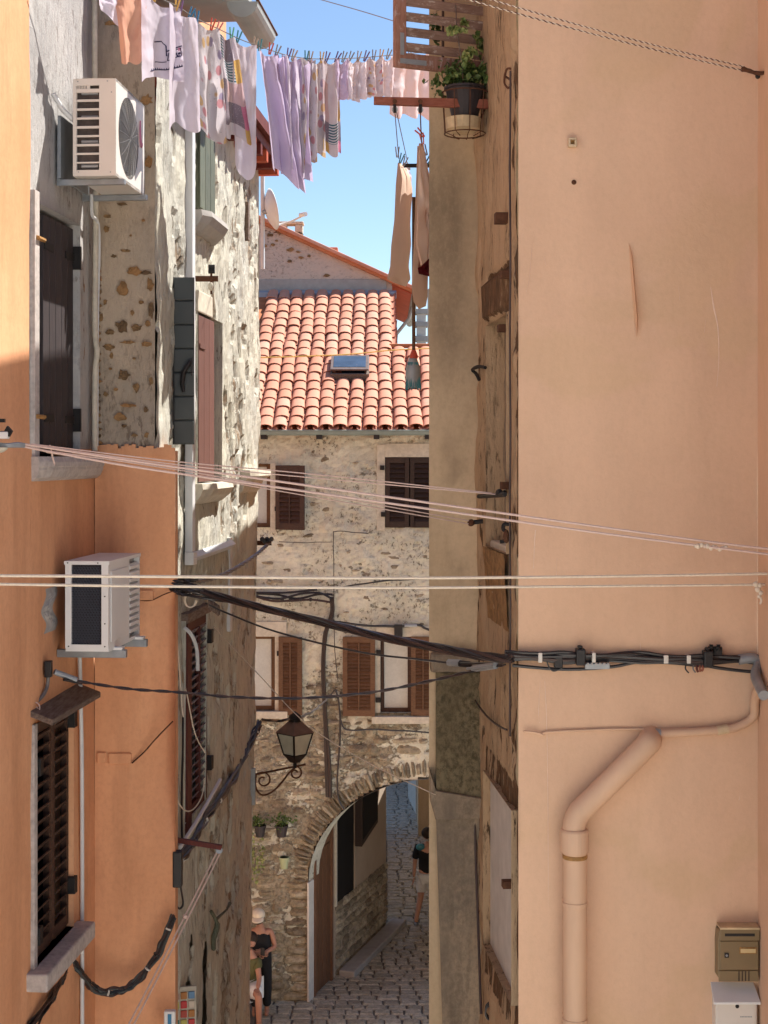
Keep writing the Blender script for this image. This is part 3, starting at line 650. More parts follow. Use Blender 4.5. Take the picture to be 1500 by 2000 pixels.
x838, x852, x940 = (838 - 750) / F * 9.5, (852 - 750) / F * 9.4, (940 - 750) / F * 9.4
zt = lambda y, d=9.45: EZ + (HY - y) / F * d
M().hull8([FB(a, z, w) for w, dz in ((-.05, 0), (.10, 0)) for z in (zt(1312), zt(1275)) for a in (x838 + .005, x940 - .015)]).build('ledge', MT['stain'], rh, bevel=.02)
m = M(); m.grid(lambda u, v: FB(x852 + (x940 - x852) * u, zt(1555) + (zt(1312) - zt(1555)) * v, .09 + .006 * fb(Vector((u * 6, v * 14, 5)), 4)), 12, 24)
m.box(FB, x852, x940, zt(1555), zt(1312), -.05, .082); m.build('mossy_shaft', MT['moss'], rh)
M().prism(FB, [(x838 + .002, zt(1500)), (x852 + .0, zt(1540)), (x940 + .002, zt(1555)), (x940 + .002, zt(1595)), (x852 - .003, zt(1598)), (x838 + .004, zt(1560))], -.05, .115).build('ledge', MT['stain'], rh, bevel=.008)
def low_fn(u, v):
    z = zt(1595) * v; xl = x852 + .09 * (1 - v) ** 1.0 * (1 if v < 1 else 0) * 2.2; xr = x940 + .02
    return FB(xl + (xr - xl) * u, z, .07 + .35 * (1 - v) * 0 + .010 * fb(Vector((u * 4, v * 30, 5)), 4))
m = M(); m.grid(low_fn, 12, 70); m.build('lower_buttress', MT['stain'], rh)
# body of the house; unseen height and depth shaped to shade the left walls
m = M(); fp = [(.70, 8.02), (1.95, 8.02), (7, 8.02), (7, 10.9), (.355, 10.9), (.285, 9.52), (.57, 9.52)]
nn = len(fp); top = 13.1
m.add([(x, y, 0) for x, y in fp] + [(x, y, top) for x, y in fp], [tuple(range(nn, 2 * nn))] + [(i, (i + 1) % nn, (i + 1) % nn + nn, i + nn) for i in (2, 3, 4)]); m.build('wall', MT['beige'], rh)
m = M().hull8([Vector((x, y, z)) for y in (10.85, 16.8) for z in (0, 10.9) for x in (.03 * y + .03, 6)]).build('wall', MT['beige'], rh); M().hull8([Vector((x, y, z)) for y in (10.91, 16.8) for z in (10.9, 11.0) for x in (.03 * y + .01, 6)]).build('roof', MT['terra'], rh)
M().box(Fro(0), .33, 7, 13.2, 13.3, -10.9, -6.3).build('roof', MT['terra'], rh)
# ---------- pale paving and house added behind the viewer to bounce sunlight in
m = M(); m.add([(-30, -11, .004), (30, -11, .004), (30, 7.0, .004), (-30, 7.0, .004)], [(0, 1, 2, 3)])
sq = m.build('bounce_pavement', MT['square']); sq['kind'] = 'structure'
bh = thing('house', 'added cream house behind the viewer, unseen, bouncing sunlight into the alley', 'house', (0, -11, 0))
M().box(Fro(0), -16, 16, 0, 12, 10, 18).build('wall', MT['bounce_wall'], bh)
M().box(Fro(0), -16.3, 16.3, 12, 12.3, 9.7, 18).build('roof', MT['terra'], bh)

# unseen pale paving and pale house added to bounce sunlight onto the arch house
m = M(); m.add([(-12, 13.9, .004), (3, 13.9, .004), (3, 23.15, .004), (-12, 23.15, .004)], [(0, 1, 2, 3)]); pv = m.build('bounce_pavement', MT['square']); pv['kind'] = 'structure'
h_ = thing('house', 'added pale house left of the little square, unseen, bouncing sunlight to the arch house', 'house', (-10, 19, 0))
M().box(Fro(0), -13, -8, 0, 5.5, -24.6, -13.7).build('wall', MT['bounce_wall'], h_); M().box(Fro(0), -13, -7.8, 5.5, 5.7, -24.6, -13.6).build('roof', MT['terra'], h_)

# ---------- arch house across the little square
ah = thing('house', 'rubble stone house with tiled roof and vaulted archway closing the alley', 'house', (0, 26.5, 0))
AC, AA, AB_, AS = .823, 2.02, 1.64, 1.97       # arch ellipse
def inarch(x, z, g=0.0):
    if abs(x - AC) > AA + g: return False
    return z < AS or ((x - AC) / (AA + g)) ** 2 + ((z - AS) / (AB_ + g)) ** 2 < 1
EAVE = 9.22
fx = lambda px: (px - CX) / F * 24.7
fz = lambda py: EZ + (HY - py) / F * 24.7
wins = [(fx(478), fx(528), fz(1030), fz(906)), (fx(752), fx(847), fz(1030), fz(893)), (fx(470), fx(537), fz(1388), fz(1243)), (fx(742), fx(806), fz(1392), fz(1243))]
def amask(x, z):
    lo = sstep(6.6, 3.4, z)
    return .22 + .20 * fb(Vector((x * 1.5, z * 1.8, 5)), 4) + .22 * lo * (x < .3) + .12 * sstep(5.6, 5.0, z)
def adisp(x, z): return .022 * fb(Vector((x * 8, z * 10, 14)), 3) + .03 * fb(Vector((x * 2.2, z * 3, 4)), 4) - .03 * sstep(.42, .5, amask(x, z) + .35 * noise.noise(Vector((x * 7, z * 9, 0))))
ask = lambda x, z: inarch(x, z, .02)
wall('wall', FA, -2.4, 1.4, 0, EAVE, MT['arch'], ah, holes=wins, disp=adisp, mask=amask, step=.045, skip=ask, reveal=.16)
wall('wall', FA, -7.9, -2.4, 0, EAVE, MT['arch'], ah, disp=adisp, mask=amask, step=.2); wall('wall', FA, 1.4, 3.3, 0, EAVE, MT['arch'], ah, disp=adisp, mask=amask, step=.1, skip=ask)
# passage under the house: left wall, vault, right wall, skewed to the right
SK = .313; PD = 28.65
pe = Vector((SK, 1, 0)).normalized(); pn = Vector((1, -SK, 0)).normalized()
PW = Aff((AC - AA, 24.7, 0), pe, pn)
pl = lambda px: (lambda k: (-(AC - AA) + k * 24.7) / (SK - k))((px - CX) / F) * math.sqrt(1 + SK * SK)
PL = (PD - 24.7) * math.sqrt(1 + SK * SK)
doors = [(pl(612), pl(648), 0, 3.3), (pl(656), pl(692), 1.18, 3.35)]
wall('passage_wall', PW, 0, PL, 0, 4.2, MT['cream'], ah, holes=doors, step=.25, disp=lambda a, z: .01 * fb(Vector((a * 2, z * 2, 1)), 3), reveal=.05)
m = M(); NA = 26
def vault(u, v):
    th = math.pi * (1 - u); y = 24.66 + .46 * v; return Vector((AC + AA * math.cos(th) + SK * (y - 24.7), y, AS + AB_ * math.sin(th)))
m.grid(vault, NA, 8); m.build('vault', MT['arch'], ah)
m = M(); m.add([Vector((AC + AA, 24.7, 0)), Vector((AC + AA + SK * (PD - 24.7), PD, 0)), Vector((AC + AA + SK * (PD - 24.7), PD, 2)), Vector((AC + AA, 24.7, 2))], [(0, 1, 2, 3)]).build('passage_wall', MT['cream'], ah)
m = M()                                       # back wall with the same opening, side walls
BX = SK * (PD - 24.7)
th = [math.pi * (1 - i / NA) for i in range(NA + 1)]
arcP = [(AC - AA + BX + 2 * AA * i / NA, 3.78) for i in range(NA + 1)]
M().hull8([Vector((x + SK * (y - 24.7), y, z)) for y in (25.0, PD) for z in (3.78, 3.9) for x in (AC - AA - .2, AC + AA + .2)]).build('passage_ceiling', MT['lintel'], ah)
for yy in (25.4, 26.1, 26.8, 27.5, 28.2): M().hull8([Vector((x + SK * (y - 24.7), y, z)) for y in (yy, yy + .14) for z in (3.62, 3.79) for x in (AC - AA, AC + AA)]).build('ceiling_beam', MT['dkbrown'], ah, bevel=.01)
m.add([(-7.9, PD, 0), (AC - AA + BX, PD, 0)] + [(x, PD, z) for x, z in arcP] + [(AC + AA + BX, PD, 0), (5, PD, 0), (5, PD, 9.2), (-7.9, PD, 9.2)], [tuple(range(NA + 7))])
m.add([(-7.9, 24.7, 0), (-7.9, PD, 0), (-7.9, PD, 10.5), (-7.9, 24.7, EAVE)], [(0, 1, 2, 3)]); m.add([(3.3, 24.7, 0), (3.3, PD, 0), (3.3, PD, 10), (3.3, 24.7, EAVE)], [(0, 1, 2, 3)])
m.build('wall', MT['cement'], ah)
# passage details: door, dark window with its hanging shutter, plinth stones
dr = M().box(PW, doors[0][0], doors[0][1], 0, 3.3, -.048, -.02).build('door', MT['door'], ah)
for i in range(4):
    w_ = (doors[0][1] - doors[0][0] - .1) / 4; a = doors[0][0] + .05 + i * w_
    M().box(PW, a, a + w_ - .02, .05, 2.35, -.019, .0).build('plank', MT['door'], dr, bevel=.004)
M().box(PW, doors[0][0], doors[0][1], 2.4, 2.52, -.02, .02).build('transom', MT['door'], dr)
M().box(PW, doors[0][0] + .06, doors[0][1] - .07, 2.52, 3.25, -.02, -.012).build('transom_pane', MT['dark'], dr)
for a in (doors[0][0], doors[0][1] - .07): M().box(PW, a, a + .07, 0, 3.3, -.02, .03).build('door_frame', MT['door'], dr)
M().box(PW, doors[1][0], doors[1][1], 1.18, 3.35, -.048, -.01).build('window_back', MT['dark'], ah)
M().box(PW, doors[1][0] - .07, doors[1][0], 1.2, 3.2, -.02, .03).build('window_surround', MT['sillw'], ah, bevel=.01)
M().box(PW, doors[0][0] - .25, doors[0][0] - .01, 0, 1.95, -.02, .016).build('whitewashed_jamb', MT['jamb'], ah, bevel=.01)
hs = M().prism(PW, [(pl(690), 1.98), (pl(722), 2.20), (pl(722), 3.0), (pl(690), 3.1)], .03, .16).build('hanging_shutter', MT['dkbrown'], ah, bevel=.01)
M().prism(PW, [(pl(690) + .05, 2.1), (pl(722) - .05, 2.28), (pl(722) - .05, 2.9), (pl(690) + .05, 3.0)], .161, .17).build('panel', MT['dark'], hs)
SM = stone_meshes(MT['stone'], 9, 3)
def put_stone(fr, n, a0, a1, z0, z1, w, dep, parent, rd, meshes=SM, name='stone', tilt=.03):
    e = (fr(1, 0, 0) - fr(0, 0, 0)).normalized(); nv = (fr(0, 0, 1) - fr(0, 0, 0)).normalized()
    c = fr((a0 + a1) / 2, (z0 + z1) / 2, w - dep / 2)
    mt = basis(e, -nv, Vector((0, 0, 1))) @ Matrix.Rotation(rd.uniform(-tilt, tilt), 3, 'Y')
    mt = mt @ Matrix.Diagonal(((a1 - a0), dep, (z1 - z0)))
    if rd.random() < .5: pass
    return inst(rd.choice(meshes), name, parent, c, mt)
rd = random.Random(21)
z = 0.0; a0 = pl(655)
while z < 1.12:
    h = rd.uniform(.11, .17); a = a0
    while a < PL - .05:
        L = rd.uniform(.18, .42); b = min(a + L, PL)
        put_stone(PW, 1, a + .008, b - .008, z + .006, z + h - .006, rd.uniform(.03, .06), .12, ah, rd); a = b
    z += h
# rubble stones of the front, only where they show
z = 0.02; cnt = 0
while z < 4.75:
    h = rd.uniform(.10, .185); x = fx(480) - rd.uniform(0, .2)
    while x < fx(845):
        L = rd.uniform(.16, .46); b = x + L; cx, cz = x + L / 2, z + h / 2
        ok = not any(inarch(q, zz, .31) for q in (x, b) for zz in (z, z + h)) and not any(w0 - .1 < cx < w1 + .1 and q0_ - .15 < cz < q1_ for w0, w1, q0_, q1_ in wins)
        pr = .93 if z < 4.0 else .72
        if cx > 0: pr *= .8
        if ok and rd.random() < pr:
            put_stone(FA, 1, x + .012, b - .012, z + .012, z + h - .010, adisp(cx, cz) + rd.uniform(.012, .05), .16, ah, rd); cnt += 1
        x = b
    z += h
for i in range(85):                           # scattered ones breaking through the render higher up
    x = rd.uniform(fx(500), fx(838)); z = rd.uniform(4.8, 8.9)
    if any(w0 - .45 < x < w1 + .45 and q0_ - .25 < z < q1_ + .2 for w0, w1, q0_, q1_ in wins): continue
    L, h = rd.uniform(.08, .30), rd.uniform(.05, .12)
    put_stone(FA, 1, x - L / 2, x + L / 2, z - h / 2, z + h / 2, adisp(x, z) + rd.uniform(-.004, .018), .12, ah, rd)
t = 0.0                                       # thin slabs set on edge round the arch
ring = []
while True:
    th_ = math.pi * (1 - t); x = AC + (AA + .14) * math.cos(th_); z = AS + (AB_ + .14) * math.sin(th_)
    if x > fx(852): break
    nx, nz = math.cos(th_) / AA, math.sin(th_) / AB_; q = math.hypot(nx, nz); nx, nz = nx / q, nz / q
    wd = rd.uniform(.05, .095); Lr = rd.uniform(.20, .31)
    e = Vector((nz, 0, -nx)); u = Vector((nx, 0, nz)); c = Vector((x + nx * .02, 24.7 - rd.uniform(.005, .035) + .08, z + nz * .02))
    inst(rd.choice(SM), 'voussoir', ah, c, basis(e, Vector((0, 1, 0)), u) @ Matrix.Diagonal((wd * .92, .2, Lr))); t += wd / 5.9 * 1.0
for i in range(13):                           # jamb stones under the springing
    z0_ = .02 + i * .15
    put_stone(FA, 1, AC - AA - rd.uniform(.3, .42), AC - AA - .01, z0_, z0_ + .14, rd.uniform(.03, .05), .2, ah, rd)
# windows of the front
def bx(name, px0, px1, py0, py1, w0, w1, mat, par=ah, bev=.006):
    return M().box(FA, fx(px0), fx(px1), fz(py1), fz(py0), w0, w1).build(name, mat, par, bevel=bev)
for (p0, p1, y0, y1, fm, gm) in ((478, 528, 906, 1030, MT['brown2'], MT['curtain']), (470, 537, 1243, 1388, MT['brown2'], MT['curtain']), (744, 804, 1243, 1392, MT['brown'], MT['curtain'])):
    wf = M().box(FA, fx(p0), fx(p0 + 6), fz(y1), fz(y0), -.12, -.07).box(FA, fx(p1 - 7), fx(p1), fz(y1), fz(y0), -.12, -.07).box(FA, fx(p0 + 6), fx(p1 - 7), fz(y1), fz(y1 - 8), -.12, -.07).box(FA, fx(p0 + 6), fx(p1 - 7), fz(y0 + 6), fz(y0), -.12, -.07).build('window', fm, ah, bevel=.005)
    M().box(FA, fx(p0 + 5), fx(p1 - 6), fz(y1 - 7), fz(y0 + 5), -.105, -.095).build('pane', MT['winglass'] if p0 == 0 else gm, wf)
bx('window_surround', 528, 540, 904, 1040, -.02, .02, MT['sillw']); bx('window_surround', 736, 752, 868, 1036, -.02, .025, MT['sillw']); bx('lintel', 752, 850, 866, 893, -.02, .028, MT['sillw'])
bx('window_surround', 537, 545, 1236, 1390, -.02, .02, MT['sillw']); bx('lintel', 500, 560, 1214, 1243, -.02, .03, MT['sillw']); bx('window_sill', 480, 562, 1388, 1402, -.05, .09, MT['sillw'])
bx('window_surround', 732, 743, 1236, 1392, -.02, .02, MT['sillw']); bx('lintel', 735, 850, 1222, 1243, -.02, .045, MT['sillw']); bx('window_sill', 726, 850, 1398, 1412, -.05, .10, MT['sillw'])
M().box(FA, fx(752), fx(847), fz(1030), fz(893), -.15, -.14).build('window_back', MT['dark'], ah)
def openleaf(px0, px1, py0, py1, ang, mat, smat, n, hinge_left=True, **k):
    e = Vector((math.cos(ang), -math.sin(ang), 0)); o = FA(fx(px0), 0, .035); nn_ = Vector((-math.sin(ang), -math.cos(ang), 0))
    f = Aff((o.x, o.y, 0), e, nn_); L = (fx(px1) - fx(px0)) / math.cos(ang)
    return louvre(f, 0, L, fz(py1), fz(py0), 0, mat, smat, ah, n, st=.075, mull=True, **k)
openleaf(540, 597, 909, 1034, .42, MT['brown'], MT['brown'], 12, label='dark brown louvred shutter standing open')
louvre(FA, fx(753), fx(799), fz(1030), fz(894), .0, MT['dkbrown'], MT['dkbrown'], ah, 12, st=.07, label='closed dark brown louvred shutter')
louvre(FA, fx(801), fx(848), fz(1030), fz(894), .0, MT['dkbrown'], MT['dkbrown'], ah, 12, st=.07, label='closed dark brown louvred shutter')
openleaf(545, 591, 1243, 1395, .12, MT['brown2'], MT['brown2'], 19, label='varnished brown louvred shutter')
openleaf(670, 733, 1243, 1397, .1, MT['brown2'], MT['brown2'], 19, label='varnished brown louvred shutter')
openleaf(803, 850, 1243, 1396, .1, MT['brown2'], MT['brown2'], 19, label='varnished brown louvred shutter')
for px, py in ((742, 913), (744, 1004), (537, 993), (541, 1275), (735, 1273), (734, 1366)):
    M().box(FA, fx(px), fx(px + 9), fz(py + 5), fz(py - 4), 0, .07).build('shutter_stay', MT['iron'], ah, bevel=.004)
bx('downspout_stub', 770, 786, 1219, 1246, .03, .14, MT['black'])
# roof
PT = (11.83 - 9.20) / (29.3 - 24.5); sl_ = math.atan(PT); ry = lambda y: 9.20 + PT * (y - 24.5)
XR = .115; YL = 27.2
rf = M().add([(-8.1, 24.55, ry(24.55) - .03), (XR, 24.55, ry(24.55) - .03), (XR, 29.3, ry(29.3) - .03), (-8.1, 29.3, ry(29.3) - .03), (XR, YL, ry(YL) - .03), (3.5, 24.55, ry(24.55) - .03), (3.5, YL, ry(YL) - .03)],
    [(0, 1, 4, 2, 3), (1, 5, 6, 4)]).build('roof', MT['terra'], ah, thick=.05)
m = M(); m.add([(XR, YL, ry(YL) - .06), (3.5, YL, ry(YL) - .06), (3.5, PD, 9), (XR, PD, 9)], [(0, 1, 2, 3)]).build('roof_back', MT['terra'], ah)
CS, RS_ = .238, .325                          # column spacing, row exposure along the slope
e_ = Vector((1, 0, 0)); u_ = Vector((0, math.cos(sl_), math.sin(sl_))); nrm = Vector((0, -math.sin(sl_), math.cos(sl_)))
def tile_mesh(sgn, name, L=.42, r0=.098, r1=.078):
    m = M(); n = 6
    for k, (r, t, lift) in enumerate(((r0, 0, .020), (r1, L, .0))):
        for i in range(n + 1):
            th_ = math.pi * i / n; m.v.append(Vector((r * math.cos(th_) * (1.0 if sgn < 0 else 1.1), t, sgn * r * math.sin(th_) * .58 + lift)))
    for k, (r, t, lift) in enumerate(((r0 - .014, 0, .020), (r1 - .014, L, .0))):
        for i in range(n + 1):
            th_ = math.pi * i / n; m.v.append(Vector((r * math.cos(th_) * (1.0 if sgn < 0 else 1.1), t, sgn * r * math.sin(th_) * .58 + lift)))
    q = n + 1
    for i in range(n):
        m.f += [(i, i + 1, q + i + 1, q + i), (2 * q + i, 2 * q + i + 1, 3 * q + i + 1, 3 * q + i), (i, i + 1, 2 * q + i + 1, 2 * q + i)]
    me = m.mesh(name, Vector((0, 0, 0)), True); me.materials.append(MT['tile']); return me
TM = [tile_mesh(1, 'roof_tile', .42, .104 * k, .086 * k) for k in (1, .97, 1.03)]
PM = tile_mesh(-1, 'pan_tile', .42, .085, .10)
rd = random.Random(4); Ls = (29.3 - 24.5) / math.cos(sl_); nrow = int(Ls / RS_)
sky_hole = (fx(650) * 26.3 / 24.7 - .02, fx(718) * 26.3 / 24.7 + .03, 1.75, 2.42)
pans = M(); ncol = 0
for c in range(-11, 5):
    x = .0 + c * CS + .02
    if x < fx(486): continue
    for r in range(nrow + 1):
        s = r * RS_; y = 24.5 + s * math.cos(sl_)
        if x > XR - .05 and y > YL - .25: continue
        p = Vector((x + rd.uniform(-.008, .008) + .01 * math.sin(r * .7 + c), 24.5 - .06, ry(24.5) - .0)) + u_ * (s + rd.uniform(-.012, .012))
        if sky_hole[0] < p.x < sky_hole[1] and sky_hole[2] - .25 < s < sky_hole[3]: continue
        mt = basis(e_, u_, nrm) @ Matrix.Rotation(rd.uniform(-.035, .035), 3, 'Z')
        o = inst(rd.choice(TM), 'roof_tile', rf, p + nrm * (.035 + rd.uniform(0, .008)), mt)
        qv = [p + Vector((CS / 2, 0, 0)) + e_ * v.co.x + u_ * (v.co.y - .05) + nrm * (v.co.z + .058) for v in PM.vertices]
        pans.add(qv, [tuple(f.vertices) for f in PM.polygons])
po = pans.build('pan_tiles', MT['tile'], rf, smooth=True); po['kind'] = 'stuff'
M().box(Fro(0), XR - .03, 2.2, ry(YL) + .03, ry(YL) + .10, -YL - .12, -YL + .1).build('ridge_cap', MT['terra'], rf, bevel=.02)
mm = M(); mm.tube([Vector((XR, YL - .05, ry(YL) + .03)), Vector((XR, 29.3, ry(29.3) + .03))], .035, 6).build('verge_tile', MT['tile'], rf)
# gutter of the arch house
gx0, gx1 = fx(505) - .8, fx(850)
gt = halfround((gx1, 24.44, 9.20), (gx0, 24.44, 9.20), .075).build('gutter', MT['gutter'], ah, thick=.008, smooth=True)
M().tube([(gx0, 24.365, 9.20), (gx1, 24.365, 9.20)], .012, 6).build('gutter_rim', MT['gutter'], gt)
for px in (512, 619, 730, 829): M().box(FA, fx(px), fx(px + 11), fz(858), fz(842), .02, .3).build('gutter_bracket', MT['black'], ah)
# skylight standing open
def RP(a, s, h): return Vector((a, 24.5, ry(24.5))) + u_ * s + nrm * h
sa0, sa1 = sky_hole[0] + .02, sky_hole[1] - .05
sk_ = M().hull8([RP(a, s, h) for h in (-.02, .17) for s in (1.72, 1.76) for a in (sa0, sa1)]).hull8([RP(a, s, h) for h in (-.02, .17) for s in (1.72, 2.4) for a in (sa0 - .03, sa0)]).hull8([RP(a, s, h) for h in (-.02, .17) for s in (1.72, 2.4) for a in (sa1, sa1 + .05)]).build('skylight', MT['lintel'], rf)
M().hull8([RP(a, s, h) for h in (-.02, .0) for s in (1.72, 2.4) for a in (sa0, sa1)]).build('skylight_well', MT['dark'], sk_)
def SP_(a, t, h): return RP(a, 2.42 - t * .66, .17 + t * .045 + h)
M().hull8([SP_(a, t, h) for h in (0, .03) for t in (0, 1) for a in (sa0 - .03, sa1 + .04)]).build('sash', MT['copper'], sk_, bevel=.004)
M().hull8([SP_(a, t, h) for h in (.031, .037) for t in (.1, .86) for a in (sa0 + .02, sa1 - .01)]).build('pane', MT['skyglass'], sk_)
# ---------- gable house behind
gh = thing('house', 'house with worn pinkish gable wall and orange tiled verge behind the arch house', 'house', (-1.5, 32, 0))
GD = 29.45; GF = Fro(GD)
gx = lambda px: (px - CX) / F * GD
gz = lambda py: EZ + (HY - py) / F * GD
slope = (gz(437) - gz(552)) / (gx(760) - gx(508)); gtop = lambda x: gz(437) - slope * (x - gx(508))
xr = gx(766); m = M(); NXg, NZg = 60, 44
m.grid(lambda u, v: GF(-4 + (xr + 4) * u, 8 + (gtop(-4 + (xr + 4) * u) - 8) * v, .012 * fb(Vector((u * 9, v * 7, 3)), 3)), NXg, NZg)
m.at = [.28 + .16 * fb(Vector((p.x * 1.6, p.z * 2.2, 3)), 4) + .22 * sstep(12.6, 13.2, p.z) - .5 * (p.z < gz(545)) for p in m.v]
m.build('wall', MT['gable'], gh)
m = M().box(GF, -4, gx(755), gz(569), gz(546), -.05, .03); m.build('cement_band', MT['cement'], gh, bevel=.01)
m = M().hull8([GF(a, z, w) for w, dz in ((0, .0), (.16, -.05)) for z in (gz(580) + dz, gz(567) + dz) for a in (-4, gx(774))]); m.build('flashing', MT['lead'], gh, bevel=.004)
m = M().add([(xr, GD, 8), (xr, 36, 8), (xr, 36, gtop(xr)), (xr, GD, gtop(xr))], [(0, 1, 2, 3)]).add([(-.3, GD, 0), (-.3, 36, 0), (-.3, 36, 8), (-.3, GD, 8)], [(0, 1, 2, 3)]); m.build('wall', MT['gable'], gh)
xo = gx(806); m = M()
def GR(x, y, h): q = Vector((slope, 0, 1)).normalized(); return Vector((x, y, gtop(x))) + q * h
m.hull8([GR(x, y, h) for h in (.0, .06) for y in (GD - .12, 36) for x in (-4, xo)]); grf = m.build('roof', MT['terra'], gh)
m = M().hull8([GR(x, y, h) for h in (-.03, -.004) for y in (GD - .05, 36) for x in (xr, xo - .01)]); m.build('soffit_board', MT['redwood'], grf)
n_ = 9; xs = [gx(500) + (xo - gx(500)) * i / n_ for i in range(n_ + 1)]
for i in range(n_):
    o = M().hull8([GR(x, y, h + (.035 if x == xs[i + 1] else 0)) for h in (.055, .125) for y in (GD - .17, GD + .2) for x in (xs[i], xs[i + 1] + .03)]).build('verge_tile', MT['tile'], grf, bevel=.02)
halfround((xo + .05, 36, gtop(xo) - .02), (xo + .05, GD - .1, gtop(xo) - .02), .07).build('gutter', MT['gutterp'], gh, thick=.008)
M().tube([(xo + .02, 31, gtop(xo) - .1), (xo - .05, 31, gtop(xo) - .35), (xr + .06, 31, gtop(xo) - .7)], .035, 8).build('downpipe', MT['gutterp'], gh)
rd = random.Random(8)
for (x, y, rx, ry_) in ((527, 459, 8, 4), (545, 455, 7, 3), (533, 478, 6, 4), (567, 488, 11, 4), (588, 503, 7, 4), (566, 510, 7, 4), (638, 538, 8, 5), (540, 470, 4, 3), (582, 492, 5, 3), (604, 500, 5, 3), (519, 480, 4, 5)):
    blob(GF, x, y, rx, ry_, .02, rd, MT['patchstone'], gh, 'stone', 9)
ck = lambda px, d: (px - CX) / F * d
ch = M().box(Fro(31), ck(546, 31), ck(560, 31), 12.6, EZ + (890 - 436) / F * 31, -.3, 0).box(Fro(31), ck(576, 31), ck(591, 31), 12.4, EZ + (890 - 438) / F * 31, -.3, 0).box(Fro(31), ck(546, 31), ck(591, 31), 12.3, EZ + (890 - 452) / F * 31, -.3, .0).box(Fro(31), ck(543, 31), ck(593, 31), EZ + (890 - 438) / F * 31, EZ + (890 - 432) / F * 31, -.32, .02).build('chimney', MT['arch'], grf, bevel=.02)
M().box(Fro(31.5), ck(612, 31.5), ck(655, 31.5), EZ + (890 - 520) / F * 31.5, EZ + (890 - 490) / F * 31.5, -.4, 0).box(Fro(31.5), ck(607, 31.5), ck(660, 31.5), EZ + (890 - 490) / F * 31.5, EZ + (890 - 483) / F * 31.5, -.45, .05).build('chimney', MT['tile'], grf, bevel=.02)
# ---------- far houses: a chimney over the roofs, blocks along the street beyond the arch
fc = thing('house', 'distant house showing only a pale banded chimney between roof and laundry', 'house', (1.2, 41, 0))
c0, c1 = ck(814, 41), ck(832, 41); zz = lambda y, d=41: EZ + (890 - y) / F * d
M().box(Fro(41), .95, 6, 0, zz(690), -4, 0).build('wall', MT['cream'], fc)
cs = M().box(Fro(41), c0, c1, zz(700), zz(604), -.4, 0).build('chimney', MT['jamb'], fc, bevel=.01)
for y in (607, 632, 660): M().box(Fro(41), c0 - .05, c1 + .05, zz(y + 6), zz(y - 4), -.45, .05).build('chimney_band', MT['cement'], cs, bevel=.01)
M().box(Fro(41.5), ck(836, 41.5), ck(850, 41.5), zz(720), zz(560), -.5, 0).build('chimney', MT['cream'], fc)
f2 = thing('house', 'shaded house on the right of the street beyond the archway', 'house', (1.4, 37, 0))
m = M().add([(ck(797, 39.5), 39.5, 0), (ck(812, 37.6), 37.6, 0), (ck(812, 37.6), 37.6, 7), (ck(797, 39.5), 39.5, 7)], [(0, 1, 2, 3)]).box(Fro(37.6), ck(812, 37.6), 4, 0, 7, -3, 0); m.build('wall', MT['jamb'], f2)
M().box(Fro(35.5), ck(817, 35.5), 4, 0, 5, -1.6, 0).build('wall', MT['beige'], f2); M().hull8([Vector((x, y, z)) for y in (28.8, 35.4) for z in (0, 4.3) for x in (.034 * y, 6)]).build('wall', MT['beige'], f2)  # long block is unseen, added to keep the sun off the street
f3 = thing('house', 'far house closing the street end beyond the archway', 'house', (0, 46, 0))
M().box(Fro(47), -3, 8, 0, 3.5, -4, 0).build('wall', MT['cream'], f3)
# ---------- cobbles
CM = []
rd = random.Random(31)
for q in range(7):
    vs = []
    for k, (s, h) in enumerate(((1.0, 0), (1.0, .6), (.84, 1.0))):
        vs += [Vector((.5 * s * sx + rd.uniform(-.05, .05), .5 * s * sy + rd.uniform(-.05, .05), h + rd.uniform(-.08, .08) * (k == 2))) for sx, sy in ((-1, -1), (1, -1), (1, 1), (-1, 1))]
    fs = [(8, 9, 10, 11)] + [(k * 4 + i, k * 4 + (i + 1) % 4, k * 4 + 4 + (i + 1) % 4, k * 4 + 4 + i) for k in (0, 1) for i in range(4)]
    me = M().add(vs, fs).mesh('cobble', Vector((0, 0, 0))); me.materials.append(MT['cobble']); CM.append(me)
y = 23.3; far = M(); nc = 0
while y < 46:
    dw = rd.uniform(.17, .23); x = max(-2.0, -.0866 * y - .1) if y < 24.6 else (AC - AA + SK * (y - 24.7) - .05 if y < 29 else .05)
    xe = .036 * y + .05
    while x < xe:
        L = rd.uniform(.2, .36); c = Vector((x + L / 2, y + dw / 2, -.03 + rd.uniform(-.006, .008)))
        mt = Matrix.Rotation(rd.uniform(-.05, .05), 3, 'Z') @ Matrix.Rotation(rd.uniform(-.02, .02), 3, 'X') @ Matrix.Rotation(rd.uniform(-.02, .02), 3, 'Y') @ Matrix.Diagonal((L - .022, dw - .02, .06))
        if nc < 290 and y < 30: inst(rd.choice(CM), 'cobble', street, c, mt); nc += 1
        else:
            me = rd.choice(CM); far.add([c + mt @ v.co for v in me.vertices], [tuple(f.vertices) for f in me.polygons])
        x += L
    y += dw
fo = far.build('far_cobbles', MT['cobble'], street); fo['kind'] = 'stuff'
# low kerb by the passage wall
M().box(PW, pl(655), PL + .2, 0, .13, .06, .34).build('kerb', MT['cement'], street, bevel=.02)
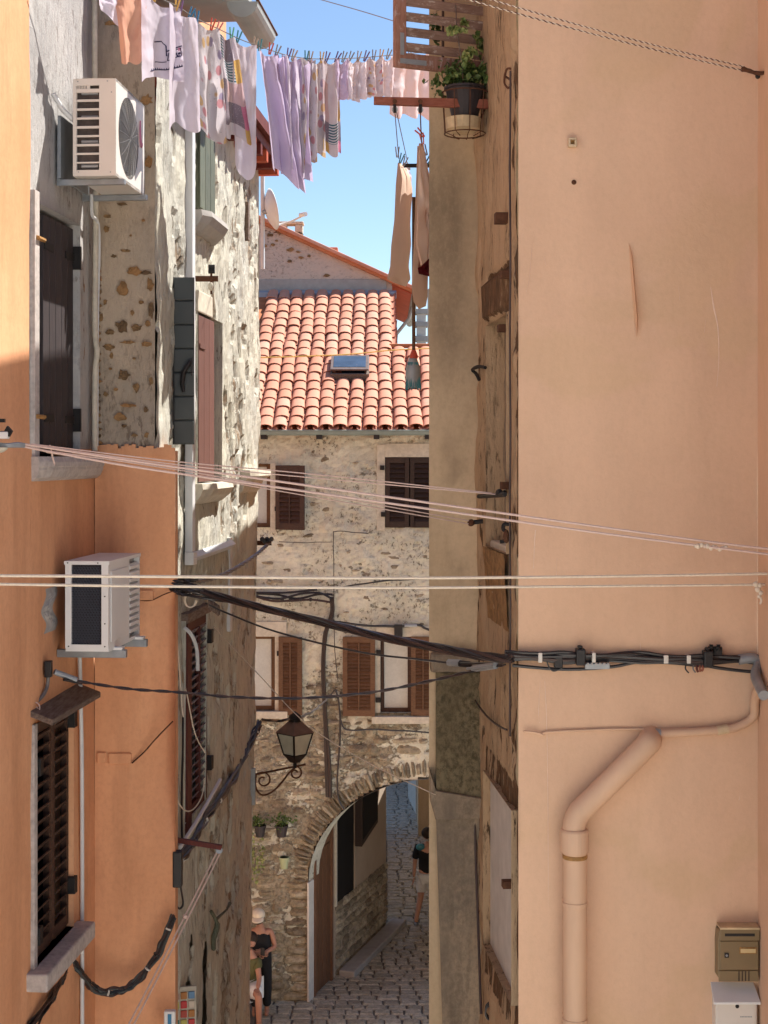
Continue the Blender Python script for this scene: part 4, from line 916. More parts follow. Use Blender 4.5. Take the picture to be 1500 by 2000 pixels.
# ================================================================ THINGS ON THE LEFT
# ---------- upper outdoor unit
fr = L1; A0, A1, W0, W1, Z0, Z1 = 8.80, 9.50, .115, .365, 10.40, 10.955
ac = thing('air_conditioner', 'ivory outdoor air conditioner with slotted side and round fan grille, above the dark plank shutters', 'air conditioner', tuple(fr((A0 + A1) / 2, Z0, .24)))
T = .012
M().box(fr, A0 + .01, A1, Z0, Z0 + .015, W0, W1).box(fr, A0 + .01, A1, Z1 - .015, Z1, W0, W1).box(fr, A1 - .015, A1, Z0, Z1, W0, W1).box(fr, A0 + .01, A0 + .05, Z0 + .015, Z1 - .015, W1 - .012, W1 - .002).build('casing', MT['acw'], ac, bevel=.004)
wv = lambda px: W0 + (px - 145) / (228 - 145) * (W1 - W0); zv = lambda py: Z1 - (py - 153) / (345 - 153) * (Z1 - Z0)
sp = M(); sp.box(fr, A0, A0 + T, Z0, Z1, W0, wv(152)).box(fr, A0, A0 + T, Z0, Z1, wv(196), W1)
sy = [180, 193.5, 198, 211, 215.5, 229, 233, 246, 251, 264, 268, 281.5, 286, 299, 303, 317, 320, 333]
edges = [153] + sy + [345]
for i in range(0, len(edges), 2):
    if i == 0: sp.box(fr, A0, A0 + T, zv(166), zv(153), wv(152), wv(196)).box(fr, A0, A0 + T, zv(180), zv(172.5), wv(152), wv(196)).box(fr, A0, A0 + T, zv(172.5), zv(166), wv(172), wv(178))
    else: sp.box(fr, A0, A0 + T, zv(edges[i + 1]), zv(edges[i]), wv(152), wv(196))
sp.build('side_panel', MT['acw'], ac, bevel=.002)
for k in range(6): M().box(fr, A0 + .003, A0 + .01, zv(172.5), zv(166), wv(154 + k * 3), wv(155.6 + k * 3)).build('vent_bar', MT['acw'], ac)
M().box(fr, A0 + .03, A0 + .05, Z0 + .015, Z1 - .015, W0 + .01, W1 - .02).build('coil', MT['coilg'], ac)
for k in range(4): M().cyl(fr(A0 + .028, Z0 + .06 + k * .14, wv(160)), fr(A0 + .028, Z0 + .06 + k * .14, wv(192)), .012, 8).build('coil_pipe', MT['galv'], ac, smooth=True)
for (px, py) in ((155, 158), (212, 158), (156, 337), (218, 338), (220, 180)): M().cyl(fr(A0 - .002, zv(py), wv(px)), fr(A0 + .004, zv(py), wv(px)), .004, 8).build('screw', MT['galv'], ac)
fc_a, fc_z, fr_ = (A0 + A1) / 2 - .05, (Z0 + Z1) / 2 - .005, .235
m = M(); NN = 40                               # front panel with a round opening
sq_ = []
for i in range(NN):
    t = 2 * math.pi * i / NN; c, s = math.cos(t), math.sin(t); k = max(abs(c), abs(s))
    sq_.append((c, s, k))
vin = [fr(fc_a + fr_ * c, fc_z + fr_ * s, W1) for c, s, k in sq_]
def sqp(c, s, k):
    a = fc_a + (c / k) * ((A1 - fc_a) if c > 0 else (fc_a - A0)); z = fc_z + (s / k) * ((Z1 - fc_z) if s > 0 else (fc_z - Z0)); return fr(a, z, W1)
vout = [sqp(*q) for q in sq_]; vback = [p - fr.n * .05 for p in vin]
m.add(vin + vout + vback, [(i, (i + 1) % NN, NN + (i + 1) % NN, NN + i) for i in range(NN)] + [(i, (i + 1) % NN, 2 * NN + (i + 1) % NN, 2 * NN + i) for i in range(NN)])
m.build('front_panel', MT['acw'], ac)
m = M().cyl(fr(fc_a, fc_z, W1 - .06), fr(fc_a, fc_z, W1 - .05), fr_ + .004, 32).build('fan_recess', MT['acd'], ac)
for k in range(3):
    t = 2 * math.pi * k / 3 + .4; P = []
    for u in (0, 1):
        for v in (-.35, .35): P.append(fr(fc_a + (.04 + .16 * u) * math.cos(t + v), fc_z + (.04 + .16 * u) * math.sin(t + v), W1 - .035 + .02 * (v > 0)))
    M().add(P, [(0, 1, 3, 2)]).build('fan_blade', MT['galv'], ac, thick=.004)
gr_ = M()
for k in range(1, 22):
    r = fr_ * k / 21; gr_.tube([fr(fc_a + r * math.cos(2 * math.pi * i / 32), fc_z + r * math.sin(2 * math.pi * i / 32), W1 + .012 * (1 - (k / 21) ** 4)) for i in range(33)], .0022, 4, cap=False)
for k in range(20):
    t = 2 * math.pi * k / 20; gr_.tube([fr(fc_a + fr_ * q * math.cos(t), fc_z + fr_ * q * math.sin(t), W1 + .012 * (1 - q ** 4) + .003) for q in (.05, .5, .8, 1)], .0018, 4)
gr_.build('fan_grille', MT['wire'], ac)
M().tube([fr(9.405 + .035 * math.cos(t), zv(205) + .09 * math.sin(t) - .03, W1 + .003) for t in [math.pi * (.75 + i / 9) for i in range(10)]], [.004 + .005 * math.sin(math.pi * i / 9) for i in range(10)], 5).build('logo', MT['inkp'], ac)
for a in (A0 + .08, A1 - .08):
    M().box(fr, a, a + .04, Z0 - .035, Z0 - .003, 0, W1 + .03).box(fr, a, a + .04, Z0 - .035, Z0 + .32, 0, .02).build('bracket', MT['galv'], ac, bevel=.003)
M().box(fr, A0 + .05, A1 - .05, Z0 - .0, Z0 + .36, .012, .03).build('back_plate', MT['galv'], ac)
M().tube([fr(A0 + .1, Z0 + .3, W0 + .02), fr(A0 - .05, Z0 + .37, .07), fr(A0 - .1, Z0 + .45, .03)], .014, 8).build('hose', MT['pvc'], ac, smooth=True)
pp = smoothpath([fr(9.58, 13, .03), fr(9.58, 11.2, .03), fr(9.585, 10.3, .035), fr(9.585, 9.6, .03), fr(9.58, 9.45, .045), fr(9.585, 9.3, .03), fr(9.58, 8.83, .03)])
tag(M().tube(pp, .018, 8).build('pipe', MT['sillw'], None, smooth=True), 'cream painted pipe running down the bare wall beside the ivory air conditioner', 'pipe')
tag(M().tube(smoothpath([fr(A1 - .1, Z0, .06), fr(A1 - .05, Z0 - .12, .05), fr(9.62, Z0 - .2, .045), fr(9.64, Z0 - .8, .03), fr(9.645, 8.86, .025)]), .011, 8).build('conduit', MT['pvc'], None, smooth=True), 'thin grey conduit hanging below the ivory air conditioner', 'conduit')
# ---------- lower outdoor unit
A0, A1, W0, W1, Z0, Z1 = 8.75, 9.50, .085, .335, 7.685, 8.20
ac2 = thing('air_conditioner', 'white outdoor air conditioner with black honeycomb coil side, on the orange wall', 'air conditioner', tuple(fr((A0 + A1) / 2, Z0, .24)))
M().box(fr, A0, A1, Z1 - .02, Z1, W0 - .006, W1 + .006).box(fr, A0 + .01, A1, Z0, Z0 + .02, W0, W1).box(fr, A0 + .002, A0 + .03, Z0 + .02, Z1 - .02, W0, W0 + .035).box(fr, A0 + .002, A0 + .04, Z0 + .02, Z1 - .02, W1 - .04, W1).box(fr, A0 + .002, A0 + .03, Z0 + .02, Z0 + .04, W0 + .035, W1 - .04).box(fr, A0 + .04, A1 - .26, Z0 + .02, Z1 - .02, W1 - .03, W1).box(fr, A1 - .02, A1, Z0, Z1 - .02, W0, W1).build('casing', MT['white'], ac2, bevel=.006)
M().box(fr, A0 + .02, A0 + .04, Z0 + .03, Z1 - .02, W0 + .02, W1 - .035).build('coil', MT['acd'], ac2)
hx = M(); sx_ = .017
rows = int((Z1 - Z0 - .06) / (sx_ * .87)); z = Z0 + .045
for j in range(rows):
    for i in range(12):
        w_ = W0 + .043 + i * sx_ + (j % 2) * sx_ / 2
        if w_ > W1 - .046: continue
        hx.tube([fr(A0 + .016, z + .0075 * math.sin(math.pi * k / 3), w_ + .0075 * math.cos(math.pi * k / 3)) for k in range(7)], .0016, 3, cap=False)
    z += sx_ * .87
hx.build('honeycomb_guard', MT['hexg'], ac2)
M().box(fr, A0 + .05, A0 + .42, Z0 + .05, Z1 - .06, W1, W1 + .006).build('front_panel', MT['white'], ac2, bevel=.003)
for k in range(11):
    z = Z0 + .05 + k * .038; M().hull8([fr(a, z + dz, W1 - w_) for w_, dz in ((0, 0), (.02, .012)) for dz2 in (0, 1) for a in (A1 - .25, A1 - .02)] if False else [fr(a, z + q, W1 - w_) for w_, o in ((-.004, 0), (.02, .014)) for q in (o, o + .02) for a in (A1 - .255, A1 - .02)]).build('louvre_slat', MT['white'], ac2)
M().box(fr, A1 - .26, A1 - .02, Z0 + .02, Z1 - .02, W1 - .05, W1 - .032).build('louvre_back', MT['galv'], ac2)
for a in (A0 + .12, A1 - .12): M().box(fr, a, a + .045, Z0 - .05, Z0 - .004, 0, W1 + .07).build('bracket', MT['galv'], ac2, bevel=.004)
for a in (A0 + .12, A1 - .12): M().box(fr, a, a + .06, Z0 - .005, Z0 + .012, W1 - .03, W1 + .05).build('foot', MT['white'], ac2, bevel=.003)
for (w_, z) in ((W0 + .015, Z1 - .01), (W1 - .06, Z1 - .01), (W1 - .02, Z0 + .16), (W1 - .02, Z0 + .03), (W0 + .02, Z0 + .03), (W1 - .02, Z1 - .2)): M().cyl(fr(A0 - .002, z, w_), fr(A0 + .005, z, w_), .004, 8).build('screw', MT['black'], ac2)
rgh = M(); rgh.grid(lambda u, v: fr(8.60 + .22 * u + .05 * math.sin(v * 9), 7.80 + .25 * v, .006 + .03 * abs(fb(Vector((u * 3, v * 4, 2)), 3)) * math.sin(math.pi * u) * math.sin(math.pi * v)), 14, 16); rgh.build('bare_patch', MT['cement'], oh)
tag(M().tube(smoothpath([fr(9.27, 7.66, .02), fr(9.30, 7.3, .02), fr(9.33, 6.6, .02), fr(9.33, 4, .02)]), .013, 8).build('conduit', MT['pvc'], None, smooth=True), 'long thin grey conduit running down the orange wall below the white air conditioner', 'conduit')
# ---------- grey-green boarded shutter standing out from the corner
SH = Aff((W(339, 700, 10.25).x, 10.25, 0), (1, .06, 0), (.06, -1, 0)); zS = lambda py: EZ + (HY - py) / F * 10.25
wS = (380 - 340) / F * 10.25
sv = thing('shutter', 'grey-green boarded shutter with black latch, swung out edge-on from the peeling house corner', 'shutter', tuple(SH(wS / 2, zS(868), 0)))
M().box(SH, 0, wS, zS(868), zS(541), -.03, -.012).build('backing_board', MT['slate'], sv)
for i in range(7):
    y0 = 541 + i * 46.7; M().box(SH, .002, wS - .002, zS(y0 + 45), zS(y0 + 1), -.012, .010).build('board', MT['slate'], sv, bevel=.006)
M().tube([SH(wS * .8, zS(706), .03), SH(wS * .75, zS(712), .045), SH(wS * .5, zS(728), .03), SH(wS * .42, zS(750), .03), SH(wS * .5, zS(766), .03)], [.012, .014, .018, .016, .01], 7).build('latch', MT['black'], sv, smooth=True)
M().box(SH, wS * .88, wS * .93, zS(735), zS(700), .01, .03).build('latch_plate', MT['black'], sv)
M().box(SH, -.006, .004, zS(868), zS(541), -.04, .0).build('edge_strip', MT['black'], sv)
# ---------- white duct
fr = L2; zP = lambda px, py: fr.px(px, py)
a_, z_ = fr.px(362, 1095)
du = thing('cable_duct', 'white plastic duct running down the peeling wall and turning under the sill', 'duct', tuple(fr(a_, z_, 0)))
M().box(fr, a_ - .02, a_ + .075, z_, 11.2, .0, .055).build('duct_run', MT['pvc'], du, bevel=.006)
a2_, z2_ = fr.px(444, 1050)
mm = M(); Lp = smoothpath([fr(a_ - .02, z_ + .02, .03), fr(a_ + .1, z_ + .02, .035), fr(a_ + .7, z_ + .02, .035), fr(a2_, z2_ - .05, .035)], 5)
mm.tube(Lp, .035, 4, up=(0, 0, 1)).build('duct_run', MT['pvc'], du)
M().box(fr, a_ - .03, a_ + .09, z_ - .03, z_ + .06, -.0, .065).build('duct_elbow', MT['white'], du, bevel=.006)
M().box(fr, a2_ - .03, a2_ + .06, fr.px(441, 1235)[1], z2_, .0, .03).build('duct_run', MT['pvc'], du, bevel=.004)
# ---------- bracket with bolts, iron things on the peeling wall
a_, z_ = fr.px(380, 543)
br = thing('wall_bracket', 'rusty flat bracket with clamp bolts sticking out of the peeling wall', 'bracket', tuple(fr(a_, z_, 0)))
dB = a_ + .08; bF = Fro(dB); b0, b1 = bF.px(378, 543)[0], bF.px(426, 543)[0]; bz = lambda py: EZ + (HY - py) / F * dB
M().box(bF, b0 - .05, b1, bz(550), bz(539), -.004, .004).build('flat_bar', MT['rust'], br)
M().cyl(bF(bF.px(413, 0)[0], bz(575), .012), bF(bF.px(413, 0)[0], bz(518), .012), .008, 8).build('bolt', MT['rust'], br)
for py in (522, 530): M().cyl(bF(bF.px(413, 0)[0] - .02, bz(py), .012), bF(bF.px(413, 0)[0] + .025, bz(py), .012), .018, 8).build('nut', MT['iron'], br)
M().ball(bF(bF.px(413, 0)[0], bz(560), .012), .022, 8, (1, 1, 1.5)).build('insulator', MT['sillw'], br, smooth=True)
# ---------- shop display at the foot of the peeling house
sb = thing('display_board', 'upright board of small coloured souvenirs at a shop entrance, bottom of the lane', 'souvenir display', tuple(W(360, 2080, 10.32)))
bF = Aff((W(334, 0, 10.32).x, 10.32, 0), (1, .25, 0), (.25, -1, 0)); bz = lambda py: EZ + (HY - py) / F * 10.32; bw = .17
M().box(bF, 0, bw, bz(2080), bz(1930), -.02, .0).build('board', MT['sillw'], sb)
pal = [(.45, .05, .03), (.04, .22, .16), (.42, .16, .03), (.5, .45, .1), (.12, .25, .42), (.55, .03, .03), (.4, .22, .05), (.6, .5, .4), (.35, .06, .08)]
pm = [simple('souvenir_%s' % n_, c, .4, .15, 30) for n_, c in zip(('red', 'green', 'orange', 'yellow', 'blue', 'scarlet', 'ochre', 'cream', 'wine'), pal)]
rd = random.Random(3)
for j in range(7):
    for i in range(3): M().box(bF, .012 + i * .052, .054 + i * .052, bz(1953 + j * 18), bz(1939 + j * 18), .0, .012).build('souvenir', pm[(j * 3 + i * 2 + j // 2) % 9], sb, bevel=.004)
lb = thing('lamp_box', 'small white plastic box with a blue stripe on the orange corner near the ground floor', 'box', tuple(W(328, 2020, 9.6)))
M().box(Fro(9.58), Fro(9.58).px(322, 0)[0], Fro(9.58).px(344, 0)[0], EZ - 1135 / F * 9.58, EZ - 1080 / F * 9.58, 0, .05).build('case', MT['white'], lb, bevel=.008)
M().box(Fro(9.58), Fro(9.58).px(330, 0)[0], Fro(9.58).px(337, 0)[0], EZ - 1130 / F * 9.58, EZ - 1085 / F * 9.58, .051, .056).build('stripe', PEGC['blue'], lb)
gf = thing('hanging_ornament', 'small verdigris ornament hanging in the dark shop opening of the peeling house', 'ornament', tuple(L2(11.5, 5.25, .03)))
M().tube(smoothpath([L2(11.4, 5.42, .03), L2(11.48, 5.3, .06), L2(11.45, 5.2, .04), L2(11.5, 5.1, .03)]), [.014] * 6 + [.022] * 6 + [.018] * 6 + [.01], 8)  .build('body', MT['green'], gf, smooth=True)
M().tube([L2(11.5, 5.33, .05), L2(11.72, 5.34, .09), L2(11.85, 5.35, .09)], [.014, .008, .014], 6).build('arm', MT['green'], gf)
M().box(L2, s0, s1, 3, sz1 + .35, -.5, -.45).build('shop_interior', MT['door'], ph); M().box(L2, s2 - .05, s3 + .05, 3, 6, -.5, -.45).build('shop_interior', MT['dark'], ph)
# ---------- reel bar with pulley and its two lines
rb = thing('line_bar', 'dark red bar with pulley holding a double washing line beside the orange corner', 'bar', tuple(W(340, 1640, 9.78)))
M().tube([W(330, 1638, 9.9), W(433, 1655, 9.85)], .021, 4).build('bar', MT['oxblood'], rb)
M().cyl(W(428, 1661, 9.84), W(428, 1661, 9.88), .022, 12).build('pulley', MT['galv'], rb)
tag(M().tube(sag(W(425, 1662, 9.86), W(236, 2030, 8.9), .01), .0055, 6).tube(sag(W(431, 1664, 9.86), W(246, 2030, 8.9), .01), .0055, 6).ball(W(362, 1790, 9.5), .016, 6).build('washing_line', MT['rope'], None, smooth=True), 'double pale line running down from the dark red bar past the orange corner', 'washing line')
# ---------- street lantern on a scrolled bracket
LD = 13.4; LF = Fro(LD); LX = lambda px: (px - CX) / F * LD; LZ = lambda py: EZ + (HY - py) / F * LD
la = thing('street_lantern', 'old copper-roofed street lantern with milky panes on a scrolled iron bracket', 'lantern', (LX(576), LD, LZ(1490)))
cx = LX(576)
def ringp(r, z, rot=math.pi / 4 + math.pi / 4): return [Vector((cx + r * math.cos(rot + k * math.pi / 2), LD + r * math.sin(rot + k * math.pi / 2), z)) for k in range(4)]
def frus(r0, z0, r1, z1):
    m = M(); return m.add(ringp(r0, z0) + ringp(r1, z1), [(0, 1, 2, 3), (7, 6, 5, 4)] + [(i, (i + 1) % 4, (i + 1) % 4 + 4, i + 4) for i in range(4)])
RT, RBm = (612 - 543) / 2 / F * LD, (599 - 557) / 2 / F * LD
frus(RT * 1.13, LZ(1431), .05, LZ(1407)).build('lamp_roof', MT['copper'], la, bevel=.003)
M().lathe((cx, LD, LZ(1409)), (0, 0, 1), [(0, .055), (.02, .045), (.03, .058), (.055, .05), (.075, .02), (.09, .001)], 12).build('finial', MT['iron'], la, smooth=True)
p0, p1 = ringp(RBm, LZ(1474)), ringp(RT, LZ(1431))
for i in range(4):
    j = (i + 1) % 4; M().add([p0[i], p0[j], p1[j], p1[i]], [(0, 1, 2, 3)]).build('lamp_pane', MT['lglass'], la, thick=.004)
    M().tube([p0[i], p1[i]], .010, 5).build('frame_bar', MT['iron'], la)
    M().tube([p0[i], p0[j]], .010, 5).build('frame_bar', MT['iron'], la); M().tube([p1[i], p1[j]], .009, 5).build('frame_bar', MT['iron'], la)
frus(RBm * .45, LZ(1489), RBm * 1.05, LZ(1475)).build('lamp_base', MT['iron'], la)
M().cyl((cx, LD, LZ(1500)), (cx, LD, LZ(1487)), .016, 8).build('stem', MT['iron'], la)
m = M(); m.tube([W(497, 1513, LD), W(597, 1493, LD)], .010, 6)
def spiral(cx_, cy_, r0, r1, t0, t1, n=20): return [W(cx_ + (r0 + (r1 - r0) * i / n) * math.cos(t0 + (t1 - t0) * i / n), cy_ + (r0 + (r1 - r0) * i / n) * math.sin(t0 + (t1 - t0) * i / n), LD) for i in range(n + 1)]
m.tube(smoothpath([W(500, 1512, LD), W(499, 1535, LD), W(506, 1549, LD), W(517, 1553, LD), W(535, 1544, LD), W(552, 1526, LD), W(566, 1508, LD), W(580, 1497, LD)], 5), .0085, 6)
m.tube(spiral(514, 1524, 17, 5, -2.4, 5.2), .0075, 6); m.tube(spiral(577, 1510, 14, 4, -1.9, 6.0), .0075, 6)
m.build('scroll_bracket', MT['rust'], la, smooth=True)
M().box(LF, LX(489), LX(499), LZ(1572), LZ(1500), -.02, .02).build('wall_plate', MT['galv'], la, bevel=.004)
# ---------- flower pots on the arch house wall
def pot(name, label, px, py0, py1, rpx, mat, plant=True, n=90, seed=0, d=24.5):
    r = rpx / F * d; c = W(px, py1, d); h = (py1 - py0) / F * d; t = thing(name, label, 'plant pot' if plant else 'pot', tuple(c))
    M().lathe(c, (0, 0, 1), [(0, r * .72), (h * .85, r), (h * .86, r * 1.1), (h, r * 1.1), (h, r * .9), (h * .8, r * .88)], 14).build('pot', mat, t, smooth=False)
    M().lathe(c + Vector((0, 0, h * .8)), (0, 0, 1), [(0, r * .9), (.01, r * .85)], 12).build('soil', MT['soil'], t)
    if plant: leaves(c + Vector((0, 0, h * 1.5)), (r * 2.0, r * 1.3, r * 1.5), n, .055, seed).build('foliage', MT['leaf'], t)
    return t
def leaves(c, rad, n, size, seed, droop=.2):
    rd = random.Random(seed); m = M(); c = Vector(c)
    cl = [Vector((rd.gauss(0, .45), rd.gauss(0, .45), rd.gauss(0, .45))) for _ in range(max(3, n // 14))]
    for _ in range(n):
        q = rd.choice(cl) + Vector((rd.gauss(0, .22), rd.gauss(0, .22), rd.gauss(0, .22)))
        p = c + Vector((q.x * rad[0], q.y * rad[1], q.z * rad[2])); s = size * rd.uniform(.6, 1.3)
        rot = Quaternion((rd.gauss(0, 1), rd.gauss(0, 1), rd.gauss(0, 1), rd.gauss(0, 1))).normalized()
        P = [Vector((0, -.5, 0)), Vector((.34, -.1, .06)), Vector((.22, .3, .05)), Vector((0, .55, -.06)), Vector((-.22, .3, .05)), Vector((-.34, -.1, .06)), Vector((0, .1, -.04))]
        m.add([p + rot @ (v * s) for v in P], [(0, 1, 6), (1, 2, 6), (2, 3, 6), (3, 4, 6), (4, 5, 6), (5, 0, 6)])
    return m
pot('flower_pot', 'dark pot with bushy green plant under the lantern, left of its pair', 508, 1612, 1634, 11, MT['potblack'], seed=2, n=160)
pot('flower_pot', 'dark pot with green plant on the rubble wall under the lantern, right of its pair', 550, 1612, 1634, 12, MT['potblack'], seed=3, n=130)
pot('flower_pot', 'empty pale green pot on the rubble wall left of the archway', 555, 1674, 1696, 9.5, MT['potgreen'], False)
vn = thing('climbing_plant', 'yellowish green trailing plant on the rubble wall beside the peeling house corner', 'plant', tuple(W(500, 1710, 24.5)))
leaves(W(498, 1675, 24.5), (.14, .1, .42), 130, .06, 9).build('foliage', MT['leafv'], vn)
M().tube([W(497, 1705, 24.55), W(499, 1680, 24.5), W(496, 1650, 24.55)], .008, 5).build('stem', MT['lintel'], vn)
# ================================================================ THINGS ON THE RIGHT
fr = FR; X = lambda px: (px - CX) / F * 8.0; Z = lambda py: EZ + (HY - py) / F * 8.0
dp = thing('drainpipe', 'thick peach-painted drainpipe with a diagonal bend on the peach wall', 'drainpipe', (X(1118), 7.9, 0))
r = .0615; wD = .085
M().cyl(fr(X(1119), 0, wD), fr(X(1119), Z(1640), wD), r, 24).build('pipe', MT['peachpipe'], dp, smooth=True)
pA, pB = fr(X(1118), Z(1592), wD), fr(X(1263), Z(1444), wD)
M().tube(smoothpath([fr(X(1118), Z(1625), wD), fr(X(1118), Z(1603), wD), fr(X(1127), Z(1580), wD), fr(X(1150), Z(1557), wD), fr(X(1252), Z(1455), wD), fr(X(1266), Z(1444), wD * .6), fr(X(1272), Z(1438), -.03)], 6), r * .98, 24).build('pipe_bend', MT['peachpipe'], dp, smooth=True)
M().lathe(fr(X(1118), Z(1656), wD), (0, 0, 1), [(0, r * 1.0), (.003, r * 1.2), (.108, r * 1.2), (.118, r * 1.12), (.122, r * 1.02)], 28).build('collar', MT['peachpipe'], dp, smooth=False)
M().lathe(fr(X(1119), Z(1668), wD), (0, 0, 1), [(0, r * 1.01), (.004, r * 1.05), (.018, r * 1.05), (.022, r * 1.01)], 28).build('seal_ring', MT['brass'], dp)
for y_ in (1760, 1985): M().lathe(fr(X(1119), Z(y_), wD), (0, 0, 1), [(0, r * 1.0), (.002, r * 1.06), (.022, r * 1.06), (.024, r * 1.0)], 24).box(fr, X(1098), X(1140), Z(y_), Z(y_) + .02, -.01, .03).build('pipe_clamp', MT['peachpipe'], dp)
cp = smoothpath([fr(X(1284), Z(1431), .03), fr(X(1340), Z(1427), .03), fr(X(1398), Z(1424), .03)], 6)
cn = thing('conduit', 'peach conduit curving up into the corner from the top of the drainpipe', 'conduit', tuple(fr(X(1390), Z(1440), .03)))
M().tube(smoothpath([fr(X(1284), Z(1431), .03), fr(X(1400), Z(1424), .03), fr(X(1440), Z(1416), .03), fr(X(1468), Z(1396), .04), Rec(1.307, K8, -1)(7.9, Z(1360), .03), Rec(1.307, K8, -1)(7.75, Z(1325), .03)], 8), .0225, 14).build('conduit_tube', MT['peachpipe'], cn, smooth=True)
M().tube([fr(X(1398), Z(1424.5), .03), fr(X(1419), Z(1421), .03)], .0255, 14).build('coupling', MT['beige'], cn, smooth=True)
M().tube([fr(X(1270), Z(1430), .028), fr(X(1288), Z(1431), .03)], .026, 12).build('coupling', MT['galv'], cn, smooth=True)
tag(M().tube(smoothpath([fr(X(1022), Z(1426), .03), fr(X(1048), Z(1430), .02), fr(X(1060), Z(1434), .014), fr(X(1072), Z(1429), .012), fr(X(1180), Z(1424), .012), fr(X(1280), Z(1423), .012), fr(X(1330), Z(1422), .012)]), .0065, 7).build('cord', MT['peachpipe'], None, smooth=True), 'thin painted cord running along the peach wall to the drainpipe top', 'cord')
# letter boxes
mb = thing('letter_box', 'bronze letter box with slot, lock and ivory name label on the peach wall', 'letter box', (X(1436), 7.95, Z(1908)))
m = M().prism(fr, [(X(1396), Z(1898)), (X(1402), Z(1907)), (X(1474), Z(1908)), (X(1475), Z(1810)), (X(1398), Z(1808)), (X(1396), Z(1830))], -.01, .075); m.build('body', MT['olivebox'], mb, bevel=.006)
M().box(fr, X(1399), X(1476), Z(1827), Z(1803), .076, .092).build('hood', MT['olivebox'], mb, bevel=.005); M().box(fr, X(1399), X(1476), Z(1805), Z(1801), -.01, .095).build('hood_edge', MT['potcream'], mb, bevel=.002)
M().box(fr, X(1408), X(1466), Z(1818), Z(1812.5), .0915, .0935).build('slot', MT['black'], mb, bevel=.004)
M().box(fr, X(1400), X(1474), Z(1884), Z(1828.5), .076, .083).build('door', MT['olivebox'], mb, bevel=.003)
M().box(fr, X(1437), X(1470), Z(1852.5), Z(1840), .0835, .086).build('label_frame', MT['brass'], mb, bevel=.002); M().box(fr, X(1439), X(1468), Z(1850.5), Z(1843), .0855, .088).build('name_label', MT['ivory'], mb)
M().box(fr, X(1408), X(1416.5), Z(1860), Z(1851), .0835, .087).build('lock', MT['black'], mb); M().cyl(fr(X(1412), Z(1855.5), .087), fr(X(1412), Z(1855.5), .09), .006, 12).build('lock_core', MT['galv'], mb)
M().box(fr, X(1397), X(1474), Z(1907), Z(1885.5), .076, .083).build('lower_panel', MT['olivebox'], mb, bevel=.003)
for k in range(4): M().box(fr, X(1435 + k * 6.4), X(1437 + k * 6.4), Z(1905), Z(1886), .0835, .0855).build('groove', MT['dkbrown'], mb)
wb = thing('letter_box', 'white enamel letter box with sloping lid below the bronze one', 'letter box', (X(1431), 7.95, Z(2110)))
M().box(fr, X(1391), X(1471), Z(2110), Z(1940), -.01, .08).build('body', MT['acw'], wb, bevel=.004)
M().box(fr, X(1396), X(1467), Z(2110), Z(1945), .081, .084).build('door', MT['acw'], wb, bevel=.002)
M().hull8([fr(a, z, w_) for w_, z0_, z1_, dx in ((-.01, 1920, 1916, 3), (.11, 1948, 1943, 0)) for z in (Z(z0_), Z(z1_)) for a in (X(1385 + dx), X(1476 - dx * 1.6))]).build('lid', MT['white'], wb, bevel=.003)
M().cyl(fr(X(1432.5), Z(1954), .083), fr(X(1432.5), Z(1954), .088), .010, 14).build('lock', MT['black'], wb)
m = M()
for i in range(8): m.box(fr, X(1438.5 + i * 2.9), X(1440.7 + i * 2.9), Z(1975.6), Z(1973.2), .0842, .0846)
m.build('faded_lettering', MT['galv'], wb)
# wall oddments
bn = thing('wall_anchor', 'square painted anchor block with a hollow centre high on the peach wall', 'anchor', (X(1117), 7.97, Z(290)))
M().box(fr, X(1109), X(1125), Z(275), Z(271), -.01, .035).box(fr, X(1109), X(1125), Z(289), Z(285), -.01, .035).box(fr, X(1109), X(1113), Z(285), Z(275), -.01, .035).box(fr, X(1121), X(1125), Z(285), Z(275), -.01, .035).build('block', MT['beige'], bn, bevel=.003)
M().box(fr, X(1113), X(1121), Z(285), Z(275), -.01, .015).build('core', MT['brass'], bn)
tag(M().lathe(fr(X(1121), Z(356), -.01), (0, -1, 0), [(0, .016), (.012, .013), (.014, .006), (.03, .005)], 10).build('nail', MT['rust'], None), 'single rusty nail in the peach wall below the square anchor', 'nail')
M().add([fr(X(1228), Z(474), .001), fr(X(1232), Z(500), .022), fr(X(1241), Z(620), .045), fr(X(1243), Z(660), .012), fr(X(1229.5), Z(500), -.006), fr(X(1238), Z(622), -.006), fr(X(1236), Z(500), -.006), fr(X(1247), Z(622), -.006)], [(0, 4, 1), (4, 5, 2, 1), (5, 3, 2), (0, 1, 6), (1, 2, 7, 6), (2, 3, 7)]).build('raised_scar', MT['peach'], rh)
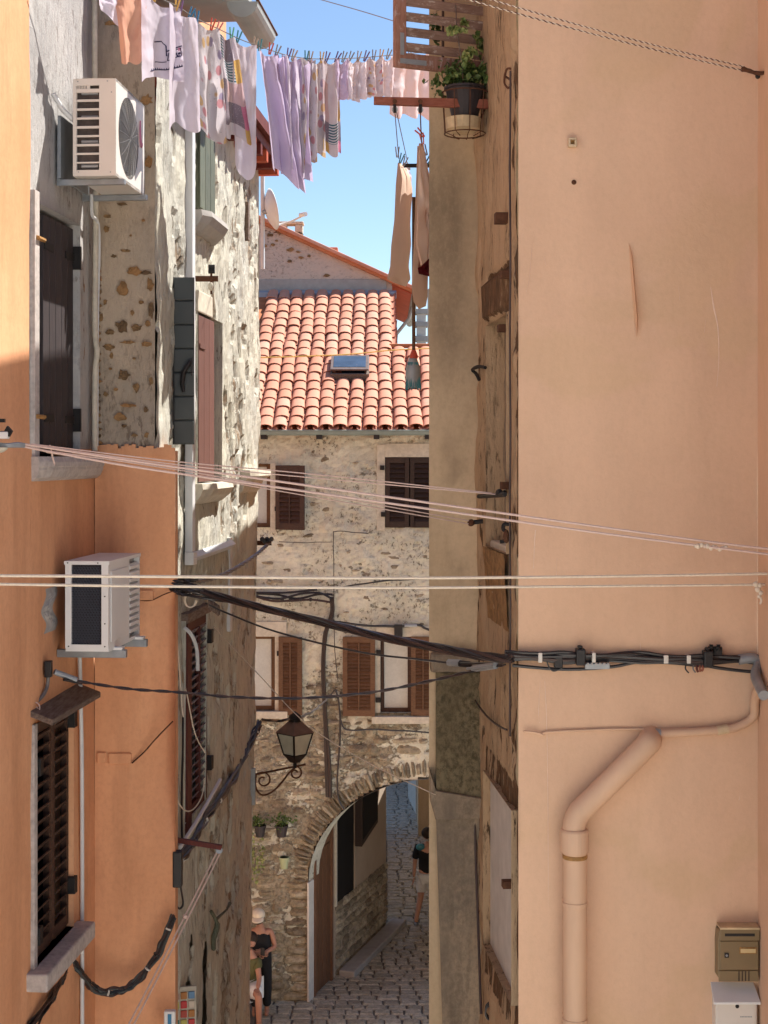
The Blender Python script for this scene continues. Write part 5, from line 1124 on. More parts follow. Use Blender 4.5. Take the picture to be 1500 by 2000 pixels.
for pts, w_ in (([(1388, 560), (1394, 600), (1402, 640), (1404, 700), (1400, 755)], (.002, .009, .006, .003, .002)), ([(1064, 1330), (1068, 1420), (1070, 1560), (1071, 1790)], (.002, .0035, .003, .0015)), ([(1055, 1330), (1052, 1390), (1054, 1412)], (.001, .003, .001)), ([(1062, 500), (1067, 520)], (.001, .002)), ([(1040, 470), (1034, 540), (1028, 570)], (.001, .002, .001)), ([(1325, 560), (1328, 588)], (.001, .002)), ([(1250, 1255), (1252, 1275)], (.0015, .003)), ([(1320, 1440), (1318, 1455)], (.002, .003)), ([(1447, 1540), (1443, 1565)], (.001, .003)), ([(1378, 625), (1376, 650)], (.001, .002)), ([(1046, 1035), (1044, 1060), (1042, 1110)], (.006, .005, .001)), ([(1088, 1090), (1086, 1130)], (.001, .002))):
    P = smoothpath([fr(X(x), Z(y), .0015) for x, y in pts], 5); m = M(); n_ = len(P)
    ww = [w_[min(int(i / 5), len(w_) - 2)] + (w_[min(int(i / 5) + 1, len(w_) - 1)] - w_[min(int(i / 5), len(w_) - 2)]) * ((i % 5) / 5) for i in range(n_)]
    m.add([p + Vector((-ww[i] / 2, 0, 0)) for i, p in enumerate(P)] + [p + Vector((ww[i] / 2, 0, 0)) for i, p in enumerate(P)] + [p + Vector((0, -.0007, 0)) for p in P], [(i, i + 1, 2 * n_ + i + 1, 2 * n_ + i) for i in range(n_ - 1)] + [(n_ + i, n_ + i + 1, 2 * n_ + i + 1, 2 * n_ + i) for i in range(n_ - 1)])
    m.build('lime_scratch', MT['limescratch'], rh)
# black cable down the flaking strip with its rope reel hooks
tag(M().tube(smoothpath([RS(8.10 + .01 * math.sin(i), Z(1445) + (Z(130) - Z(1445)) * i / 24, .02) for i in range(25)], 3), .0055, 6).build('cable', MT['cabler'], None, smooth=True), 'thin dark cable running straight down the flaking corner of the peach house', 'cable')
tag(M().tube(smoothpath([RS(9.45, 8.8 - (1368 - 890) / F * 9.45, .02), RS(9.44, 8.8 - (1600 - 890) / F * 9.4, .02), RS(9.30, 8.8 - (1800 - 890) / F * 9.3, .02), RS(9.1, 8.8 - (1980 - 890) / F * 9.1, .03)], 5), .008, 6).tube(sag(RS(9.45, 8.8 - (1366 - 890) / F * 9.45, .02), RS(8.15, 8.8 - (1425 - 890) / F * 8.15, .03), .03), .006, 6).build('cable', MT['cabler'], None, smooth=True), 'dark cable looping across the flaking strip and down beside the bricked-up white doorway', 'cable')
m = M()
for k in range(3): m.tube([W(957 + 9 * math.cos(t), 1972 + 14 * math.sin(t) + k * 3, 9.0 - k * .02) for t in [2 * math.pi * i / 14 for i in range(15)]], .006, 5, cap=False)
tag(m.build('cable_coil', MT['cable'], None, smooth=True), 'small black coil of cable hanging at the foot of the flaking strip', 'coil')
def hookthing(name, label, pts, r, mat=MT['iron']): return tag(M().tube(PX(*pts), r, 6).build(name, mat, None, smooth=True), label, 'hook')
hookthing('shutter_hook', 'iron shutter hook curling from the beige wall edge beside the blocked window', [(948, 718, 9.0), (935, 716, 9.15), (923, 722, 9.3), (930, 730, 9.28), (936, 742, 9.25)], .011)
hookthing('shutter_hook', 'iron hook with a hanging ring low in the blocked window', [(1000, 1025, 8.15), (985, 1024, 8.15), (983, 1034, 8.15), (990, 1040, 8.15), (985, 1056, 8.15), (976, 1058, 8.15)], .010)
tag(M().ball(W(989, 1048, 8.13), .028, 8, (.6, .6, 1.3)).build('pulley_weight', MT['rust'], None, smooth=True), 'small rusty weight hanging from the hook in the blocked window', 'weight')
pb = thing('line_anchor', 'dark iron bar across the blocked window with washing lines tied on', 'anchor', tuple(W(960, 970, 8.6)))
M().tube([RS(9.2, RS.px(930, 967)[1], .03), RS(8.12, EZ + (890 - 966) / F * 8.12, .045)], .013, 6).build('bar', MT['iron'], pb); M().ball(W(975, 962, 8.3), .02, 6).build('knot', MT['black'], pb); M().ball(W(985, 963, 8.25), .016, 6).build('knot', MT['black'], pb)
pb = thing('line_anchor', 'iron stub on the beige wall edge holding two thin washing lines', 'anchor', tuple(W(930, 1020, 9.1)))
M().tube([W(918, 1021, 9.12), W(943, 1018, 9.1)], .014, 6).build('stub', MT['iron'], pb); M().ball(W(920, 1021, 9.1), .022, 6).build('knot', MT['rust'], pb)
hookthing('shutter_hook', 'small rusty hook with a loop under the wooden shutter', [(988, 150, 8.3), (1000, 160, 8.2), (993, 172, 8.2), (985, 160, 8.25), (990, 135, 8.25), (1002, 138, 8.2), (998, 150, 8.2)], .006, MT['rust'])
M().box(RS, 8.28, 8.34, RS.px(990, 428)[1] - .03, RS.px(990, 428)[1] + .03, -.01, .07).build('iron_stub', MT['rust'], rh, bevel=.004)
# ---------- open wooden shutter
hy = 9.33; ox = W(975, 0, hy); ex = W(767, 0, 9.05)
SF = Aff((ex.x, ex.y, 0), (ox.x - ex.x, ox.y - ex.y, 0), (ox.y - ex.y, -(ox.x - ex.x), 0)); Lw = (Vector((ox.x, ox.y)) - Vector((ex.x, ex.y))).length
zb_ = EZ + (890 - 132) / F * 9.05; zt_ = zb_ + 1.5
st = thing('shutter', 'weathered reddish louvred shutter standing open over the lane, top right', 'shutter', tuple(SF(Lw / 2, zb_, 0)))
s_ = .072
for a in (0, Lw - s_): M().box(SF, a, a + s_, zb_, zt_, 0, .04).build('stile', MT['frame'], st, bevel=.004)
M().box(SF, s_, Lw - s_, zb_, zb_ + .085, .001, .039).build('rail', MT['frame'], st, bevel=.004)
me = slat_mesh(SF, Lw - 2 * s_ + .01, .052, .012, .5); me.materials.append(MT['weather'])
for i in range(11): inst(me, 'slat', st, SF(Lw / 2, zb_ + .125 + i * .0895, .02))
M().box(SF, Lw * .46, Lw * .46 + .012, zb_ + .08, zt_, -.012, .0).build('tilt_rod', MT['brown'], st)
M().box(SF, .03, .055, zb_ + .07, zb_ + .20, .04, .043).box(SF, .03, .2, zb_ + .02, zb_ + .05, .04, .043).build('corner_plate', MT['galv'], st)
M().box(SF, Lw - .16, Lw + .02, zb_ + .0, zb_ + .06, .041, .047).build('corner_plate', MT['iron'], st)
M().tube([SF(Lw - .02, zb_ + .16, .0), SF(Lw + .05, zb_ + .14, .0)], .02, 8).build('hinge', MT['iron'], st); M().box(SF, Lw, Lw + .06, zb_ + .21, zb_ + .25, -.02, .03).build('hinge', MT['rust'], st)
# bar with pulleys
bm_ = thing('line_bar', 'rusty red flat bar with two pulleys sticking out over the lane below the wooden shutter', 'bar', tuple(W(845, 200, 9.0)))
M().hull8([p + Vector((0, y, 0)) for y in (-.02, .02) for p in (W(730, 204, 8.95), W(962, 213, 9.1), W(730, 190, 8.95), W(962, 195, 9.1))]).build('bar', MT['beam'], bm_, bevel=.003)
for px in (771, 821):
    M().cyl(W(px, 198, 8.93), W(px, 198, 8.95), .014, 10).build('bolt', MT['rust'], bm_); M().cyl(W(px, 214, 8.96), W(px, 214, 8.99), .018, 12).build('pulley', MT['galv'], bm_)
    M().box(Fro(8.96), W(px - 3, 0, 8.96).x, W(px + 3, 0, 8.96).x, EZ + (890 - 220) / F * 8.96, EZ + (890 - 204) / F * 8.96, -.01, .01).build('hanger', MT['iron'], bm_)
# potted plant in a wire basket
pc = W(908, 232, 9.12); pr = 41 / F * 9.12
pt = thing('flower_pot', 'dark pot of green trailing plant in a rusty wire basket under the wooden shutter', 'plant pot', tuple(pc))
M().lathe(pc, (0, 0, 1), [(0, pr * .62), (.17, pr * .93), (.172, pr * 1.0), (.185, pr * 1.0), (.186, pr * .9), (.165, pr * .86)], 20).build('pot', MT['potblack'], pt)
M().lathe(pc - Vector((.01, 0, .085)), (0, 0, 1), [(0, pr * .5), (.02, pr * .8), (.085, pr * .86), (.088, pr * .8), (.05, pr * .7)], 18).build('saucer', MT['potcream'], pt)
M().lathe(pc + Vector((0, 0, .16)), (0, 0, 1), [(0, pr * .86), (.008, pr * .84)], 16).build('soil', MT['soil'], pt)
m = M()
for z_, rr in ((.15, 1.12), (-.09, .98)): m.tube([pc + Vector((pr * rr * math.cos(2 * math.pi * i / 20), pr * rr * math.sin(2 * math.pi * i / 20), z_)) for i in range(21)], .004, 5, cap=False)
for i in range(9):
    t = 2 * math.pi * i / 9; m.tube([pc + Vector((pr * q * math.cos(t), pr * q * math.sin(t), z_)) for q, z_ in ((1.12, .15), (1.0, -.09), (.5, -.11))], .0035, 4)
m.tube([W(948, 170, 9.2), W(946, 215, 9.15), W(930, 250, 9.12)], .006, 5); m.build('wire_basket', MT['rust'], pt)
f_ = leaves(pc + Vector((0, 0, .24)), (pr * 1.2, pr * .7, .085), 520, .040, 5); f_.build('foliage', MT['leaf'], pt)
leaves(W(895, 55, 9.0), (.07, .03, .035), 60, .045, 6).build('foliage', MT['leafv'], pt); leaves(W(912, 108, 9.0), (.055, .03, .05), 60, .045, 7).build('foliage', MT['leafv'], pt); leaves(W(850, 60, 9.35), (.04, .04, .16), 60, .04, 8).build('foliage', MT['leaf'], pt); leaves(W(972, 20, 9.3), (.06, .05, .1), 70, .045, 12).build('foliage', MT['leaf'], pt); leaves(W(940, 80, 9.2), (.03, .04, .1), 40, .04, 13).build('foliage', MT['leaf'], pt)
M().tube(PX((905, 160, 9.1), (900, 110, 9.02), (893, 60, 9.02), (890, 10, 9.1)), .004, 5).tube(PX((925, 160, 9.15), (945, 110, 9.2), (965, 60, 9.25), (975, 10, 9.3)), .004, 5).build('stem', MT['lintel'], pt)
# ================================================================ LINES, CABLES, LAUNDRY, PEOPLE
def rope(label, P, r, mat, name='washing_line', cat='washing line', n=6):
    if name == 'cable': P = [p + Vector((noise.noise(p * 3.1), 0, noise.noise(p * 3.7 + Vector((9, 0, 0))))) * .012 for p in smoothpath(P, 2)]
    return tag(M().tube(P, r, n).build(name, mat, None, smooth=True), label, cat)
# level double line across the whole lane, and the slanting bundle
z0 = lambda py, d: EZ + (HY - py) / F * d
k1 = rope('upper of the two level cream washing lines across the whole lane', PX((-60, 1124, 7.0), (300, 1126, 7.2), (750, 1129, 7.45), (1150, 1126, 7.7), (1530, 1120, 7.72)), .0075, MT['ropew'])
k2 = rope('lower of the two level cream washing lines, knotted at its right end', PX((-60, 1140, 7.0), (300, 1145, 7.2), (750, 1148, 7.45), (1150, 1145, 7.7), (1478, 1142, 7.78), (1530, 1142, 7.7)), .0068, MT['ropew'])
m = M()
for i, (x, y, q) in enumerate(((1476, 1141, .02), (1484, 1143, .018), (1480, 1151, .021), (1486, 1158, .017), (1483, 1165, .013))): m.ball(W(x, y, 7.72), q * .75, 7)
m.tube(PX((1484, 1165, 7.72), (1487, 1172, 7.72), (1485, 1180, 7.72)), .006, 6)
tag(m.build('rope_knot', MT['ropew'], None, smooth=True), 'frayed cream rope knot with a loose end near the right corner', 'knot')
an = thing('line_anchor', 'white insulator with dark clamp at the left end of the slanting washing lines', 'anchor', tuple(W(8, 880, 7.7)))
M().box(Fro(7.7), W(-8, 0, 7.7).x, W(18, 0, 7.7).x, z0(857, 7.7), z0(843, 7.7), -.02, .03).build('insulator', MT['white'], an, bevel=.006)
M().lathe(W(-4, 874, 7.7), (0, 0, -1), [(0, .05), (.01, .045), (.022, .03), (.03, .005)], 14).build('insulator_cup', MT['sillw'], an, smooth=True)
M().prism(Fro(7.7), [(W(-6, 0, 7.7).x, z0(842, 7.7)), (W(10, 0, 7.7).x, z0(842, 7.7)), (W(16, 0, 7.7).x, z0(832, 7.7)), (W(25, 0, 7.7).x, z0(842, 7.7)), (W(19, 0, 7.7).x, z0(853, 7.7)), (W(-6, 0, 7.7).x, z0(850, 7.7))], -.01, .025).build('clamp', MT['iron'], an)
M().box(Fro(7.7), W(-8, 0, 7.7).x, W(10, 0, 7.7).x, z0(825, 7.7), z0(818, 7.7), -.01, .02).build('clamp', MT['iron'], an)
m = M()
for k in range(3): m.tube(PX((-8, 866 + k * 4, 7.7), (14, 868 + k * 2, 7.72), (34, 866 + k * 3, 7.76), (48, 868 + k * 2, 7.8)), .007, 6)
m.build('wire_wrap', MT['galv'], an, smooth=True)
rope('upper thick pale slanting washing line from left wall to right corner', PX((44, 867, 7.8), (250, 899, 7.85), (500, 934, 7.9), (845, 983, 7.8), (1150, 1026, 7.7), (1400, 1060, 7.62), (1530, 1075, 7.6)), .0062, MT['rope'])
rope('lower thick pale line of the slanting washing lines, with knots near the right corner', PX((44, 872, 7.8), (250, 910, 7.85), (500, 946, 7.9), (845, 995, 7.8), (1150, 1038, 7.7), (1360, 1065, 7.62), (1530, 1086, 7.6)), .0062, MT['rope'])
rope('thin grey-pink washing line slanting to the iron bar in the blocked window', PX((60, 867, 7.85), (350, 902, 8.1), (620, 927, 8.3), (960, 963, 8.4)), .0034, MT['rope'])
rope('second thin washing line slanting to the iron bar in the blocked window', PX((60, 869, 7.85), (350, 908, 8.1), (620, 934, 8.3), (975, 966, 8.4)), .0034, MT['rope'])
rope('thin washing line slanting to the iron stub on the beige wall edge', PX((90, 880, 7.9), (350, 918, 8.3), (620, 965, 8.7), (920, 1018, 9.1)), .0034, MT['rope'])
rope('lowest thin washing line slanting to the iron stub on the beige wall edge', PX((90, 883, 7.9), (350, 925, 8.3), (620, 972, 8.7), (920, 1024, 9.1)), .0034, MT['rope'])
rope('short loose pale cord end tied on the slanting washing lines', PX((97, 869, 7.84), (100, 878, 7.84), (102, 890, 7.85), (107, 907, 7.86)), .0045, MT['rope'], 'cord', 'cord')
m = M(); rd = random.Random(2)
for x in range(1358, 1422, 6): m.ball(W(x + rd.uniform(-1, 1), 1064 + (x - 1358) * .13 + rd.uniform(-3, 3), 7.62), rd.uniform(.009, .0155), 7)
tag(m.build('rope_knot', MT['ropew'], None, smooth=True), 'row of cream knots on the slanting line near the right corner', 'knot')
# twisted red and white rope, top right
def twisted(P, r, off, turns, nst=2, phase=0):
    P = [Vector(p) for p in P]; out = [[] for _ in range(nst)]; n = len(P)
    for i, p in enumerate(P):
        t = (P[min(i + 1, n - 1)] - P[max(i - 1, 0)]).normalized(); u = t.cross(Vector((0, 0, 1))).normalized(); v = t.cross(u)
        for s in range(nst):
            a = phase + 2 * math.pi * (turns * i / (n - 1) + s / nst); out[s].append(p + u * math.cos(a) * off + v * math.sin(a) * off)
    return out
for lab, a, b in (('upper of the two red-and-white twisted lines, top right', (955, -2), (1452, 130)), ('lower of the two red-and-white twisted lines, top right', (890, -8), (1452, 138))):
    P = sag(W(a[0], a[1], 7.5), W(b[0], b[1], 7.9), .012, 150); t = thing('washing_line', lab, 'washing line', tuple(P[75])); tw = twisted(P, .003, .0026, 42)
    M().tube(tw[0], .0031, 4).build('strand', MT['ropew'], t); M().tube(tw[1], .0029, 4).build('strand', MT['redbrown'], t)
an = thing('line_anchor', 'rusty clamp and hook in the right corner at the end of the twisted lines', 'anchor', tuple(W(1468, 140, 7.9)))
M().tube(PX((1448, 134, 7.9), (1462, 138, 7.9), (1478, 143, 7.88), (1494, 142, 7.8)), [.01, .014, .016, .013, .012, .011, .012, .012, .011, .01, .01, .012, .012, .012, .012, .01, .01, .01, .01], 7).build('hook', MT['rust'], an, smooth=True)
M().ball(W(1480, 149, 7.88), .014, 6).build('bolt', MT['iron'], an)
rope('thin grey wire crossing the sky above the laundry', PX((600, -8, 14), (700, 20, 13), (775, 43, 12)), .004, MT['wire'], 'wire', 'wire')
rope('yellow string stretched across the tiled roof', PX((470, 699, 22), (560, 697, 22), (680, 692, 22), (765, 684, 22), (850, 680, 22)), .009, MT['yellow'], 'string', 'string')
rope('thin pale wire slanting past the street lantern down to the mossy shaft', PX((418, 1225, 11.6), (500, 1312, 11.2), (600, 1415, 10.6), (720, 1490, 10.0), (850, 1552, 9.35)), .0032, MT['ropew'], 'wire', 'wire')
# ---------- cables
def loose(name, label, P, off, r, nst, mats, seed, ties=()):
    t = thing(name, label, 'cable', tuple(P[len(P) // 2])); rd = random.Random(seed)
    for s_ in range(nst):
        o1, o2 = rd.uniform(0, 50), rd.uniform(50, 99); a0 = 2 * math.pi * s_ / nst
        Q = [p + Vector((math.cos(a0) * off * .5 + off * .9 * noise.noise(Vector((i * .16, o1, 0))), -abs(off * noise.noise(Vector((i * .12, o2, 0)))), math.sin(a0) * off + off * 1.1 * noise.noise(Vector((i * .14, o1, o2))))) for i, p in enumerate(P)]
        M().tube(Q, r * rd.uniform(.7, 1.15), 6).build('strand', mats[s_ % len(mats)], t, smooth=True)
    for q in ties:
        i = int(q * (len(P) - 2)); a, b = P[i], P[i + 1]; d = (b - a).normalized(); M().tube([a - d * .005, a + d * .005], off * 1.15, 8).build('cable_tie', MT['tie'] if rd.random() < .5 else MT['black'], t)
    return t
def bundle(name, label, P, off, r, turns, nst, mats, cat='cable'):
    t = thing(name, label, cat, tuple(P[len(P) // 2])); 
    for s, q in enumerate(twisted(P, r, off, turns, nst)): M().tube(q, r, 6).build('strand', mats[s % len(mats)], t, smooth=True)
    return t
P = PX((338, 1150, 9.75), (400, 1158, 9.9), (500, 1184, 9.6), (620, 1213, 9.2), (740, 1243, 8.8), (850, 1264, 8.4), (940, 1281, 8.1), (1000, 1287, 7.93), k=14)
bd = bundle('cable_bundle', 'thick black twisted cable bundle sagging from the orange corner to the peach wall', P, .015, .0105, 2.6, 5, [MT['cable'], MT['cabler']])
P = PX((340, 1158, 9.75), (420, 1172, 9.9), (470, 1178, 9.7), (560, 1196, 9.4), (640, 1218, 9.15)); M().tube(P, .009, 6).build('strand', MT['cable'], bd, smooth=True)
wr = thing('cable_run', 'horizontal run of black cables clipped along the peach wall', 'cable', (X(1240), 7.95, Z(1290)))
rd = random.Random(17)
for k in range(7):
    ph_ = rd.uniform(0, 6); pts = []
    for i in range(14):
        px = 985 + i * 38; base = 1280 + 8 * (i / 13) + (k - 3) * 3.2 * (1.2 - .6 * abs(math.sin(i * .9 + .3)))
        pts.append(fr(X(px), Z(base + 2.0 * math.sin(ph_ + i * 1.1)), .035 + .016 * math.sin(ph_ * 2 + i * .8 + k)))
    if k < 2: pts = pts[:-1]
    M().tube(smoothpath(pts, 5), .0105 if k % 3 else .0085, 6).build('strand', MT['cabler'] if k == 4 else MT['cable'], wr, smooth=True)
M().tube(smoothpath([fr(X(x), Z(y), .03) for x, y in ((1000, 1298), (1080, 1305), (1140, 1305), (1200, 1300), (1250, 1291), (1330, 1291), (1400, 1303), (1460, 1310), (1482, 1308))]), .0095, 6).build('strand', MT['cable'], wr, smooth=True)
M().tube(smoothpath([fr(X(1440), Z(1287), .03), fr(X(1466), Z(1284), .03), fr(X(1480), Z(1292), .035), Rec(1.307, K8, -1)(7.85, Z(1312), .035), Rec(1.307, K8, -1)(7.6, Z(1335), .035)], 6), .027, 10).build('taped_sleeve', MT['galv'], wr, smooth=True)
for px, w_ in ((1053, 8), (1157, 7), (1297, 9), (1341, 8)): M().box(fr, X(px - w_ / 2), X(px + w_ / 2), Z(1291 + (px > 1200) * 2), Z(1272 + (px > 1200) * 5), .0, .064).build('cable_tie', MT['tie'], wr, bevel=.003)
for px, y0, y1 in ((1131, 1296, 1264), (1378, 1298, 1268)): M().box(fr, X(px - 9), X(px + 9), Z(y1), Z(y0), .02, .085).box(fr, X(px - 5), X(px + 4), Z(y1), Z(y1 - 6), .03, .07).build('clamp', MT['black'], wr, bevel=.006)
for px, y0, y1 in ((1089, 1302, 1276), (1399, 1278, 1262), (1379, 1302, 1280)): M().box(fr, X(px - 8), X(px + 8), Z(y0), Z(y1), .0, .05).build('junction_block', MT['black'], wr, bevel=.004)
for px in (1385, 1399): M().lathe(fr(X(px), Z(1268), .05), (0, 0, 1), [(0, .01), (.012, .018), (.02, .018), (.022, .008), (.03, .012)], 8).build('clamp_bolt', MT['iron'], wr)
M().box(fr, X(1140), X(1188), Z(1304), Z(1293), .03, .06).build('terminal_strip', MT['galv'], wr, bevel=.003)
for k in range(6): M().box(fr, X(1143 + k * 8), X(1147 + k * 8), Z(1296), Z(1291.5), .03, .062).build('terminal', MT['cement'], wr)
for k, (px, mt) in enumerate(((1338, MT['cable']), (1352, MT['wire']), (1358, MT['oxblood']), (1363, MT['beam']), (1368, MT['beam']))):
    M().tube(smoothpath([fr(X(px), Z(1292), .04), fr(X(px - 3 + k), Z(1303), .05), fr(X(px + 4 - k), Z(1312 - k), .04)]), .006 if k > 1 else .004, 6).build('loose_wire', mt, wr, smooth=True)
M().tube(smoothpath([fr(X(x), Z(y), .05) for x, y in ((1066, 1289), (1070, 1300), (1078, 1308), (1088, 1306), (1096, 1302))]), .004, 5).build('loose_wire', MT['cable'], wr, smooth=True)
c2 = thing('cable', 'single black cable from the grey coiled spool to a grey connector on the right', 'cable', tuple(W(640, 1262, 9.8)))
M().tube(PX((402, 1178, 10.2), (440, 1196, 10.1), (540, 1234, 9.9), (700, 1273, 9.5), (820, 1288, 9.2), (885, 1295, 9.05), (960, 1295, 8.6), (1000, 1291, 8.1)), .0065, 6).build('cable_line', MT['cable'], c2, smooth=True)
M().tube([W(876, 1294, 9.08), W(900, 1295, 9.0)], .022, 6).build('connector', MT['galv'], c2, bevel=.003); M().tube([W(898, 1296, 9.0), W(918, 1298, 8.95)], .02, 6).build('connector', MT['black'], c2)
m = M()
for k in range(5): m.tube([W(410 + k * 4 + 6 * math.cos(t) * .4, 1180 + k * 3 + 9 * math.sin(t), 10.2 + .02 * math.cos(t)) for t in [2 * math.pi * i / 12 for i in range(13)]], .008, 5, cap=False)
m.build('spool', MT['lintel'], c2, smooth=True)
c3 = thing('cable', 'black cable drooping from the clamp over the lower orange window to the right wall', 'cable', tuple(W(450, 1360, 8.9)))
PP = PX((150, 1330, 8.66), (250, 1345, 8.75), (350, 1352, 8.8), (450, 1361, 8.9), (550, 1364, 8.9), (640, 1361, 8.9), (740, 1350, 8.85), (840, 1330, 8.75), (920, 1311, 8.55), (985, 1298, 8.1), k=8)
for s, q in enumerate(twisted(PP, .006, .005, 12)): M().tube(q, .0055, 5).build('strand', MT['cable'] if s else MT['cabler'], c3, smooth=True)
M().tube([W(106, 1312, 8.6), W(150, 1328, 8.66)], .017, 8).build('tension_clamp', MT['galv'], c3, bevel=.003); M().tube([W(124, 1327, 8.6), W(160, 1335, 8.68)], .008, 6).build('clamp_bail', MT['black'], c3)
M().box(Fro(8.6), W(88, 0, 8.6).x, W(102, 0, 8.6).x, z0(1322, 8.6), z0(1290, 8.6), -.02, .03).build('clamp_hook', MT['black'], c3, bevel=.006); M().tube(PX((94, 1320, 8.6), (92, 1340, 8.6), (84, 1358, 8.55), (70, 1372, 8.5)), .011, 7).build('tail', MT['wire'], c3, smooth=True)
M().tube([W(925, 1306, 8.55), W(968, 1300, 8.2)], .019, 8).build('tension_clamp', MT['galv'], c3); M().tube([W(912, 1306, 8.5), W(965, 1299, 8.15)], .007, 6).build('clamp_bail', MT['galv'], c3)
m = M()
for k in range(3): m.tube([W(66 + 12 * math.cos(t), 1382 + 11 * math.sin(t + k), 8.45 + .01 * k) for t in [2 * math.pi * i / 14 for i in range(15)]], .004, 5, cap=False)
tag(m.build('wire_coil', MT['rope'], None, smooth=True), 'little coil of pale wire above the lower orange window', 'coil')
bundle('cable', 'twisted dark cable curving to the bracket at the end of the peeling house', PX((342, 1136, 9.75), (390, 1136, 10.4), (440, 1121, 11.6), (490, 1091, 12.8), (518, 1068, 13.5), (527, 1056, 13.7), k=12), .009, .009, 11, 3, [MT['cable'], MT['cable'], MT['wire']])
an = thing('line_anchor', 'rusty bracket with dark cable clamps on the far corner of the peeling house', 'bracket', tuple(W(515, 1062, 13.7)))
M().box(Fro(13.7), W(498, 0, 13.7).x, W(530, 0, 13.7).x, z0(1065, 13.7), z0(1056, 13.7), -.02, .02).build('bar', MT['rust'], an); 
for k in range(5): M().ball(W(512 + k * 4.5, 1053 + (k % 2) * 4, 13.66), .022, 6).build('clamp', MT['cable'], an)
m = M(); rd = random.Random(6)
for k in range(16): x, y = rd.uniform(342, 385), rd.uniform(1128, 1160); m.tube(PX((x - 14, y - 3, 9.72), (x, y + rd.uniform(-5, 5), 9.7), (x + 14, y + 4, 9.75)), rd.uniform(.007, .012), 5)
tag(m.build('cable_knot', MT['cable'], None, smooth=True), 'dark tangle of cable ends gathered at the orange corner', 'cables')
m = M()
for k in range(4): m.tube([W(372 + (10 + k) * math.cos(t), 1172 + 14 * math.sin(t), 9.8 + .02 * k) for t in [2 * math.pi * i / 14 for i in range(12)]], .0045, 5, cap=False)
tag(m.build('wire_coil', MT['ropew'], None, smooth=True), 'loose white wire loops hanging below the cable tangle', 'coil')
rope('thin white cord looping in front of the oxblood louvred shutter', PX((345, 1240, 9.95), (352, 1330, 10.0), (358, 1400, 10.0), (362, 1345, 10.2), (380, 1430, 10.4), (400, 1470, 10.6)), .0045, MT['ropew'], 'cord', 'cord')
rope('pale cord hanging in a U beside the oxblood louvred shutter', PX((340, 1500, 9.9), (344, 1555, 9.95), (360, 1582, 10.1), (378, 1580, 10.3), (394, 1555, 10.5), (400, 1520, 10.6)), .0045, MT['ropew'], 'cord', 'cord')
rope('grey hose curving down over the oxblood louvred shutter', PX((360, 1226, 10.55), (374, 1240, 10.55), (384, 1268, 10.6), (386, 1310, 10.6)), .014, MT['pvc'], 'hose', 'hose')
rope('white rod leaning along the peeling wall above the taped cables', PX((352, 1655, 10.1), (392, 1590, 10.8), (430, 1523, 11.5)), .014, MT['white'], 'rod', 'rod')
P = PX((342, 1688, 9.95), (372, 1652, 10.4), (398, 1605, 10.9), (430, 1560, 11.7), (462, 1508, 12.6), (488, 1455, 13.2), (508, 1412, 13.5), k=14)
loose('cable_bundle', 'blue-black taped cable bundle climbing along the peeling wall to its far corner', P, .024, .0105, 8, [MT['cable'], MT['slate'], MT['cable'], MT['wire']], 5, (.15, .35, .5, .62, .8, .93))
P = PX((338, 1790, 9.62), (320, 1835, 9.6), (298, 1878, 9.6), (268, 1915, 9.6), (238, 1934, 9.55), (205, 1938, 9.5), (178, 1925, 9.45), (160, 1900, 9.3), (138, 1876, 9.2), k=12)
loose('cable_bundle', 'black cable bundle sagging across the orange wall below the lower window', P, .019, .0085, 8, [MT['cable'], MT['cable'], MT['cabler'], MT['slate']], 8, (.08, .22, .3, .5, .62, .8))
P = PX((130, 1890, 9.1), (115, 1925, 8.9), (95, 1960, 8.6), (58, 2010, 8.3), k=10)
loose('cable_bundle', 'black cable bundle running down to the left under the lower orange window sill', P, .02, .009, 6, [MT['cable'], MT['cabler'], MT['cable']], 9, (.3, .6))
tag(M().box(Fro(9.72), W(338, 0, 9.72).x, W(356, 0, 9.72).x, z0(1732, 9.72), z0(1662, 9.72), -.04, .03).build('junction_box', MT['black'], None, bevel=.008), 'black junction box at the orange corner beside the dark red bar', 'box')
rope('thin black cable with a loop below the junction box on the corner', PX((352, 1725, 9.8), (358, 1760, 9.85), (352, 1772, 9.85), (344, 1766, 9.8)), .007, MT['cable'], 'cable', 'cable')
rope('black cable dropping down beside the oxblood louvred shutter', PX((357, 1380, 10.35), (356, 1500, 10.35), (355, 1700, 10.35)), .008, MT['cable'], 'cable', 'cable')
# cables on the arch house
def wcab(label, pts, r, name='cable', mat=MT['cable']): return rope(label, smoothpath([FA(fx(x), fz(y), .09) for x, y in pts]), r, mat, name, 'cable')
t = thing('cable_bundle', 'drooping black cables tied together on the upper arch house wall', 'cable', tuple(FA(fx(580), fz(1165), .09)))
for k, pts in enumerate(([(490, 1158), (540, 1160), (580, 1168), (620, 1160), (650, 1160)], [(490, 1160), (530, 1172), (570, 1172), (610, 1170), (646, 1175)], [(490, 1161), (545, 1168), (590, 1158), (625, 1157), (648, 1168)], [(500, 1156), (560, 1156), (620, 1150)])): M().tube(smoothpath([FA(fx(x), fz(y), .09 + .01 * k) for x, y in pts]), .019, 5).build('strand', MT['cabler'] if k == 1 else MT['cable'], t, smooth=True)
for x in (552, 568, 588, 607): M().ball(FA(fx(x), fz(1170), .1), .032, 6).build('cable_tie', MT['cable'], t)
t = thing('cable_bundle', 'thick black cable bundle running down the arch house between its lower windows', 'cable', tuple(FA(fx(640), fz(1400), .06)))
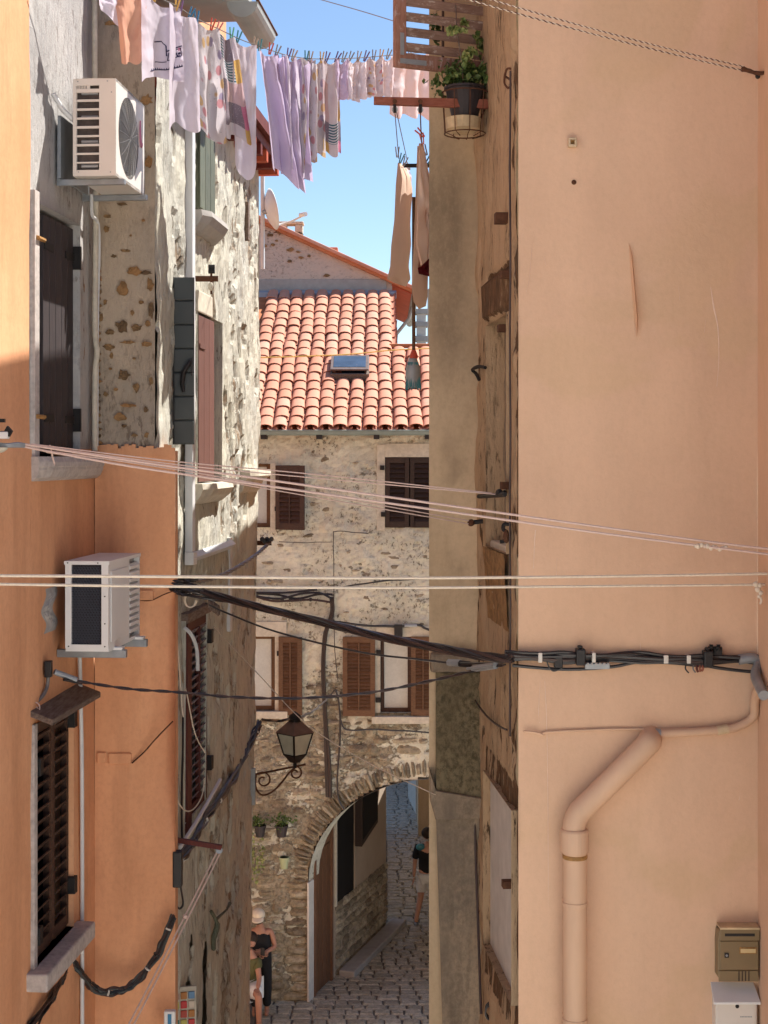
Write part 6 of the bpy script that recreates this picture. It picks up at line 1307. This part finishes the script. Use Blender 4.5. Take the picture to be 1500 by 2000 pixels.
for k in range(4): M().tube(smoothpath([FA(fx(x + k * 1.6 - 3 + (k - 1.5) * (1.5 if i > 6 else 0)), fz(y), .07 + .012 * (k % 2)) for i, (x, y) in enumerate(((648, 1165), (650, 1190), (645, 1212), (636, 1240), (632, 1300), (634, 1360), (637, 1420), (641, 1490), (643, 1555)))]), .018, 5).build('strand', MT['cabler'] if k == 2 else MT['cable'], t, smooth=True)
wcab('black cable dropping from beside the lantern feed to the arch crown', [(655, 1345), (662, 1370), (665, 1420), (660, 1500), (661, 1555), (672, 1578)], .016)
wcab('black cable crossing the arch house wall to the right below the dark shutters', [(650, 1148), (700, 1141), (760, 1133), (850, 1128)], .014)
wcab('black cable with a silver sleeve above the right lower window', [(590, 1206), (650, 1213), (720, 1221), (775, 1222), (815, 1220), (830, 1226), (850, 1232)], .02)
tag(M().tube([FA(fx(790), fz(1220), .1), FA(fx(814), fz(1220), .1)], .026, 8).build('cable_sleeve', MT['galv'], None), 'silver sleeve on the cable above the right lower window', 'sleeve')
wcab('black cable running right under the lower window sill of the arch house', [(664, 1395), (672, 1420), (690, 1425), (740, 1423), (850, 1430)], .014)
wcab('thin black cable squared round the middle of the arch house wall', [(660, 1330), (654, 1250), (652, 1150), (652, 1050), (656, 1038), (700, 1040), (720, 1042)], .007)
wcab('thin taut wire across the middle of the arch house wall', [(545, 1058), (600, 1059), (650, 1058)], .006)
rope('black feed cable from the far corner of the peeling house to the lantern', PX((512, 1405, 13.5), (530, 1408, 13.45), (560, 1406, 13.42), (600, 1395, 15), (632, 1372, 21), (655, 1346, 24.55)), .012, MT['cable'], 'cable', 'cable')
# ---------- the long laundry line
LPX = [(120, -90), (200, -45), (300, -8), (345, 12), (385, 37), (430, 58), (470, 77), (500, 88), (535, 100), (570, 110), (620, 115), (700, 113), (760, 108), (850, 100)]
def ld(px): return 8.75 + (px - 190) / 650 * 3.0
def lp(px):
    for (x0, y0), (x1, y1) in zip(LPX, LPX[1:]):
        if px <= x1: t = (px - x0) / (x1 - x0); return W(px, y0 + (y1 - y0) * t, ld(px))
    return W(px, 100, ld(px))
rope('laundry line sagging from the bare wall across to the right-hand house', smoothpath([lp(x) for x, _ in LPX], 6), .0035, MT['wire'])
class Cloth:
    def __init__(s, x0, x1, drop0, drop1, folds, amp, seed, taper=0, skew=0, belly=0, lean=0, top=0, point=0):
        s.__dict__.update(locals()); s.rd = random.Random(seed); s.ph = s.rd.uniform(0, 6); s.k = s.rd.uniform(.7, 1.3)
    def __call__(s, u, v, off=0.0):
        uu = .5 + (u - .5) * (1 - s.taper * v) + s.skew * v
        px = s.x0 + (s.x1 - s.x0) * uu; p = lp(px); d = p.y
        pin = math.sin(math.pi * u) ** 2 * (1 - v) * .035
        drop = (s.drop0 + (s.drop1 - s.drop0) * u) * (1 + s.point * math.sin(math.pi * u)) / F * d
        f = math.sin(s.folds * 2 * math.pi * u * s.k + s.ph + .8 * v) + .45 * math.sin(s.folds * 4.7 * u + 2.3 * s.ph - 1.3 * v)
        wv = s.amp * 1.25 * (.35 + .65 * v ** .7) * f + s.amp * .9 * noise.noise(Vector((u * 2.3, v * 2.6, s.seed))) + s.belly * math.sin(math.pi * v)
        wv += .010 * fb(Vector((u * 5, v * 7, s.seed * 3.3)), 3) + .012 * math.sin(9 * u + 14 * v + s.ph) * math.sin(3.1 * u) * v * (1 - v) * 2; sidew = s.amp * .35 * v * math.cos(s.folds * 2 * math.pi * u * s.k + s.ph)
        drop *= 1 + .05 * math.sin(s.folds * 2 * math.pi * u * s.k + s.ph + 1.2) * v; z = p.z - .004 - s.top / F * d - pin - drop * v - .012 * v * noise.noise(Vector((u * 4, 0, s.seed + 9)))
        return Vector((p.x + sidew + .35 * wv + s.lean * v, p.y - wv - off, z))
    def build(s, name, label, cat, mat, nu=36, nv=36, group=None):
        m = M().grid(lambda u, v: s(u, v), nu, nv, True)
        o = m.build(name, mat, None, smooth=True, base=False); return tag(o, label, cat, group)
G = 'laundry on the long line'
Cl = [
 (Cloth(190, 240, 60, 85, 1.5, .02, 1), 'cloth', 'small white cloth at the left end of the laundry line', 'c_white'),
 (Cloth(222, 286, 150, 122, 1.1, .03, 2, .3, .05, point=.1), 'garment', 'peach coloured cloth hanging near the bare stone wall', 'c_peach'),
 (Cloth(274, 352, 176, 135, .8, .03, 3, -.05, .02), 'pillowcase', 'white pillowcase printed with navy sewing motifs', 'c_white'),
 (Cloth(330, 385, 246, 212, 1.3, .028, 4, -.1, .0), 'pillowcase', 'plain white pillowcase behind the printed one', 'c_white'),
 (Cloth(378, 428, 204, 212, 1.4, .04, 5, -.1, .1, point=.06), 'pillowcase', 'pale floral pillowcase between white and patchwork ones', 'c_floral'),
 (Cloth(418, 458, 200, 190, 1.3, .035, 6, -.55, .55, top=2), 'pillowcase', 'large patchwork pillowcase with yellow and pink squares', 'c_patch'),
 (Cloth(452, 500, 235, 225, 1.1, .03, 7, .25, .02, point=.18), 'sheet', 'plain pinkish white sheet with a hanging corner behind the patchwork', 'c_white'),
 (Cloth(505, 545, 232, 215, 1.2, .045, 8, -.62, .95, top=2), 'pillowcase', 'large lilac pillowcase blowing forward, longest on the line', 'c_lilac_shade'),
 (Cloth(532, 560, 240, 262, 1.5, .035, 9, -.5, 1.1), 'pillowcase', 'lilac pillowcase half hidden behind the longest one', 'c_lilac_shade'),
 (Cloth(550, 590, 195, 242, 1.3, .04, 10, -.15, .45, point=.08), 'pillowcase', 'lilac pillowcase with pinched corners next to the blue floral one', 'c_lilac_shade'),
 (Cloth(574, 612, 190, 215, 1.2, .035, 11, .1, .05), 'pillowcase', 'narrow lilac cloth beside the blue floral pillowcase', 'c_lilac_shade'),
 (Cloth(588, 618, 215, 195, 1.2, .035, 31, .05, -.1), 'pillowcase', 'pale floral cloth overlapping the lilac ones left of the blue floral pillowcase', 'c_floral'),
 (Cloth(556, 578, 215, 225, 1.3, .03, 32, -.2, .5), 'pillowcase', 'white cloth showing between the lilac pillowcases', 'c_white'),
 (Cloth(600, 632, 200, 185, 1.4, .03, 12, 0, .0), 'pillowcase', 'grey-lilac floral pillowcase left of the narrow patchwork', 'c_floral'),
 (Cloth(628, 664, 180, 190, 1.3, .03, 13, -.12, .1), 'pillowcase', 'narrow patchwork pillowcase with striped squares', 'c_patch2'),
 (Cloth(655, 680, 92, 70, 1.1, .03, 14), 'garment', 'grey-lilac crumpled garment right of the narrow patchwork', 'c_lilac_shade'),
 (Cloth(676, 702, 78, 84, 1.4, .025, 15), 'garment', 'first small white garment right of the grey-lilac one', 'c_sheer'),
 (Cloth(698, 724, 80, 76, 1.6, .025, 16), 'garment', 'small white garment in the middle of the short white row', 'c_sheer'),
 (Cloth(720, 746, 76, 78, 1.5, .025, 17), 'garment', 'small white garment with grey creases left of the wooden shutter', 'c_floral'),
 (Cloth(744, 772, 74, 90, 1.3, .022, 18), 'garment', 'small white garment at the edge of the wooden shutter', 'c_sheer'),
 (Cloth(764, 850, 118, 128, 2.4, .02, 19), 'sheet', 'sheer white sheet hanging behind the rusty red bar', 'c_sheer'),
]
for c, nm, lab, mt in Cl: c.ob = c.build(nm, lab, nm, MT[mt], group=G)
pc_ = Cl[2][0]                                  # navy print on the white pillowcase
def strip(c, pts, w, name, mat, par):
    m = M()
    for (u0, v0), (u1, v1) in zip(pts, pts[1:]):
        n = 6
        for i in range(n):
            a, b = (u0 + (u1 - u0) * i / n, v0 + (v1 - v0) * i / n), (u0 + (u1 - u0) * (i + 1) / n, v0 + (v1 - v0) * (i + 1) / n)
            hz = abs(u1 - u0) > abs(v1 - v0); du_, dv_ = (0, w) if hz else (w * 1.6, 0)
            m.add([c(a[0] - du_, a[1] - dv_, .004), c(b[0] - du_, b[1] - dv_, .004), c(b[0] + du_, b[1] + dv_, .004), c(a[0] + du_, a[1] + dv_, .004)], [(0, 1, 2, 3)])
    return m.build(name, mat, par, thick=.001)
strip(pc_, [(.30, .92), (.98, .80)], .008, 'print_line', MT['ink'], pc_.ob); strip(pc_, [(.42, .78), (.68, .735)], .006, 'print_line', MT['ink'], pc_.ob); strip(pc_, [(.66, .60), (.98, .53)], .008, 'print_line', MT['ink'], pc_.ob)
strip(pc_, [(.40, .50), (.56, .47), (.66, .52), (.68, .66)], .008, 'print_frame', MT['ink'], pc_.ob); strip(pc_, [(.70, .72), (.97, .66), (.95, .56), (.72, .62), (.70, .72)], .006, 'print_frame', MT['ink'], pc_.ob)
m = M(); rd = random.Random(4)
for k in range(16):
    u, v = .74 + rd.random() * .2, .61 + rd.random() * .06; m.add([pc_(u + a, v + b, .004) for a, b in ((0, 0), (.03, 0), (.03, .025), (0, .025))], [(0, 1, 2, 3)])
m.build('print_motif', MT['ink'], pc_.ob, thick=.001)
m = M()
for k in range(14):
    u = .32 + k * .048; v = .915 - (u - .3) * .176; m.add([pc_(u, v, .004), pc_(u + .03, v - .005, .004), pc_(u + .015, v - .03, .004)], [(0, 1, 2)])
m.build('print_zigzag', MT['ink'], pc_.ob, thick=.001)
m = M().add([pc_(.9 + a, .56 + b, .004) for a, b in ((0, 0), (.05, -.01), (.05, .03), (0, .04))], [(0, 1, 2, 3)]).build('print_motif', MT['inkp'], pc_.ob, thick=.001)
# pegs: two legs and a spring each
pegs = [(303, 'yellow', 'white pillowcase with navy print'), (345, 'yellow', 'plain white pillowcase'), (352, 'purple', 'plain white pillowcase, right corner'), (372, 'blue', 'white pillowcase edge'), (384, 'blue', 'floral pillowcase'), (414, 'red', 'floral pillowcase, right corner'), (426, 'pink', 'large patchwork'), (452, 'green', 'plain pinkish sheet'), (465, 'teal', 'plain pinkish sheet, middle'), (497, 'wooden', 'plain pinkish sheet, right corner'), (507, 'teal', 'longest lilac pillowcase'), (528, 'red', 'longest lilac pillowcase, right corner'), (541, 'grey', 'half-hidden lilac pillowcase'), (563, 'purple', 'pinched lilac pillowcase'), (573, 'wooden', 'pinched lilac pillowcase, right corner'), (598, 'teal', 'narrow lilac cloth'), (606, 'wooden', 'blue floral pillowcase'), (628, 'yellow', 'narrow patchwork'), (638, 'purple', 'narrow patchwork, second peg'), (658, 'purple', 'grey-lilac garment'), (671, 'grey', 'grey-lilac garment, right corner'), (684, 'grey', 'first small white garment'), (700, 'wooden', 'second small white garment'), (714, 'purple', 'middle white garment'), (730, 'grey', 'creased white garment'), (744, 'yellow', 'creased white garment, right corner'), (758, 'grey', 'white garment by the shutter'), (780, 'wooden', 'sheer sheet, left end'), (800, 'grey', 'sheer sheet, middle')]
rd = random.Random(9)
for px, colr, what in pegs:
    p = lp(px); tl = rd.uniform(.05, .5); t = thing('clothes_peg', '%s clothes peg holding the %s' % (colr, what), 'clothes peg', tuple(p), 'pegs on the long laundry line')
    ax = Vector((math.sin(tl), -.15, math.cos(tl))).normalized(); sd = ax.cross(Vector((0, 1, 0))).normalized()
    for s in (-1, 1):
        q0, q1 = p - ax * .03 + sd * s * .004, p + ax * .048 + sd * s * .013
        M().hull8([c + sd * i * .0042 + Vector((0, 1, 0)) * j * .006 for c in (q0, q1) for j in (-1, 1) for i in (-1, 1)]).build('peg_leg', PEGC[colr], t)
# ---------- hanging towels on the edge-on lines, right of the sky
pu = [(771, 225), (777, 312)]
rope('thin double pulley cord running from the rusty red bar down to the left hanging towel', PX((771, 216, 8.98), (775, 265, 9.6), (779, 310, 10.3)), .003, MT['wire'], 'cord', 'cord')
rope('thin taut pulley cord slanting beside the left hanging towel', PX((774, 216, 8.98), (784, 262, 9.8), (795, 312, 11.2)), .003, MT['wire'], 'cord', 'cord')
rope('thin pulley cord with pegs above the right hanging towel', PX((821, 218, 8.98), (822, 250, 9.2), (824, 285, 9.5)), .004, MT['redbrown'], 'cord', 'cord')
def towel(lab, pts0, pts1, d0, d1, mat, seed, nm='towel'):
    # outline given by left and right edges, folded in depth like a curtain hung on a receding line
    def f(u, v):
        def ed(pts):
            i = min(int(v * (len(pts) - 1)), len(pts) - 2); t = v * (len(pts) - 1) - i; return (pts[i][0] + (pts[i + 1][0] - pts[i][0]) * t, pts[i][1] + (pts[i + 1][1] - pts[i][1]) * t)
        a, b = ed(pts0), ed(pts1); d = d0 + (d1 - d0) * u
        fold = .12 * math.sin(u * 13 + 2 * seed - v * 5) * u * (1 - u) * 3 + .22 * math.sin(u * 7 + seed + v * 2) * (.25 + v) * u * (1 - u) * 2
        q = u + fold; return W(a[0] + (b[0] - a[0]) * q, a[1] + (b[1] - a[1]) * q, d + .05 * math.sin(u * 9 + seed) * v + .05 * noise.noise(Vector((u * 3, v * 5, seed))))
    return tag(M().grid(f, 24, 30, True).build(nm, mat, None, smooth=True, base=False), lab, nm)
towel('beige towel hanging edge-on against the sky, left of the pair', [(777, 318), (773, 360), (770, 430), (764, 480), (762, 520), (756, 545), (768, 552)], [(783, 318), (801, 345), (806, 372), (801, 430), (803, 478), (798, 520), (802, 545), (792, 560)], 10.3, 11.4, MT['c_beige'], 1)
towel('printed cloth hanging behind the left beige towel', [(786, 322), (792, 350), (795, 420), (793, 470)], [(795, 320), (804, 345), (803, 400), (800, 470)], 11.5, 12.0, MT['c_floral'], 4, 'cloth')
towel('long pinkish towel hanging beside the beige wall, right of the pair', [(815, 285), (811, 400), (808, 480), (804, 560), (808, 590), (818, 604)], [(826, 285), (835, 400), (842, 480), (836, 540), (835, 580), (832, 598)], 9.65, 10.6, MT['c_beige'], 2)
towel('folded light beige towel draped in front of the long pinkish one', [(818, 280), (816, 330), (815, 380), (814, 430), (812, 480), (822, 520)], [(827, 280), (836, 330), (850, 396), (840, 420), (849, 450), (843, 500)], 9.5, 9.62, MT['c_beige'], 3)
towel('wine red cloth showing below the folded beige towel', [(814, 500), (815, 520), (818, 535)], [(843, 495), (843, 525), (842, 541)], 10.0, 10.3, MT['c_wine'], 3, 'cloth')
rd = random.Random(12)
for i, (x, y, d, colr, w_) in enumerate(((776, 300, 10.2, 'grey', 'left beige towel'), (783, 312, 10.4, 'teal', 'left beige towel, second peg'), (790, 318, 11.0, 'grey', 'printed cloth'), (797, 326, 11.6, 'wooden', 'printed cloth, second peg'), (823, 262, 9.4, 'red', 'right hanging towel'), (825, 274, 9.45, 'pink', 'right hanging towel, second peg'), (831, 296, 9.8, 'grey', 'long pinkish towel'), (834, 318, 10.0, 'teal', 'long pinkish towel, second peg'))):
    p = W(x, y, d); t = thing('clothes_peg', '%s clothes peg on the %s' % (colr, w_), 'clothes peg', tuple(p), 'pegs on the hanging towels'); tl = rd.uniform(-.8, .9); ax = Vector((math.sin(tl), 0, math.cos(tl))); sd = ax.cross(Vector((0, 1, 0)))
    for s in (-1, 1): M().hull8([c + sd * q * .004 + Vector((0, 1, 0)) * j * .006 for c in (p - ax * .025 + sd * s * .004, p + ax * .045 + sd * s * .012) for j in (-1, 1) for q in (-1, 1)]).build('peg_leg', PEGC[colr], t)
tag(M().box(Fro(11.2), W(788, 0, 11.2).x, W(842, 0, 11.2).x, z0(327, 11.2), z0(320, 11.2), -.01, .01).build('line_bar', MT['iron'], None), 'short dark bar sticking out behind the hanging towels', 'bar')
bmn = thing('broom', 'upside-down broom with wooden handle, red collar and blue-grey bristles', 'broom', tuple(W(806, 757, 10.8)))
M().cyl(W(808, 385, 10.8), W(808, 690, 10.8), .0125, 10).build('handle', MT['brown2'], bmn, smooth=True)
M().lathe(W(808, 700, 10.8), (0, 0, 1), [(0, .03), (.02, .03), (.05, .018), (.06, .014)], 12).build('collar', PEGC['red'], bmn, smooth=True)
def brush(u, v, q=1): 
    hw = (.028 + .024 * min(1, v * 2.5)); t = u * 2 * math.pi; p = W(806.5, 699 + 58 * v, 10.8); return p + Vector((hw * math.cos(t), .6 * hw * math.sin(t), 0))
M().grid(brush, 16, 8).build('head', MT['galv'], bmn, smooth=True)
rd = random.Random(3); m = M()
for k in range(70):
    t = rd.uniform(0, 2 * math.pi); p0_, p1_ = brush(t / 6.283, .15), brush(t / 6.283, 1.0); m.tube([p0_, p1_ + Vector((rd.uniform(-.006, .006), 0, rd.uniform(-.02, .01)))], .0035, 3)
m.build('bristles', PEGC['teal'], bmn)
# ---------- satellite dish and pole
sd_ = thing('satellite_dish', 'white satellite dish seen edge-on on a pole beyond the peeling house', 'satellite dish', tuple(W(513, 520, 20)))
M().cyl(W(513, 345, 20), W(513, 525, 20), .028, 10).build('pole', MT['pvc'], sd_, smooth=True)
dc = W(533, 408, 20); ax = Vector((.96, .25, .22)).normalized(); u_ax = ax.cross(Vector((0, 1, 0))).normalized(); v_ax = ax.cross(u_ax)
def dish(u, v): r = .30 * v; t = 2 * math.pi * u; return dc + u_ax * r * math.cos(t) * .9 + v_ax * r * math.sin(t) + ax * (.10 * v * v - .1)
M().grid(dish, 24, 6).build('reflector', MT['pvc'], sd_, smooth=True, thick=.008)
M().tube([W(513, 414, 20), W(524, 414, 19.95)], .03, 6).build('mount', MT['galv'], sd_)
M().tube([W(541, 440, 20), W(570, 432, 19.7), W(590, 422, 19.5)], .014, 6).build('feed_arm', MT['pvc'], sd_); M().tube([W(587, 420, 19.5), W(597, 418, 19.4)], .03, 8).build('feed_horn', MT['white'], sd_)
# ---------- people
def body(name, joints, edges, radii, mat, parent, sub=2, root=0):
    me = bpy.data.meshes.new(name); me.from_pydata([Vector(j) - WL[parent] for j in joints], edges, []); o = bpy.data.objects.new(name, me); COL.objects.link(o)
    o.parent = parent; WL[o] = WL[parent].copy(); me.materials.append(mat)
    sm = o.modifiers.new('skin', 'SKIN'); sm.use_smooth_shade = True
    for i, q in enumerate(radii):
        sv_ = me.skin_vertices[0].data[i]; sv_.radius = q if isinstance(q, tuple) else (q, q); sv_.use_root = (i == root)
    s2 = o.modifiers.new('smooth', 'SUBSURF'); s2.levels = sub; s2.render_levels = sub
    return o
def hand(c, dirv, side, mat, par, curl=.35):
    c = Vector(c); dv = Vector(dirv).normalized(); sdv = Vector(side).normalized(); up = dv.cross(sdv); J, E, Rr = [c], [], [(.026, .02)]
    for k, (o, L) in enumerate(((-.03, .07), (-.01, .08), (.01, .075), (.03, .058))):
        b = len(J); J += [c + dv * .07 + sdv * o, c + dv * (.07 + L * .55) + sdv * o * 1.1 - up * L * curl * .3, c + dv * (.07 + L) + sdv * o * 1.1 - up * L * curl]; E += [(0, b), (b, b + 1), (b + 1, b + 2)]; Rr += [.0095, .0085, .0075]
    b = len(J); J += [c + dv * .02 + sdv * -.04, c + dv * .06 + sdv * -.055 - up * .01, c + dv * .085 + sdv * -.045 - up * .02]; E += [(0, b), (b, b + 1), (b + 1, b + 2)]; Rr += [.012, .0105, .009]
    return body('hand', J, E, Rr, mat, par, 1)
V = Vector
# woman in black with a pale cap, leaning and looking at her phone
gd = 24.15; wx = (509 - 750) / F * gd
w1 = thing('person', 'person in black and pale cap looking down at a phone by the rubble wall', 'person', (wx, gd, 0))
B = lambda x, y, z: V((wx + x, gd + y, z))
J = [B(0, 0, .88), B(0, .01, 1.05), B(.0, .0, 1.25), B(.0, -.02, 1.38), B(-.01, -.07, 1.47), B(-.02, -.12, 1.54),
     B(.16, 0, 1.34), B(.23, -.03, 1.09), B(.08, -.24, 1.06), B(-.16, -.02, 1.34), B(-.22, -.08, 1.08), B(0.0, -.26, 1.03),
     B(.09, 0, .84), B(.10, -.03, .47), B(.10, .0, .09), B(.10, -.12, .04), B(-.09, 0, .84), B(-.08, -.06, .47), B(-.09, -.02, .09), B(-.09, -.14, .04)]
E = [(0, 1), (1, 2), (2, 3), (3, 4), (4, 5), (2, 6), (6, 7), (7, 8), (2, 9), (9, 10), (10, 11), (0, 12), (12, 13), (13, 14), (14, 15), (0, 16), (16, 17), (17, 18), (18, 19)]
Rr = [(.15, .11), (.125, .1), (.15, .105), (.07, .06), (.05, .055), (.05, .05), .055, .04, .028, .055, .04, .028, .085, .062, .04, .035, .085, .062, .04, .035]
body('body', J, E, Rr, MT['skind'], w1)
body('clothes', [B(0, 0, .90), B(0, .01, 1.05), B(0, 0, 1.24), B(.09, 0, 1.37), B(-.09, 0, 1.37), B(.09, 0, .80), B(.10, -.03, .47), B(.10, .0, .14), B(-.09, 0, .80), B(-.08, -.06, .47), B(-.09, -.02, .14)], [(0, 1), (1, 2), (2, 3), (2, 4), (0, 5), (5, 6), (6, 7), (0, 8), (8, 9), (9, 10)], [(.19, .15), (.17, .14), (.20, .15), (.10, .11), (.10, .11), .098, .085, .07, .098, .085, .07], MT['clothk'], w1)
hc = B(-.03, -.13, 1.60)
body('head', [hc + V((0, .02, .0)), hc + V((0, -.015, -.06)), hc + V((0, -.035, -.10))], [(0, 1), (1, 2)], [(.085, .10), (.078, .085), (.05, .05)], MT['skind'], w1)
M().ball(hc + V((0, -.115, -.05)), .016, 6, (.7, 1, 1.2)).build('nose', MT['skind'], w1, smooth=True)
for s in (-1, 1): M().ball(hc + V((s * .088, .0, -.045)), .02, 6, (.4, .8, 1.2)).build('ear', MT['skind'], w1, smooth=True)
M().ball(hc + V((0, .035, -.04)), .10, 10, (.98, 1, 1)).build('hair', MT['hair'], w1, smooth=True)
M().ball(hc + V((0, .01, .025)), .115, 14, (.96, 1.08, .80)).build('cap', MT['cap'], w1, smooth=True)
M().grid(lambda u, v: hc + V((.09 * math.cos(math.pi * u), -.085 - .12 * v * math.sin(math.pi * u), .005 - .055 * v)), 12, 4).build('cap_visor', MT['cap'], w1, smooth=True, thick=.008)
hand(B(.08, -.24, 1.06), (-.7, -.4, .25), (.2, -.5, -.8), MT['skind'], w1); hand(B(.0, -.26, 1.03), (.9, -.3, .25), (.2, .5, .8), MT['skind'], w1)
tag(M().box(Aff((wx + .055, gd - .33, 0), (1, -.3, 0), (-.3, -1, 0)), -.03, .04, 1.05, 1.17, 0, .01).build('phone', MT['black'], None, bevel=.004), 'black phone held by the person in the pale cap', 'phone')
# seated person in white shorts, mostly behind the house corner
sx, sy_ = (487 - 750) / F * 23.7, 23.75
w2 = thing('person', 'seated person in olive top and white shorts, half hidden by the peeling house corner', 'person', (sx, sy_, 0))
B = lambda x, y, z: V((sx + x, sy_ + y, z))
J = [B(-.06, .1, .55), B(-.05, .08, .78), B(-.03, .04, 1.0), B(0, -.02, 1.12), B(.02, -.06, 1.2), B(.11, .0, .98), B(.16, -.12, .76), B(.15, -.3, .66), B(-.2, .0, .98), B(-.22, -.1, .75), B(-.1, -.3, .62), B(.05, .02, .54), B(.17, -.38, .58), B(.17, -.30, .1), B(.19, -.42, .05), B(-.16, .02, .54), B(-.12, -.4, .56), B(-.1, -.32, .1), B(-.1, -.44, .05)]
E = [(0, 1), (1, 2), (2, 3), (3, 4), (2, 5), (5, 6), (6, 7), (2, 8), (8, 9), (9, 10), (0, 11), (11, 12), (12, 13), (13, 14), (0, 15), (15, 16), (16, 17), (17, 18)]
body('body', J, E, [(.15, .12), (.14, .11), (.15, .11), .06, .055, .055, .042, .03, .055, .042, .03, .085, .062, .042, .035, .085, .062, .042, .035], MT['skind'], w2)
body('shirt', [B(-.06, .1, .6), B(-.05, .08, .78), B(-.03, .04, .98), B(.11, .0, .97), B(.14, -.06, .86), B(-.2, .0, .97), B(-.215, -.06, .86)], [(0, 1), (1, 2), (2, 3), (3, 4), (2, 5), (5, 6)], [(.23, .19), (.21, .17), (.22, .17), .10, .09, .10, .09], MT['clotho'], w2)
body('shorts', [B(-.06, .1, .54), B(.05, .02, .54), B(.15, -.28, .58), B(-.16, .02, .54), B(-.13, -.3, .56)], [(0, 1), (1, 2), (0, 3), (3, 4)], [(.2, .17), .14, .115, .14, .115], MT['clothw'], w2)
hc = B(.03, -.09, 1.32)
body('head', [hc + V((0, .02, .03)), hc + V((0, -.01, -.04)), hc + V((0, -.02, -.09))], [(0, 1), (1, 2)], [(.088, .10), (.08, .085), (.05, .05)], MT['skind'], w2); M().ball(hc + V((0, .03, .04)), .105, 10).build('hair', MT['hair'], w2, smooth=True)
M().ball(hc + V((0, -.1, -.02)), .016, 6).build('nose', MT['skind'], w2, smooth=True)
for s, x in ((1, .19), (-1, -.1)): M().ball(B(x, -.42, .05), .055, 8, (.75, 1.7, .75)).build('shoe', MT['clothw'], w2, smooth=True)
hand(B(.15, -.3, .66), (.0, -1, -.1), (1, 0, 0), MT['skind'], w2); hand(B(-.1, -.3, .62), (.2, -1, 0), (1, 0, 0), MT['skind'], w2)
st_ = thing('stool', 'low dark stool under the seated person at the house corner', 'stool', tuple(B(-.06, .1, 0)))
M().box(Fro(0), sx - .24, sx + .12, .38, .43, -(sy_ + .28), -(sy_ - .08)).build('seat', MT['dkwood'], st_, bevel=.01)
for ax_ in (-.22, .08):
    for ay in (-.05, .24): M().box(Fro(0), sx + ax_, sx + ax_ + .03, 0, .38, -(sy_ + ay + .03), -(sy_ + ay)).build('leg', MT['dkwood'], st_)
# walker beyond the arch, seen from behind
vd = 28.9; vx = (834 - 750) / F * vd
w3 = thing('person', 'person in black t-shirt and white shorts walking away beyond the archway', 'person', (vx, vd, 0))
B = lambda x, y, z: V((vx + x, vd + y, z))
J = [B(0, 0, .95), B(0, 0, 1.12), B(0, 0, 1.34), B(0, .01, 1.48), B(0, .02, 1.55), B(-.19, 0, 1.42), B(-.23, .02, 1.13), B(-.25, -.03, .88), B(.19, 0, 1.42), B(.23, .0, 1.13), B(.24, .1, .9), B(-.09, 0, .9), B(-.12, -.02, .5), B(-.21, -.2, .13), B(-.20, -.12, .05), B(.09, 0, .9), B(.1, .08, .5), B(.09, .05, .09), B(.09, .17, .04)]
E = [(0, 1), (1, 2), (2, 3), (3, 4), (2, 5), (5, 6), (6, 7), (2, 8), (8, 9), (9, 10), (0, 11), (11, 12), (12, 13), (13, 14), (0, 15), (15, 16), (16, 17), (17, 18)]
body('body', J, E, [(.155, .11), (.14, .1), (.17, .11), .06, .055, .06, .043, .03, .06, .043, .03, .09, .063, .042, .035, .09, .063, .042, .035], MT['skin'], w3)
body('t_shirt', [B(0, 0, .90), B(0, 0, 1.14), B(0, 0, 1.34), B(-.18, 0, 1.43), B(-.225, .01, 1.2), B(.18, 0, 1.43), B(.225, .0, 1.2)], [(0, 1), (1, 2), (2, 3), (3, 4), (2, 5), (5, 6)], [(.18, .135), (.17, .125), (.19, .135), .085, .075, .085, .075], MT['clothk'], w3)
body('shorts', [B(0, 0, .93), B(-.095, 0, .88), B(-.12, -.01, .56), B(.095, 0, .88), B(.1, .05, .56)], [(0, 1), (1, 2), (0, 3), (3, 4)], [(.175, .13), .115, .095, .115, .095], MT['clothw'], w3)
hc = B(0, .02, 1.67)
body('head', [hc + V((0, -.01, .03)), hc + V((0, .01, -.04)), hc + V((0, .02, -.09))], [(0, 1), (1, 2)], [(.088, .10), (.08, .085), (.05, .05)], MT['skin'], w3); M().ball(hc + V((0, -.025, .035)), .108, 10).build('hair', MT['hair'], w3, smooth=True)
hand(B(-.25, -.03, .88), (-.05, 0, -1), (0, 1, 0), MT['skin'], w3); hand(B(.24, .1, .9), (.05, .2, -1), (0, 1, 0), MT['skin'], w3)
for x, y, z in ((-.20, -.15, .05), (.09, .12, .045)): M().ball(B(x, y, z), .052, 8, (.8, 1.8, .8)).build('shoe', MT['galv'], w3, smooth=True)
tag(M().ball(B(-.13, -.12, 1.47), .07, 8, (1.2, .7, .9)).build('bag', PEGC['teal'], None, smooth=True), 'small teal bag on the shoulder of the walker beyond the archway', 'bag')
